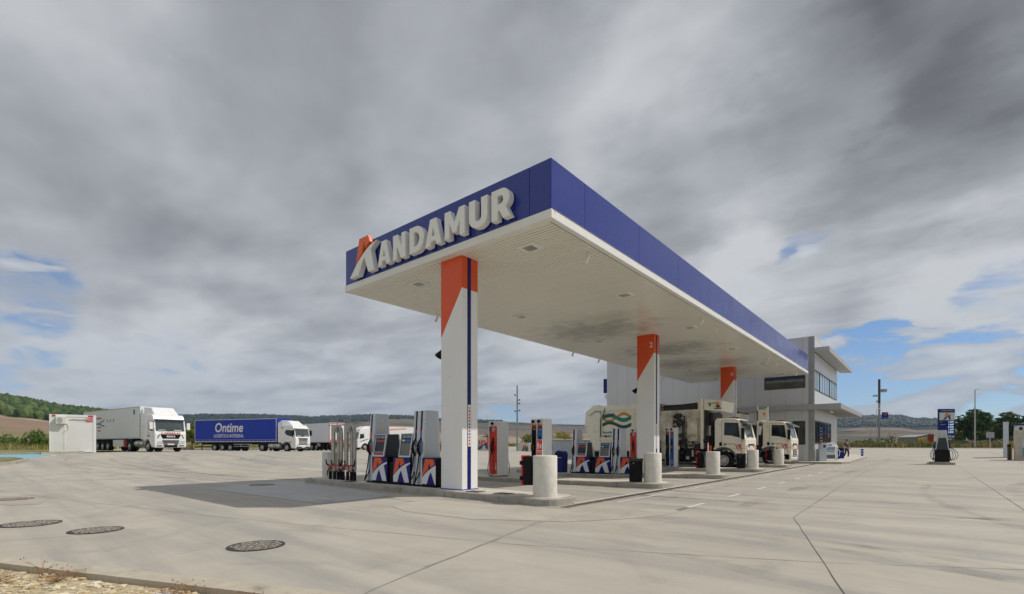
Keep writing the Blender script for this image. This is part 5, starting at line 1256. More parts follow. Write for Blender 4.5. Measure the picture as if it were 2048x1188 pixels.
# ================================================================ refuse trucks
M_cream = mat('cream truck paint', (.85, .80, .66), .40, var=.05, coat=.15, dirt=.10, dirtcol=(.30, .26, .2))
M_creamd = mat('grimy cream steel', (.72, .67, .53), .55, var=.12, scale=1.8, dirt=.62, dirtcol=(.055, .045, .035))
M_oily = mat('oily black machinery', (.018, .016, .014), .45, var=.5, scale=6)
M_teal = mat('teal green', (.01, .22, .14), .4); M_dgreen = mat('dark green', (.005, .075, .05), .4); M_ochre2 = mat('amber orange', (.62, .26, .03), .4)
M_redw = mat('hazard red', (.60, .02, .03), .4)
def refuse(label, loc, detailed=True):
    t = thing('refuse_truck', label, 'refuse truck', loc, 0, 'cream refuse trucks under the canopy')
    H, Lc, wx = 3.0, 1.72, -1.22
    prof = [(-Lc, 1.35), (wx - .60, 1.22)] + arc_pts(wx, .54, .70, pi * .80, pi * .02, 9)[1:] + [(-.42, .62), (-.42, .42), (-.04, .38), (0, .5), (.0, 1.75), (-.06, 1.92), (-.26, 2.70), (-.40, H - .12), (-.6, H), (-Lc + .12, H + .02), (-Lc, H - .15)]
    cb = MB().prism(prof, 'xz', -1.18, 1.18).build('cab', M_cream, t, bevel=.075, seg=3)
    def fx(z): return -.06 - .20 * (z - 1.92) / .78
    ws = MB(); n_ = 8; vs = []
    for z, hw_ in ((1.96, 1.12), (2.70, 1.06)):
        for i in range(n_ + 1): u = -1 + 2 * i / n_; vs.append((fx(z) + .025 - .05 * u ** 4, hw_ * u, z - (.10 * (1 - u * u) if z < 2 else 0)))
    k = n_ + 1; ws.add(vs, [(i, i + 1, k + i + 1, k + i) for i in range(n_)]); 
    ws.add([(v[0] - .04, v[1], v[2]) for v in vs], [(i + 1, i, k + i, k + i + 1) for i in range(n_)])
    w_ = ws.build('windscreen', M_ws, cb)
    MB().prism([(-.30, 2.70), (.06, 2.62), (.09, 2.70), (-.34, 2.90)], 'xz', -1.12, 1.12).build('sun_visor', mat('smoked visor', (.10, .14, .2), .06, var=.5, scale=3, spec=1), cb, bevel=.012)
    MB().tube([(.0, -.9, 1.90), (-.02, -.1, 1.93)], .014, 5).tube([(.0, .1, 1.90), (-.02, .8, 1.93)], .014, 5).build('wiper', M_black, cb)
    for s_ in (-1, 1):
        ya, yb = (-1.190, -1.176) if s_ < 0 else (1.176, 1.190)
        MB().prism([(-.30, 1.86), (-.40, 2.72), (-1.16, 2.76), (-1.18, 2.02), (-.75, 1.98)], 'xz', ya, yb).build('side_window', M_glass, cb)
        d_ = MB(); d_.box(-.22, -.208, ya, yb, .85, 2.85).box(-1.31, -1.298, ya, yb, 1.35, 2.85).box(-1.30, -.21, ya, yb, 2.84, 2.852)
        d_.build('door_gap', M_dark, cb)
        MB().box(-1.45, -1.30, ya - .004, yb + .004, 1.38, 1.60).build('fuel_flap', M_black, cb, bevel=.01)
        MB().box(-1.30, .0, ya - .001, yb + .001, 1.235, 1.265).build('yellow_stripe', M_yellow, cb)
        h_ = MB(); 
        for k in range(3): x_ = -.86 + k * .26; h_.prism([(max(x_, -.62), 1.45 - 0), (x_ + .13, 1.45), (x_ + .40, 1.16), (x_ + .27, 1.16)], 'xz', ya - .003, yb + .003, 1) if False else None
        h_.prism([(-.58, 1.48), (-.26, 1.48), (-.26, 1.12), (-.40, 1.12)], 'xz', ya - .003, yb + .003, 0); h_.prism([(-.50, 1.47), (-.43, 1.47), (-.28, 1.14), (-.35, 1.14)], 'xz', ya - .005, yb + .005, 1)
        h_.build('hazard_marking', [M_redw, M_plate], cb)
        hf = MB(); y_ = s_ * .93
        for k in range(2): z_ = 1.46 - k * .17; hf.prism([(y_ - .17, z_), (y_, z_ - .13), (y_ + .17, z_), (y_ + .17, z_ - .09), (y_, z_ - .22), (y_ - .17, z_ - .09)], 'yz', .002, .008)
        hf.build('front_chevron', M_redw, cb)
        mr = MB(); mr.box(-.18, -.03, min(s_ * 1.24, s_ * 1.42), max(s_ * 1.24, s_ * 1.42), 1.78, 2.42).tube([(-.2, s_ * 1.15, 2.62), (-.1, s_ * 1.3, 2.5)], .02, 6).tube([(-.2, s_ * 1.15, 1.72), (-.1, s_ * 1.3, 1.72), (-.1, s_ * 1.3, 1.9)], .018, 6)
        mr.build('wing_mirror', M_black, cb, bevel=.025)
        MB().prism(arc_pts(wx, .54, .78, pi * .99, pi * .02, 12) + arc_pts(wx, .54, .69, pi * .02, pi * .99, 12), 'xz', s_ * 1.16 - .06, s_ * 1.16 + .06).build('wheel_arch', mat('arch grey plastic', (.07, .08, .10), .5), cb)
        MB().box(-.52, -.06, min(s_ * .8, s_ * 1.18), max(s_ * .8, s_ * 1.18), .30, .85).build('bumper_corner', M_cream, cb, bevel=.06)
        MB().box(-.045, .006, s_ * .9 - .2, s_ * .9 + .2, .52, .76).build('headlight', M_lamp, cb, bevel=.015)
        MB().box(-.62, -.44, s_ * 1.1 - .08, s_ * 1.1 + .08, .36, .40).box(-.62, -.44, s_ * 1.1 - .08, s_ * 1.1 + .08, .64, .68).build('step', M_steel, cb)
    MB().box(.001, .01, -.62, .62, 1.30, 1.50).build('grille_slot', M_black, cb)
    MB().box(.004, .022, -.40, .40, 1.18, 1.40).build('white_plate', M_plate, cb)
    g_ = MB().box(.001, .012, -.62, .62, .62, 1.12)
    for i in range(4): g_.box(.012, .03, -.60, .60, .66 + i * .12, .71 + i * .12, 1)
    g_.build('grille', [M_black, M_rim], cb)
    MB().box(.004, .02, -.26, .26, .42, .53).build('number_plate', M_plate, cb)
    text('door_lettering', 'MANCOMUNIDAD', .07, M_dgreen, cb, (-.88, -1.196, 1.50), 'front', .01); text('door_lettering', 'AF', .16, M_dgreen, cb, (-1.2 + .07, -1.196, 1.47), 'front', .02)
    MB().box(-.95, -.5, -1.05, -.35, H + .02, H + .05).cyl((-.75, -.7, H + .05), (-.75, -.7, H + .12), .07, n=12, m=1).build('roof_beacon', [M_black, M_orangelens], cb)
    MB().box(-10.3, -.5, -.42, .42, .55, .98).build('chassis', M_chassis, t)
    for y in (-1.0, 1.0): wheel(t, wx, y, .54, .32)
    for x in (-7.6, -8.95):
        for y in (-.98, .98): wheel(t, x, y, .52, .5)
    return t, cb
t, cb = refuse('nearer cream refuse truck with green and orange wave emblem and an oil-stained loading mechanism', (-7.86, 31.3, gz(-12, 31)))
bd = MB(); Y0, Y1 = -1.24, 1.24
bd.prism([(-5.2, 1.05), (-5.2, 4.12), (-9.6, 4.12), (-9.62, 4.22), (-9.95, 4.20), (-10.55, 3.78), (-10.66, 2.75), (-10.1, 1.5), (-9.85, 1.05)], 'xz', Y0, Y1, 0)
body = bd.build('compactor_body', M_cream, t, bevel=.03)
rb = MB(); rb.box(-9.9, -5.2, Y0 - .05, Y0 - .002, 3.78, 4.0).box(-9.55, -9.38, Y0 - .06, Y0 - .003, 1.1, 4.1).box(-9.38, -5.2, Y0 - .045, Y0 - .003, 1.78, 1.92).box(-10.45, -10.1, Y0 - .03, Y0 - .002, 2.1, 2.16)
rb.box(-5.36, -5.18, Y0 - .05, Y0 - .002, 1.05, 4.1)
for x in (-6.85,): rb.box(x, x + .06, Y0 - .03, Y0 - .002, 1.1, 3.77)
rb.build('body_rib', M_cream, body)
MB().tube([(-9.0, Y0 - .05, 3.95), (-9.05, Y0 - .09, 3.6), (-9.3, Y0 - .09, 3.2), (-9.32, Y0 - .09, 2.0)], .03, 6).tube([(-9.2, Y0 - .06, 3.55), (-8.9, Y0 - .1, 3.4), (-8.5, Y0 - .08, 3.45), (-8.3, Y0 - .06, 3.6)], .025, 6).tube([(-9.25, Y0 - .09, 3.7), (-9.7, Y0 - .08, 3.8), (-10.2, Y0 - .08, 3.5)], .02, 6).box(-9.0, -8.85, Y0 - .1, Y0 - .003, 2.0, 2.1).build('hydraulic_hose', M_oily, body)
def ribbon(f_top, th, x0, x1, mat_, name='wave_emblem', rng=None):
    n_ = 22; up = [(x0 + (x1 - x0) * i / n_, f_top(i / n_)) for i in range(n_ + 1)]; dn = [(p[0], p[1] - th(i / n_)) for i, p in enumerate(up)]
    q = MB()
    for i in range(n_): q.prism([up[i], up[i + 1], dn[i + 1], dn[i]], 'xz', Y0 - .008, Y0 - .004)
    return q.build(name, mat_, body)
ex0, ex1 = -9.2, -7.05
ribbon(lambda u: 3.40 - .24 * cos(2 * pi * (u - .24)), lambda u: .20, ex0, ex1, M_ochre2)
q = ribbon(lambda u: 3.42 + .18 * cos(2 * pi * (u - .25)), lambda u: .27, ex0, ex1, M_teal); q.location.y = -.006
q = ribbon(lambda u: 2.92 + .16 * cos(2 * pi * (u - .25)), lambda u: .23, ex0, ex1, M_dgreen); q.location.y = -.003
text('body_lettering', 'Recogida Selectiva', .22, M_dgreen, body, (ex0, Y0 - .008, 2.30), 'front', .02, align='LEFT', sx=.95); text('body_lettering', 'Hondakinen Bilketa', .22, M_teal, body, (ex0, Y0 - .008, 2.05), 'front', .02, align='LEFT', sx=.95)
text('body_lettering', '1.08', .20, M_redw, body, (-8.9, Y0 - .008, 1.50), 'front', .02, align='LEFT')
# side loader section between body and cab
mb = MB(); mb.box(-5.17, -2.55, Y0 + .25, Y1, 1.25, 3.62, 0); mb.box(-5.1, -4.3, Y0 + .02, Y0 + .25, 1.9, 3.3, 0).box(-3.35, -2.75, Y0 + .05, Y0 + .25, 2.0, 3.1, 0).box(-3.15, -2.95, Y0 + .03, Y0 + .05, 2.85, 3.05, 2)
ld = mb.build('hopper', [M_creamd, M_oily, M_steel], t, bevel=.012)
MB().box(-5.1, -2.65, Y0 + .3, Y1 - .1, 3.62, 3.70).box(-5.0, -2.7, Y0 + .35, Y0 + .5, 3.7, 3.98).box(-4.9, -2.8, .6, .8, 3.7, 3.95).tube([(-5.1, Y0 + .3, 3.85), (-2.7, Y0 + .3, 4.02)], .03, 6).tube([(-5.1, Y0 + .3, 3.72), (-5.1, Y0 + .3, 4.08)], .03, 6).build('hopper_rail', M_oily, t)
rr = random.Random(5); mb = MB()
for i in range(46):
    a = rr.uniform(0, 2 * pi); r = rr.random() ** .6
    x = -3.98 + .36 * r * cos(a); z = 2.85 + .52 * r * sin(a); s_ = rr.uniform(.04, .14)
    mb.cyl((x, Y0 + .245, z), (x, Y0 + .24 - rr.uniform(.004, .012), z), s_, s_ * .9, n=7, smooth=False)
mb.build('oil_stain', M_oily, ld)
mb = MB()
mb.tube([(-3.55, Y0 + .1, 3.25), (-3.58, Y0 + .08, 1.5)], .05, 8).tube([(-3.66, Y0 + .1, 2.9), (-3.66, Y0 + .08, 1.2)], .03, 6).tube([(-4.1, Y0 + .1, 2.6), (-4.2, Y0, 1.9), (-3.9, Y0, 1.3)], .04, 8)
mb.box(-4.35, -3.6, Y0 + .05, Y0 + .22, 1.95, 2.15).box(-4.6, -2.6, Y0 + .0, Y0 + .2, .28, .36).box(-4.6, -4.45, Y0, Y0 + .2, .3, 1.3).box(-3.9, -3.78, Y0 - .02, Y0 + .2, .4, 1.75).box(-2.9, -2.6, Y0, Y0 + .3, .5, 1.5)
for i in range(26):
    x, z = rr.uniform(-5.1, -2.5), rr.uniform(.45, 1.7); w_, h_ = rr.uniform(.06, .35), rr.uniform(.05, .3)
    mb.box(x, x + w_, Y0 + rr.uniform(.02, .2), Y0 + .35, z, z + h_)
mb.box(-5.6, -2.5, Y0 + .36, .9, .45, 1.24)
mb.build('lifting_gear', M_oily, t)
for i in range(9):
    x, z = rr.uniform(-5.0, -2.7), rr.uniform(.5, 1.7); MB().box(x, x + rr.uniform(.04, .2), Y0 - .02 - .003 * i, Y0 + .1, z, z + rr.uniform(.1, .45)).build('cream_bracket', M_creamd, t, bevel=.01)
for q in ((-4.95, -4.55, .55, 1.45), (-3.3, -2.7, 1.68, 1.98), (-5.15, -4.35, 1.68, 1.95)): MB().box(q[0], q[1], Y0 - .06, Y0 + .2, q[2], q[3]).build('cream_bracket', M_creamd, t, bevel=.01)
mb = MB(); mb.box(-2.52, -2.36, Y0 - .02, Y0 + .2, 1.2, 4.25).box(-2.30, -2.20, Y0 + .1, Y0 + .3, 1.2, 3.55, 1).box(-2.75, -2.52, Y0 + .2, 1.1, 3.55, 4.15)
mb.build('front_mast', [M_cream, M_oily], t, bevel=.012)
lb = MB(); lb.hexa([(-2.34, Y0 + .02, 3.55), (-1.35, Y0 + .02, 3.42), (-1.35, 1.15, 3.42), (-2.34, 1.15, 3.55)], [(-2.34, Y0 + .02, 4.22), (-1.25, Y0 + .02, 4.05), (-1.25, 1.15, 4.05), (-2.34, 1.15, 4.22)])
lbo = lb.build('overhead_box', M_cream, t, bevel=.03)
MB().cyl((-1.5, Y0 - .04, 3.78), (-1.5, Y0 - .04, 3.96), .07, n=12).build('amber_beacon', M_orangelens, lbo)
MB().box(-1.58, -1.42, Y0 - .08, Y0 + .02, 3.68, 3.78).box(-1.7, -1.3, Y0 - .03, Y0 + .02, 3.58, 3.63).build('beacon_bracket', M_black, lbo)
MB().prism([(-2.05, 3.80), (-1.98, 3.98), (-1.9, 3.9), (-1.96, 3.72)], 'xz', Y0 + .01, Y0 + .017).build('emblem', M_teal, lbo)
text('box_lettering', 'ROS ROCA', .11, M_dgreen, lbo, (-1.82, Y0 + .012, 3.93), 'front', .02)
mb = MB().box(-2.30, -1.9, -.9, .9, 1.0, 3.4, 0).tube([(-2.1, Y0 + .2, 1.0), (-2.15, Y0 + .15, 3.4)], .05, 8).tube([(-1.95, Y0 + .3, 1.0), (-1.9, Y0 + .3, 3.4)], .035, 8).box(-2.28, -1.98, Y0 + .15, Y0 + .3, 2.0, 2.6, 1).build('pump_assembly', [M_oily, M_steel], t)
MB().cyl((-2.35, Y0 + .08, 1.7), (-2.0, Y0 + .08, 1.7), .12, n=12).box(-1.98, -1.9, Y0 + .02, Y0 + .12, 1.02, 1.4, 1).build('air_tank', [M_oily, M_orangelens], t)
# second refuse truck
t, cb = refuse('farther cream refuse truck with an open headboard frame behind its cab, beyond the fifth island', (-6.74, 37.75, gz(-8, 37)))
MB().prism([(-3.2, 1.2), (-3.2, 3.62), (-10.2, 3.62), (-10.6, 2.4), (-10.0, 1.1)], 'xz', -1.24, 1.24).build('compactor_body', M_cream, t, bevel=.03)
MB().tube([(-3.2, -1.1, 3.70), (-9.5, -1.1, 3.72)], .035, 6).tube([(-3.2, 1.1, 3.70), (-9.5, 1.1, 3.72)], .035, 6).box(-9.5, -3.2, -1.0, 1.0, 3.62, 3.66).tube([(-3.4, -1.1, 3.5), (-3.4, -1.1, 4.0)], .02, 5).build('roof_rail', M_oily, t)
fr_ = MB(); 
for s_ in (-1, 1): fr_.box(-2.08, -2.0, s_ * 1.15 - .04, s_ * 1.15 + .04, 1.4, 4.05)
fr_.box(-2.06, -2.02, -1.12, 1.12, 3.05, 3.78).box(-2.08, -1.40, -1.19, -1.15, 3.05, 3.80).box(-1.44, -1.38, -1.2, -1.12, 3.0, 4.0)
fr_.build('headboard', M_cream, t, bevel=.01)
MB().cyl((-1.6, -1.22, 3.42), (-1.6, -1.22, 3.58), .07, n=12).build('amber_beacon', M_orangelens, t)
MB().box(-3.1, -1.95, -1.0, 1.0, 1.0, 2.9, 0).cyl((-2.0, -1.05, 2.1), (-1.9, -1.05, 2.7), .14, n=12, m=1).build('pump_assembly', [M_oily, M_plate], t)
# ================================================================ things round the yard
def at(px, py_, d):   # place on the yard for a given sight line and distance (metres); positions are real ground points
    k = (px - 1024) / 985; r = k * d; X = r * cos(YAW) - d * sin(YAW); Y = r * sin(YAW) + d * cos(YAW); return X, Y
# ---- white site cabin
cx_, cy_ = -50.1, 7.3; az = radians(81)
t = thing('site_cabin', 'white flat-roofed site cabin with an air conditioner on its front', 'cabin', (cx_, cy_, .80), az); t.scale = (.76, 1, 1)
M_cab = mat('white cabin sheet', (.74, .74, .72), .45, var=.03, scale=1.2, dirt=.12, dirtcol=(.5, .46, .4))
MB().box(-1.72, 1.72, .03, 2.4, .08, 2.86).build('wall', M_cab, t)
q = MB(); q.box(-1.76, -1.62, -.0, .12, 0, 2.92).box(1.56, 1.78, -.0, .16, 0, 2.92).box(-1.615, 1.555, .0, .1, 2.76, 2.92).box(-1.615, 1.555, .0, .1, .04, .12).box(-1.76, 1.76, .13, 2.45, 2.87, 2.93).box(-.66, -.60, .005, .028, .125, 2.1); q.build('frame', M_trim, t)
ac = MB().box(-1.28, -.55, -.32, -.0, 2.2, 2.74).build('air_conditioner', M_offwhite, t, bevel=.02)
MB().cyl((-.98, -.33, 2.47), (-.98, -.322, 2.47), .22, n=20).build('fan_grille', mat('fan grille grey', (.42, .41, .37), .6), ac)
MB().tube([(-.55, -.04, 2.3), (-.35, -.03, 2.25), (-.3, -.03, 1.9), (-.75, -.03, 1.55)], .02, 6).tube([(-.2, -.03, 2.62), (1.2, -.03, 2.6)], .03, 6).build('pipe', M_offwhite, t)
sg = MB().box(.98, 1.5, -.012, .028, 2.42, 2.68).box(-1.55, -1.3, -.012, -.001, 2.78, 2.9).box(1.15, 1.55, -.012, -.001, 2.78, 2.9).build('sign_plate', mat('cabin sign red', (.60, .04, .05), .4), t)
text('sign_lettering', 'Cabisuar', .15, M_plate, sg, (1.24, -.016, 2.55), 'front', .01)
# ---- flat roofed house with terracotta roof behind the verge
X, Y = at(82, 888, 210); t = thing('farm_house', 'low house with a terracotta tiled roof half hidden behind bushes beyond the cabin', 'house', (X, Y, gz(X, Y) - .6), radians(25))
MB().box(-6, 6, -4, 4, 0, 2.6).build('wall', mat('grey render', (.30, .28, .26), .9), t)
MB().prism([(-4.6, 2.55), (0, 4.3), (4.6, 2.55)], 'yz', -6.4, 6.4).build('roof', mat('terracotta tiles', (.48, .20, .11), .85, var=.25, scale=8), t)
# ---- white concrete elements with the brand mark beyond the canopy
def mark(parent, cx, cz, s, y):
    a = MB().prism([(cx + (p[0] - .45) * s, cz + (p[1] - .5) * s) for p in LOGO_TOP], 'xz', y - .006, y - .002).build('logo', M_orangep, parent)
    MB().prism([(cx + (p[0] - .45) * s, cz + (p[1] - .5) * s) for p in LOGO_LEGS], 'xz', y - .008, y - .003).build('logo', M_navy2, parent)
M_navy2 = mat('navy emblem', (.03, .06, .18), .4)
M_cwall = mat('whitewashed concrete', (.58, .58, .56), .8, var=.06, dirt=.2, dirtcol=(.36, .34, .3))
X, Y = at(968, 905, 70); t = thing('tank_wall', 'white and orange painted wall block with the letter emblem, just right of the front column', 'wall', (X, Y, gz(X, Y) - .15), YAW)
w_ = MB().box(-.55, 2.4, 0, .6, 0, 2.1).build('wall', M_cwall, t)
MB().prism([(.35, 2.09), (2.38, 2.09), (2.38, .02), (.62, .02)], 'xz', -.012, -.002).build('orange_panel', M_orangep, w_)
MB().box(.2, 2.42, -.02, .62, 2.105, 2.2).build('coping', M_frame, w_)
mark(w_, -.05, 1.0, 1.25, -.003)
MB().box(-1.6, -.56, .1, .3, .2, 1.1).build('side_panel', mat('grey blue side panel', (.34, .36, .40), .6), t)
X, Y = at(1050, 905, 70); t = thing('tank_wall', 'small off-white wall block with the letter emblem, right of the tall thin mast', 'wall', (X, Y, gz(X, Y) - .32), YAW)
w_ = MB().box(-1.0, 1.05, 0, .5, 0, 1.48).build('wall', M_cwall, t); mark(w_, .0, .70, .85, -.003)
MB().box(-.75, -.62, -.012, -.002, 1.2, 1.33).box(.0, .08, -.012, -.002, 1.22, 1.3).build('small_sign', M_yellow, w_)
X, Y = at(1064, 905, 66); t = thing('air_water_post', 'small white and blue service post beside the emblem wall, seen behind the extinguisher sign', 'service post', (X, Y, gz(X, Y) - .2), YAW)
MB().box(-.45, .45, 0, .5, 0, 1.35).build('cabinet', M_plate, t, bevel=.04); MB().box(.0, .42, -.012, -.002, .15, 1.25).cyl((0.05, .2, 1.35), (.05, .2, 1.85), .12, n=10).build('blue_panel', M_lblue, t)
X, Y = at(1130, 905, 52); t = thing('white_container', 'long pale container wall with yellow flowering weeds above it, behind the blue waste bin', 'container', (X, Y, gz(X, Y) - .55), YAW)
MB().box(-1.6, 6.0, 0, 1.2, .1, 2.3).build('wall', mat('pale blue grey panel', (.52, .56, .60), .5, var=.05), t)
q = MB()
for i in range(7): q.box(-1.6 + i * 1.25, -1.56 + i * 1.25, -.02, -.002, .1, 2.3)
q.box(-1.6, 6.0, -.03, -.002, 2.24, 2.32); q.box(-1.6, 6, -.05, 1.2, -.1, .08, 1); q.build('rib', [M_steel, M_bluemid], t)
# ---- masts and lamp posts
def mast(px, py, d, h, name, label, kind, hr=.16):
    X, Y = at(px, py, d); t = thing(name, label, kind, (X, Y, gz(X, Y)), YAW)
    return t
M_mast = mat('weathered mast steel', (.25, .29, .29), .5, metal=.4, var=.15); M_mastdk = mat('dark mast top', (.05, .055, .06), .5, metal=.3)
def cams(mb, h, lst, m=1):
    for z, s_ in lst: mb.cyl((0, 0, z), (s_ * .45, 0, z), .04, n=6, m=m).box(min(s_ * .35, s_ * .85), max(s_ * .35, s_ * .85), -.2, .2, z - .12, z + .2, m)
    return mb
t = mast(1034.5, 906, 70, 9.2, 'camera_mast', 'tall thin mast with small cameras, seen between the white dispensers', 'mast')
MB().cyl((0, 0, 0), (0, 0, 9.3), .13, .10, n=10).build('pole', M_mast, t)
q = MB(); 
for z, s_ in ((7.9, -1), (7.2, 1), (6.7, 1), (5.7, 1), (5.6, -1)): q.cyl((0, 0, z), (s_ * .3, 0, z), .03, n=6).box(min(s_ * .2, s_ * .42), max(s_ * .2, s_ * .42), -.08, .08, z - .06, z + .12)
q.build('camera', M_mastdk, t)
t = mast(1758.5, 897, 100, 13.6, 'camera_mast', 'tallest mast with floodlights and a blue board, right of the building', 'mast')
MB().cyl((0, 0, -.2), (0, 0, 9.0), .20, .18, n=12).build('pole', M_mast, t); MB().box(-.17, .17, -.12, .12, 9.0, 13.9).build('pole_head', M_mastdk, t)
cams(MB(), 0, ((11.6, 1), (10.6, -1), (9.6, -1), (8.3, -1))).build('floodlight', [M_steel, M_mastdk], t) if False else None
q = MB(); q.box(.5, 1.3, -.4, .3, 11.3, 11.9).cyl((.2, 0, 11.6), (.6, 0, 11.6), .06, n=6).box(-1.1, -.45, -.4, .3, 10.4, 10.7).cyl((-.5, 0, 10.5), (-.1, 0, 10.5), .06, n=6).ball((-.45, 0, 9.4), .2, 8); q.build('floodlight', M_steel, t)
bs = MB().box(.55, 1.75, -.1, .05, 5.9, 7.2).build('blue_board', M_blue, t); MB().box(.75, 1.55, -.13, -.101, 6.0, 6.2, 0).prism([(.8, 6.5), (1.1, 6.8), (1.5, 6.55), (1.15, 6.65)], 'xz', -.13, -.101, 1).tube([(.75, -.12, 6.9), (1.1, -.12, 6.75), (1.3, -.12, 6.95), (1.6, -.12, 6.9)], .05, 5, 1).build('board_mark', [M_lblue, M_orangep], bs)
def lamp(px, py, d, h, arm, label, heads=1, r=.07):
    X, Y = at(px, py, d); t = thing('lamp_post', label, 'lamp post', (X, Y, gz(X, Y) - .1), YAW, 'lamp posts right of the building')
    MB().cyl((0, 0, 0), (0, 0, h), r, r * .55, n=10).build('pole', M_steel, t)
    for s_ in ((1,) if heads == 1 else (-1, 1)):
        q = MB().cyl((0, 0, h - .1), (s_ * arm * .5, 0, h + .02), .05, n=8).hexa([(s_ * arm * .45 - .0, -.16, h - .04), (s_ * arm * .45 + s_ * .75, -.16, h + .06), (s_ * arm * .45 + s_ * .75, .16, h + .06), (s_ * arm * .45, .16, h - .04)][::s_], [(s_ * arm * .45, -.14, h + .1), (s_ * arm * .45 + s_ * .75, -.14, h + .18), (s_ * arm * .45 + s_ * .75, .14, h + .18), (s_ * arm * .45, .14, h + .1)][::s_]); q.build('lamp_head', M_offwhite, t)
lamp(1950, 898, 83, 10.0, .5, 'tallest single-headed lamp post, in front of the big tree at the right', 1, .13)
lamp(1753, 897, 95, 7.6, .3, 'short lamp post just left of the tallest mast'); lamp(1742, 896, 100, 5.6, .3, 'low double-headed lamp post nearest to the building', 2)
lamp(1860.5, 894, 140, 8.2, .3, 'far small lamp post between the blue board and the price totem')
# ---- price totem
X, Y = at(1894, 895, 101); t = thing('price_totem', 'tall dark blue price totem with the letter emblem on a white field and fuel prices', 'price sign', (X, Y, gz(X, Y) - .1), YAW)
s_ = .1025
MB().box(-1.55, 1.62, 0, .45, 0, 8.05).build('panel', M_blue, t); q = MB().box(-1.55, 1.62, -.02, -.002, 5.75, 7.3).build('white_field', M_plate, t)
mark(q, .05, 6.5, 1.3, -.022)
text('totem_lettering', 'ANDAMUR GASOLEOS', .24, M_lblue2 if False else M_plate, t, (.03, -.01, 7.68), 'front', .01)
M_ledw = bpy.data.materials.new('lit price digits'); M_ledw.use_nodes = True; b_ = M_ledw.node_tree.nodes['Principled BSDF']; b_.inputs['Base Color'].default_value = (.6, .8, .95, 1); b_.inputs['Emission Color'].default_value = (.55, .8, 1, 1); b_.inputs['Emission Strength'].default_value = .55
for i, p_ in enumerate(('1.579', '1.649', '0.775', '1.479', '0.939')): text('price_digits', p_, .50, M_ledw, t, (.78, -.01, 5.38 - i * .53), 'front', .02)
for i, w_ in enumerate(('DIESEL', 'GASOLINA 95')): text('price_label', w_, .17, M_plate, t, (-1.4, -.01, 5.38 - i * .53), 'front', .01, align='LEFT')
text('price_label', 'ANDAMUR CARD', .17, M_plate, t, (.1, -.01, 2.68), 'front', .01)
q = MB()
for i, (r_, cols) in enumerate(((2.22, (0, 0, 0)), (1.68, (0, 0, 1)), (1.16, (3, 2, 0)), (.62, (3, 0, 0)), (.16, (3, 0, 3)))):
    for j, c_ in enumerate(cols):
        if c_ != 3: MB().box(-.15 + j * .58, .33 + j * .58, -.012, -.002, r_, r_ + .32, c_).build('service_pictogram', [M_plate, M_redw, M_orangep], t)
# ---- dispenser on its own small island, seen end on
X, Y = at(1884.5, 928, 35); g_ = gz(X, Y)
slab('pump_island', [(X - .72, Y - .42), (X + .68, Y - .42), (X + .68, Y + 4.2), (X - .72, Y + 4.2)], .19, M_islandtop, M_conc_dk, 'small separate kerbed island at the right, carrying one dispenser seen end on', None, 'pump island')
t = thing('fuel_dispenser', 'separate dispenser standing end on at the right, with hoses looping on both sides', 'fuel dispenser', (X - .40, Y - .1, g_ + .19), 0, 'long silver multi-hose dispensers')
# its long axis runs away from the camera: the same modules turned a quarter
inner = bpy.data.objects
def sub(fn):
    before = set(COL.objects); fn(); return [o for o in COL.objects if o not in before]
def end_on():
    MB().box(-.02, 1.65, -.015, .815, 0, .06).build('plinth', M_black, t)
    cabinet(t, .0, .85, None); display(t, .06, 'red', .86, w=.6, h=.86)
    tw = tower(t, .88, 1.38, {1.0: 'blue', 1.24: 'grey'}); MB().box(.872, .876, .36, .46, 1.75, 2.08).build('data_plate', mat('pale data plate', (.62, .62, .55), .5), tw)
    for sd, yy in ((1, .1), (-1, .7)):
        for k in range(3):
            w_ = (.30 + .14 * k) * (1 if sd > 0 else .6); x_ = .9 + .1 * k
            MB().tube([(x_, yy - sd * (w_ * a_), z_) for a_, z_ in ((-.1, 1.15), (.15, 1.12), (.55, .95), (.9, .70), (1.0, .45), (.85, .22), (.5, .10), (.15, .12), (-.05, .22))], .016, 7).build('hose', M_rubber, t)
new = sub(end_on)
t.rotation_euler = (0, 0, pi / 2); t.location = (X + .40, Y - .1, g_ + .19)
# ---- right edge: concrete wall, tall narrow totem side, yellow post
X, Y = at(2031, 921, 41); t = thing('concrete_wall', 'rough board-marked concrete wall block with an electric box at the right edge', 'wall', (X + 1.0, Y, gz(X, Y) - .1), 0)
MB().prism([(-1.02, 0), (2.6, 0), (2.6, 2.62), (-.75, 2.62), (-1.02, 2.56)], 'xz', 0, 1.0).build('wall', mat('board marked concrete wall', (.50, .46, .38), .85, var=.14, scale=3, bump=.5, bscale=20, dirt=.3, dirtcol=(.3, .26, .2), stretch=(2, 2, .6)), t)
q = MB().box(-.66, 1.0, -.04, -.002, 1.15, 1.78).build('notice_board', mat('grey board', (.50, .52, .52), .5), t)
MB().prism([(-.52, 1.36), (-.36, 1.36), (-.44, 1.50)], 'xz', -.05, -.042).build('warning_triangle', M_ochre2, q); text('notice_lettering', 'K', .2, M_dark, q, (-.14, -.045, 1.55), 'front')
MB().box(-.60, -.34, -.012, -.003, .40, 1.14).tube([(-.47, -.03, 1.14), (-.47, -.04, .6), (-.42, -.05, .42)], .05, 8, 1).build('hose_recess', [mat('pale teal recess', (.30, .42, .44), .4), M_dark], t)
X, Y = at(2019.5, 922, 41.5); t = thing('guard_post', 'black and yellow guard post beside the concrete wall', 'post', (X, Y, gz(X, Y)), YAW)
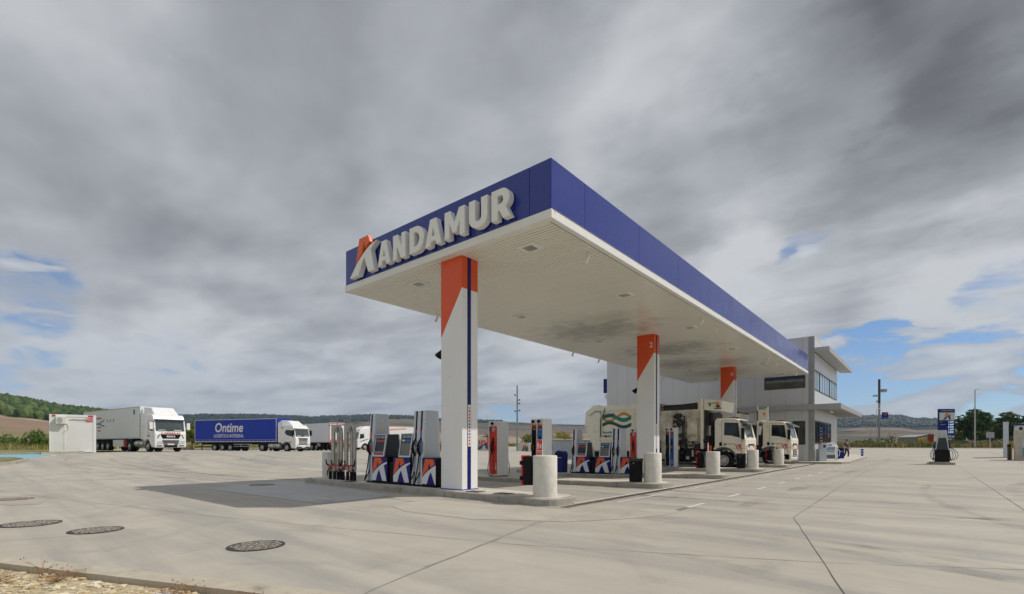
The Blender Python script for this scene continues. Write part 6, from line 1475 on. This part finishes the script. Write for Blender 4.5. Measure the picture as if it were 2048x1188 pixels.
MB().box(-.13, .02, -.08, .08, 0, 1.1, 0).box(-.14, .02, -.09, .09, 1.10, 1.34, 1).build('post', [M_dark, M_black], t); MB().box(.025, .16, -.07, .09, 0, 1.34).build('yellow_face', M_yellow, t)
X, Y = at(2014, 918, 45); t = thing('tall_sign', 'tall thin pale sign board seen almost edge on near the right edge', 'sign', (X, Y, gz(X, Y)), radians(90))
b_ = MB().prism([(-.06, 0), (1.8, 0), (1.8, 3.35), (-.06, 3.30)], 'xz', -.10, .10).build('board', mat('pale grey board', (.52, .56, .62), .5), t)
MB().box(.1, 1.6, -.13, -.121, .8, 2.4, 0).box(.2, 1.5, -.135, -.131, 2.5, 2.7, 1).prism([(.2, .1), (.6, .1), (1.2, .75), (.8, .75)], 'xz', -.135, -.121, 0).build('board_mark', [mat('faded orange print', (.5, .24, .16), .5), M_blue], b_)
X, Y = at(2052, 890, 75); t = thing('service_hut', 'small pale hut with a dark window behind the concrete wall', 'hut', (X, Y, gz(X, Y)), 0)
MB().box(-1.0, 3, 0, 3, 0, 3.55).build('wall', M_cwall, t); MB().box(-1.1, 3.1, -.1, 3.1, 3.56, 3.75).build('roof', M_blue, t); MB().box(-.75, -.35, -.02, -.002, 1.6, 3.3).build('window', M_glass, t)
# ---- signs, skip, shed and red board in the distance
X, Y = at(1980, 899, 80); t = thing('road_sign', 'square grey sign seen from the back on a thin post, in front of the trees', 'sign', (X, Y, gz(X, Y)), YAW)
MB().cyl((0, 0, 0), (0, 0, 2.6), .07, n=8).build('post', M_steel, t); MB().box(-.62, .66, -.05, .0, 1.72, 2.65).build('plate', mat('sign back', (.42, .40, .42), .5), t)
X, Y = at(1942, 897, 88); t = thing('parked_van', 'small dark green and red vehicle parked under the big tree', 'van', (X, Y, gz(X, Y) - .1), YAW + radians(12))
MB().prism([(-.9, .3), (.9, .3), (.9, 1.0), (.78, 1.45), (-.78, 1.45), (-.9, 1.0)], 'xz', 0, 3.4).build('body', mat('dark green paint', (.015, .10, .08), .4), t, bevel=.05)
MB().box(-.88, .88, -.02, -.003, .95, 1.2).build('red_band', M_red, t); MB().box(-.75, .75, -.03, -.003, .55, .85).box(-.7, .7, -.02, -.003, 1.25, 1.38).build('pale_band', mat('grey green band', (.2, .3, .28), .4), t)
for sx in (-.7, .7):
    for yy in (.5, 2.8): MB().wheel((0, 0, 0), .32, .2).build('wheel', M_rubber, t, loc=(sx, yy, .32), rot=(0, 0, pi / 2))
X, Y = at(1843, 894, 108); t = thing('low_shed', 'low grey green shed wall painted with yellow graffiti, left of the price totem', 'shed', (X, Y, gz(X, Y) - .2), YAW + radians(14))
b_ = MB().prism([(-1.6, 0), (1.7, 0), (1.7, 2.95), (-1.6, 2.4)], 'xz', 0, 4).build('wall', mat('grey green wall', (.22, .24, .19), .8), t)
q = MB()
for i, x in enumerate((-1.2, -.35, .45)): q.tube([(x, -.03, 1.0 + .1 * i), (x, -.03, 1.75 + .1 * i), (x + .5, -.03, 1.85 + .1 * i), (x + .5, -.03, 1.3 + .1 * i), (x + .1, -.03, 1.2 + .1 * i)], .10, 6)
q.tube([(-1.3, -.03, 2.05), (1.2, -.03, 2.4)], .07, 6); q.build('graffiti', M_yellow, b_)
MB().prism([(-1.75, 2.42), (1.8, 2.97), (1.8, 3.07), (-1.75, 2.52)], 'xz', -.1, 4.1).build('roof', M_steel, t)
X, Y = at(1862, 893, 106); t = thing('red_board', 'rust red poster board between the shed and the dispenser', 'board', (X, Y, gz(X, Y) - .1), YAW)
MB().box(-.62, .62, 0, .15, .3, 2.95).build('board', mat('mottled red poster', (.42, .05, .03), .6, var=.6, scale=3), t); MB().box(-.66, .66, -.03, .17, 2.96, 3.1).box(-.5, -.4, .02, .12, 0, .29).box(.4, .5, .02, .12, 0, .29).build('frame', M_offwhite, t)
# ---- striped blue bollard, display stand, service units and bin on the building's pavement
t = thing('flexible_bollard', 'short blue and white striped flexible bollard on the open yard right of the person', 'bollard', (-4.8, 59.9, gz(-4.8, 59.9)))
MB().cyl((0, 0, 0), (0, 0, .78), .105, .11, n=16).cyl((0, 0, .78), (0, 0, .86), .13, .11, n=16).build('post', M_bluemid, t); MB().cyl((0, 0, .36), (0, 0, .42), .112, n=16).cyl((0, 0, .62), (0, 0, .68), .112, n=16).build('reflective_band', M_plate, t)
X = -5.75
t = thing('poster_stand', 'freestanding poster rack with a blue and green advert outside the building', 'poster stand', (X, 45.1, .152), radians(58))
b_ = MB().box(-.70, .70, -.04, .04, .12, 1.38).build('panel', M_plate, t); q = MB().box(-.60, .60, -.052, -.042, .72, .82, 0).box(-.60, .60, -.052, -.042, .50, .68, 2).box(-.60, .60, -.052, -.042, .86, 1.10, 1).box(-.62, .62, -.052, -.042, .20, .48, 3)
q.build('advert', [mat('olive print', (.22, .25, .07), .5), mat('blue car print', (.10, .2, .42), .4, var=.6, scale=6), mat('grey print', (.4, .42, .42), .5), mat('dark crate print', (.05, .06, .10), .5, var=.8, scale=9)], b_)
text('advert_lettering', 'K LUBRIX', .14, M_black, b_, (0, -.052, 1.24), 'front', .02)
MB().tube([(-.72, 0, 0), (-.72, 0, 1.42), (.72, 0, 1.42), (.72, 0, 0)], .025, 6).box(-.75, .75, -.25, .25, 0, .03).build('frame', M_steel, t)
t = thing('payment_terminal', 'tall grey metal cabinet against the building corner', 'cabinet', (-6.1, 44.15, .152), radians(40)); MB().box(-.28, .28, -.22, .22, 0, .95).box(-.14, .28, -.2, .2, .952, 1.38).build('body', M_tower, t, bevel=.015); MB().box(.02, .2, -.215, -.202, 1.05, 1.25).build('screen', M_screen, t)
t = thing('air_pump', 'white and green air and water unit beside the poster rack', 'air pump', (-5.8, 49.3, .152), radians(40))
MB().cyl((0, 0, 0), (0, 0, .95), .16, .14, n=14).ball((0, 0, 1.05), .19, 10).box(-.2, .2, -.2, .2, 0, .12, 1).build('post', [M_plate, mat('green band', (.03, .2, .12), .4)], t); MB().tube([(.1, -.15, .95), (.25, -.2, .7), (.2, -.2, .35), (-.05, -.2, .3), (-.12, -.18, .7)], .022, 6).build('hose', M_lettergrey, t)
blue_bin(-5.7, 51.3, .152, 'dark blue waste bin on the building pavement left of the person', .9, radians(40))
# ---- person walking
def skin(name, pts, edges, radii, m, parent, sub_=2):
    me = bpy.data.meshes.new(name); me.from_pydata(pts, edges, []); o = bpy.data.objects.new(name, me); COL.objects.link(o); o.parent = parent
    sk = o.modifiers.new('skin', 'SKIN'); 
    for i, v in enumerate(me.skin_vertices[0].data if me.skin_vertices else []): pass
    if not me.skin_vertices:
        bm = bmesh.new(); bm.from_mesh(me); bm.verts.layers.skin.verify(); bm.to_mesh(me); bm.free()
    for i, v in enumerate(me.skin_vertices[0].data):
        r = radii[i]; v.radius = r if hasattr(r, '__len__') else (r, r); v.use_root = (i == 0)
    ss_ = o.modifiers.new('sub', 'SUBSURF'); ss_.levels = sub_; ss_.render_levels = sub_
    me.materials.append(m); sk.use_smooth_shade = True; return o
M_skin = mat('skin', (.42, .23, .15), .55, var=.05); M_tee = mat('dark grey t-shirt', (.075, .07, .08), .85, var=.15); M_jeans = mat('black trousers', (.022, .022, .028), .85, var=.2); M_hair = mat('dark hair', (.025, .018, .014), .7)
X, Y = -5.75, 56.6
t = thing('person', 'person in dark grey t-shirt and black trousers walking, hands held low in front', 'person', (X, Y, .152), YAW + radians(6))
V = [(0, 0, .93), (0, -.01, 1.12), (0, 0, 1.36), (0, 0, 1.47), (0, -.02, 1.56), (0, -.03, 1.68),            # 0-5 spine and head (faces -y)
     (.19, 0, 1.40), (.25, -.02, 1.14), (.15, -.22, .99), (.10, -.28, .95),                               # right arm 6-9
     (-.19, 0, 1.40), (-.26, -.01, 1.14), (-.16, -.20, 1.0), (-.10, -.27, .97),                            # left arm 10-13
     (.09, 0, .88), (.11, -.10, .50), (.12, -.02, .09), (.13, -.18, .04),                                 # leg 14-17
     (-.09, 0, .88), (-.11, .02, .50), (-.11, .20, .12), (-.12, .06, .04)]                                # leg 18-21
E_ = [(0, 1), (1, 2), (2, 3), (3, 4), (4, 5), (2, 6), (6, 7), (7, 8), (8, 9), (2, 10), (10, 11), (11, 12), (12, 13), (0, 14), (14, 15), (15, 16), (16, 17), (0, 18), (18, 19), (19, 20), (20, 21)]
R_ = [(.15, .10), (.135, .095), (.15, .10), .05, (.075, .09), (.078, .095), .06, .045, .035, .035, .06, .045, .035, .035, .085, .058, .042, .04, .085, .058, .042, .04]
skin('body', V, E_, R_, M_skin, t)
I = lambda l: [V[i] for i in l]
skin('t_shirt', [(0, 0, .92), (0, -.01, 1.12), (0, 0, 1.38), (.20, 0, 1.41), (.245, -.015, 1.22), (-.20, 0, 1.41), (-.25, -.01, 1.22)], [(0, 1), (1, 2), (2, 3), (3, 4), (2, 5), (5, 6)], [(.175, .125), (.16, .12), (.17, .12), .075, .065, .075, .065], M_tee, t)
skin('trousers', [(0, 0, .93), (.09, 0, .86), (.11, -.10, .50), (.12, -.02, .11), (-.09, 0, .86), (-.11, .02, .50), (-.11, .19, .14)], [(0, 1), (1, 2), (2, 3), (0, 4), (4, 5), (5, 6)], [(.155, .115), .10, .075, .058, .10, .075, .058], M_jeans, t)
skin('shoe', [(.12, -.0, .045), (.13, -.22, .035)], [(0, 1)], [.05, .04], M_black, t, 1); skin('shoe', [(-.11, .19, .07), (-.12, .0, .035)], [(0, 1)], [.05, .04], M_black, t, 1)
MB().ball((0, .0, 1.71), (.088, .108, .075), 12).build('hair', M_hair, t)
for s2 in (-1, 1):
    q = MB().ball((s2 * .095, -.29, .93), (.035, .045, .05), 8)
    for k in range(4): q.tube([(s2 * .095 - .024 + .016 * k, -.31, .92), (s2 * .095 - .022 + .015 * k, -.335, .885), (s2 * .095 - .018 + .013 * k, -.325, .86 - .004 * (k % 2))], [.009, .008, .006], 6)
    q.tube([(s2 * .065, -.29, .94), (s2 * .045, -.315, .91)], .009, 6); q.build('hand', M_skin, t)
q = MB().ball((.028, -.122, 1.655), .012, 6).ball((-.028, -.122, 1.655), .012, 6); q.build('eye', M_black, t)
MB().ball((0, -.128, 1.625), (.014, .02, .022), 6).ball((0, -.112, 1.575), (.03, .012, .007), 6, 1).build('nose_and_mouth', [M_skin, mat('lips', (.3, .12, .1), .5)], t)

# ================================================================ plants
def leafmesh(name, mats, blobs, n, size, seed, parent=None, loc=(0, 0, 0), flat=.5):
    rr = random.Random(seed); vs = []; fs = []; mi = []
    tot = sum(b[3] * b[4] * b[5] for b in blobs)
    for b in blobs:
        k = int(n * b[3] * b[4] * b[5] / tot)
        clumps = []
        for _ in range(max(4, k // 26)):
            while True:
                v = Vector((rr.uniform(-1, 1), rr.uniform(-1, 1), rr.uniform(-1, 1)))
                if .25 < v.length <= 1: break
            v = v.normalized() * (v.length ** .45); clumps.append((v, rr.uniform(.10, .30)))
        for _ in range(k):
            c, cr_ = rr.choice(clumps); o_ = Vector((rr.gauss(0, 1), rr.gauss(0, 1), rr.gauss(0, .7))) * cr_ * .6
            p = Vector((b[0] + (c.x + o_.x) * b[3], b[1] + (c.y + o_.y) * b[4], b[2] + (c.z + o_.z) * b[5]))
            if p.z < .02: p.z = .02 + rr.random() * .2
            s_ = size * rr.uniform(.6, 1.4); nrm = Vector((rr.gauss(0, 1), rr.gauss(0, 1), rr.gauss(0, 1) + flat)).normalized()
            u = nrm.orthogonal().normalized(); w = nrm.cross(u); a = rr.uniform(0, 2 * pi); u, w = u * cos(a) + w * sin(a), w * cos(a) - u * sin(a)
            o2 = len(vs); vs += [p - u * s_, p + w * s_ * .45, p + u * s_, p - w * s_ * .45]; fs.append((o2, o2 + 1, o2 + 2, o2 + 3)); mi.append(rr.choice((0, 0, 1)) if c.z < .2 else rr.choice((0, 1, 1)))  # more second-colour leaves high up; on green crowns this paints in lit tops
    me = bpy.data.meshes.new(name); me.from_pydata(vs, [], fs); me.polygons.foreach_set('material_index', mi)
    for m_ in mats: me.materials.append(m_)
    o = bpy.data.objects.new(name, me); COL.objects.link(o); o.location = loc
    if parent: o.parent = parent
    return o
def leafmat(name, c): 
    m_ = mat(name, c, .65, var=.35, scale=.9, spec=.25); b_ = m_.node_tree.nodes['Principled BSDF']; b_.inputs['Subsurface Weight'].default_value = 0; return m_
LG1, LG2 = leafmat('deep green leaves', (.030, .070, .016)), leafmat('mid green leaves', (.11, .18, .035))
LY1, LY2 = leafmat('yellow green leaves', (.20, .22, .035)), leafmat('pale green leaves', (.12, .20, .04)); LO = leafmat('olive leaves', (.16, .15, .04))
M_bark = mat('bark', (.09, .065, .045), .9, var=.3, scale=5, bump=.6)
def tree(px, d, h, wd, label, n, seed, leaf=.20, trunk=.28, mats=None, group=None):
    X, Y = at(px, 0, d); rr = random.Random(seed)
    t = thing('broadleaf_tree', label, 'tree', (X, Y, gz(X, Y) - .1), 0, group)
    tk = MB(); tk.tube([(0, 0, 0), (.1, 0, h * .2), (0, .1, h * .42), (.1, 0, h * .7)], [trunk, trunk * .8, trunk * .6, trunk * .25], 9)
    bl_ = []
    for i in range(11):
        a = 2 * pi * i / 11 + rr.uniform(-.3, .3); r = wd * rr.uniform(.28, .60); z = h * rr.uniform(.30, .82); r *= 1 - .45 * max(0, z / h - .55) / .3
        tk.tube([(0, 0, z * .55), (r * .5 * cos(a), r * .5 * sin(a), z * .8), (r * cos(a), r * sin(a), z)], [trunk * .4, trunk * .25, trunk * .1], 6)
        bl_.append((r * cos(a), r * sin(a), z, wd * rr.uniform(.28, .42), wd * rr.uniform(.28, .42), h * rr.uniform(.11, .13)))
    bl_.append((0, 0, h * .86, wd * .32, wd * .32, h * .14)); bl_.append((0, 0, h * .55, wd * .5, wd * .5, h * .25))
    tk.build('trunk', M_bark, t); leafmesh('crown', mats or [LG1, LG2], bl_, n, leaf, seed, t)
    return t
tree(1950, 104, 8.3, 4.1, 'tallest dense green tree, behind the tall lamp post at the right', 15000, 11, .21, group='trees beyond the yard')
tree(2012, 108, 7.8, 5.0, 'second dense green tree, behind the tall thin sign near the right edge', 16000, 17, .21, group='trees beyond the yard')
tree(1918, 112, 4.2, 2.2, 'smaller yellowish tree between the price totem and the tallest tree', 5000, 13, .16, .14, [LO, LG2], group='trees beyond the yard')
tree(384, 70, 4.5, 1.7, 'yellow green bushy tree standing between the two lorries at the left', 6500, 14, .11, .12, [LY1, LY2], group='trees beyond the yard')
tree(404, 76, 4.6, 2.2, 'yellow green tree mostly hidden behind the rear of the blue trailer', 4000, 15, .13, .12, [LY1, LO], group='trees beyond the yard')
def bush(px, d, h, w, label, n=1800, leaf=.09, mats=None, seed=1, dz=0, py=0):
    X, Y = at(px, 0, d); t = thing('bush', label, 'bush', (X, Y, gz(X, Y) - .12 + dz), 0, 'bushes round the yard'); rr = random.Random(seed)
    q = MB(); bl_ = []
    for i in range(5):
        a = 2 * pi * i / 5; r = w * .35; q.tube([(0, 0, 0), (r * .4 * cos(a), r * .4 * sin(a), h * .3), (r * cos(a), r * sin(a), h * .6)], [.03, .02, .01], 5)
        bl_.append((r * cos(a), r * sin(a), h * rr.uniform(.35, .62), w * rr.uniform(.3, .45), w * .4, h * rr.uniform(.3, .42)))
    bl_.append((0, 0, h * .6, w * .4, w * .4, h * .4))
    q.build('stem', M_bark, t); leafmesh('foliage', mats or [LG1, LG2], bl_, n, leaf, seed, t); return t
bush(72, 54, 2.5, 1.6, 'fresh green bush left of the white cabin', 4200, .075, [LG2, LY2], 21); bush(92, 56, 1.9, 1.3, 'darker green bush touching the left side of the white cabin', 2400, .07, None, 22)
bush(12, 56, 2.0, 1.8, 'light green bush at the left edge of the picture', 3000, .07, [LY2, LG2], 23); bush(40, 62, 1.7, 1.9, 'low yellow green bush between the two bushes at the far left', 2400, .07, [LY1, LY2], 24)
bush(974, 84, 2.9, 1.9, 'light green bush above the white and orange wall block', 3500, .10, [LY2, LY1], 25); bush(1058, 82, 2.7, 2.0, 'light green bush above the small emblem wall', 3500, .10, [LY2, LY1], 26); bush(1052, 68, .8, .7, 'small weed clump at the foot of the tall thin mast', 700, .06, [LY1, LG2], 27)
bush(1130, 57, .9, 2.4, 'yellow flowering weeds above the pale container wall', 2600, .06, [LY1, mat('yellow petals', (.45, .33, .03), .8)], 28, 1.95)
for i, (px, d, h, w, lb, mt) in enumerate(((1720, 122, 1.9, 2.2, 'olive bush left of the tallest mast', [LO, LG1]), (1736, 120, 2.6, 2.0, 'dark bush directly behind the short lamp post', None), (1766, 126, 2.7, 2.6, 'green bush just right of the tallest mast', [LG2, LY2]),
        (1781, 128, 2.4, 2.2, 'yellow green bush below a bare twiggy tree', [LY2, LO]), (1800, 150, 3.4, 3.6, 'rounded dark green bush in the distance', None), (1818, 152, 2.9, 3.0, 'second rounded dark green bush in the distance, left of the shed', None), (1708, 130, 1.5, 2.2, 'low green bush behind the person', [LG2, LO]),
        (1693, 135, 1.4, 2.4, 'low olive bush between the building and the person', [LO, LY1]), (1924, 108, 1.6, 1.8, 'small yellow bush at the foot of the price totem', [LY1, LO]), (1966, 100, 1.4, 1.8, 'low green bush beside the square sign back', [LG2, LO]), (1992, 102, 1.2, 1.8, 'low green bush below the second tree', [LG2, LY2]))):
    bush(px, d, h, w, lb, 1500, .13, mt, 30 + i)
X, Y = at(1783, 0, 124); t = thing('bare_tree', 'small leafless twiggy tree above the bushes right of the mast', 'tree', (X, Y, gz(X, Y))); rr = random.Random(9); q = MB(); q.tube([(0, 0, 0), (.1, 0, 1.5), (.2, 0, 2.6)], [.12, .09, .05], 6)
br = MB()
for i in range(16):
    a = rr.uniform(0, 2 * pi); r = rr.uniform(.5, 1.4); z = rr.uniform(1.4, 2.6); br.tube([(.1, 0, z), (r * .5 * cos(a), r * .5 * sin(a), z + .6), (r * cos(a), r * sin(a), z + rr.uniform(.8, 1.6))], [.04, .03, .015], 5)
q.build('trunk', M_bark, t); br.build('branches', M_bark, t)
# ---- rough grass and dry weeds: too many stems to count
M_gdry = mat('dry grass stems', (.34, .27, .12), .9, var=.3, scale=.7); M_ggrn = mat('green grass stems', (.15, .19, .04), .9, var=.3, scale=.7); M_gyel = mat('yellow flowering weed', (.42, .33, .05), .9, var=.25, scale=.7)
def tufts(name, n, fn, hmin, hmax, label, seed, w=.02, per=7, mats=None):
    rr = random.Random(seed); vs = []; fs = []; mi = []
    for i in range(n):
        X, Y, z = fn(rr); k_ = rr.choice((0, 0, 1, 1, 2)); H_ = rr.uniform(hmin, hmax) * (.6 + .8 * (mnoise.noise(Vector((X * .15, Y * .15, 0))) + .5))
        for j in range(per):
            a = rr.uniform(0, 2 * pi); sp_ = rr.uniform(.05, .5) * H_; x, y = X + rr.gauss(0, H_ * .35), Y + rr.gauss(0, H_ * .35); h_ = H_ * rr.uniform(.5, 1.15); o2 = len(vs); ca, sa = cos(a + pi / 2) * w * rr.uniform(.7, 2), sin(a + pi / 2) * w * rr.uniform(.7, 2)
            vs += [(x - ca, y - sa, z), (x + ca, y + sa, z), (x + cos(a) * sp_ * .5 + ca * .8, y + sin(a) * sp_ * .5 + sa * .8, z + h_ * .65), (x + cos(a) * sp_, y + sin(a) * sp_, z + h_), (x + cos(a) * sp_ * .5 - ca * .8, y + sin(a) * sp_ * .5 - sa * .8, z + h_ * .65)]
            fs.append((o2, o2 + 1, o2 + 2, o2 + 3, o2 + 4)); mi.append(k_)
    me = bpy.data.meshes.new(name); me.from_pydata(vs, [], fs); me.polygons.foreach_set('material_index', mi)
    for m_ in (mats or [M_gdry, M_ggrn, M_gyel]): me.materials.append(m_)
    o = bpy.data.objects.new(name, me); COL.objects.link(o); tag(o, label, 'grass', kind='stuff'); return o
def gl(rr):
    t_ = rr.random() ** .7; d = 47 + 30 * t_; px = rr.uniform(-160, 108 + (100 if d > 60 else 0)); X, Y = at(px, 0, d); return X, Y, gz(X, Y) + .05
tufts('grass', 2600, gl, .35, .8, 'dry straw-coloured grass and weeds along the left verge', 41, .022)
def gm_(rr): X = rr.uniform(-96, -86.5) - 4 * rr.random(); Y = rr.uniform(8, 110); return X, Y, gz(X, Y) + .0
tufts('grass', 2600, gm_, .4, 1.1, 'yellow weeds and grass along the far left edge of the yard', 42, .05)
def gr(rr): Y = 114 + 26 * rr.random() ** 1.4; X = rr.uniform(-70, 40); return X, Y, gz(X, Y) + .0
tufts('grass', 6500, gr, .45, 1.15, 'yellow green rough grass beyond the far edge of the yard', 43, .06)
kk = kerb_run([(-86, 112.9), (40, 112.9)], .3, .12).build('kerb', M_conc_dk); kk['kind'] = 'structure'
kk = kerb_run([(-87.8, 12), (-87.8, 112.7)], .3, .12).build('kerb', M_conc_dk); kk['kind'] = 'structure'
# ---- far woodland on the slopes: crowns as small lumps following the land
def woods(name, n, th0, th1, r0, r1, hmin, label, seed, size, near=False):
    rr = random.Random(seed); vs = []; fs = []; mi = []; cnt = 0; tries = 0
    while cnt < n and tries < n * 12:
        tries += 1; th = rr.uniform(th0, th1); R = rr.uniform(r0, r1); az = pi / 2 + YAW - th; X, Y = R * cos(az), R * sin(az); z = land(X, Y)
        if wooded(X, Y) < hmin + .22 * mnoise.noise(Vector((X / 110, Y / 110, 0))): continue
        s_ = size * rr.uniform(.6, 1.3); o2 = len(vs); cnt += 1
        for v in iv: vs.append((X + v.x * s_ * rr.uniform(.8, 1.15), Y + v.y * s_ * rr.uniform(.8, 1.15), z + s_ * .5 + v.z * s_ * rr.uniform(.9, 1.4)))
        fs += [tuple(o2 + i for i in f) for f in iff]; k_ = rr.choice((0, 0, 1)); mi += [k_] * len(iff)
    me = bpy.data.meshes.new(name); me.from_pydata(vs, [], fs); me.polygons.foreach_set('material_index', mi)
    for m_ in ((leafmat('near wood dark', (.035, .065, .018)), leafmat('near wood light', (.085, .125, .032))) if near else (leafmat('pine wood dark', (.014, .032, .022)), leafmat('pine wood light', (.022, .044, .027)))): me.materials.append(m_)
    o = bpy.data.objects.new(name, me); COL.objects.link(o); tag(o, label, 'woodland', kind='stuff')
woods('woodland', 4200, -1.0, -.62, 330, 680, .52, 'dark green pine wood covering the near hill at the left', 51, 3.0, True)
woods('woodland', 3800, -.86, -.02, 1350, 1960, .66, 'dark green pine wood along the ridge behind the lorries', 52, 4.6)
woods('woodland', 3600, .52, .84, 1700, 2450, .66, 'green wood along the ridge behind the masts at the right', 53, 4.6)
# ---- the air over the valley: hills fade a little towards blue
hz_ = MB().box(-3600, 4200, -1200, 4200, -14, 330).build('haze', [])
hz_['kind'] = 'stuff'
hm = bpy.data.materials.new('valley haze'); hm.use_nodes = True; hm.node_tree.nodes.clear()
pv = hm.node_tree.nodes.new('ShaderNodeVolumePrincipled'); pv.inputs['Color'].default_value = (.60, .76, 1.0, 1); pv.inputs['Density'].default_value = .00013; pv.inputs['Anisotropy'].default_value = 0.0
ho = hm.node_tree.nodes.new('ShaderNodeOutputMaterial'); hm.node_tree.links.new(pv.outputs[0], ho.inputs['Volume']); hz_.data.materials.append(hm)
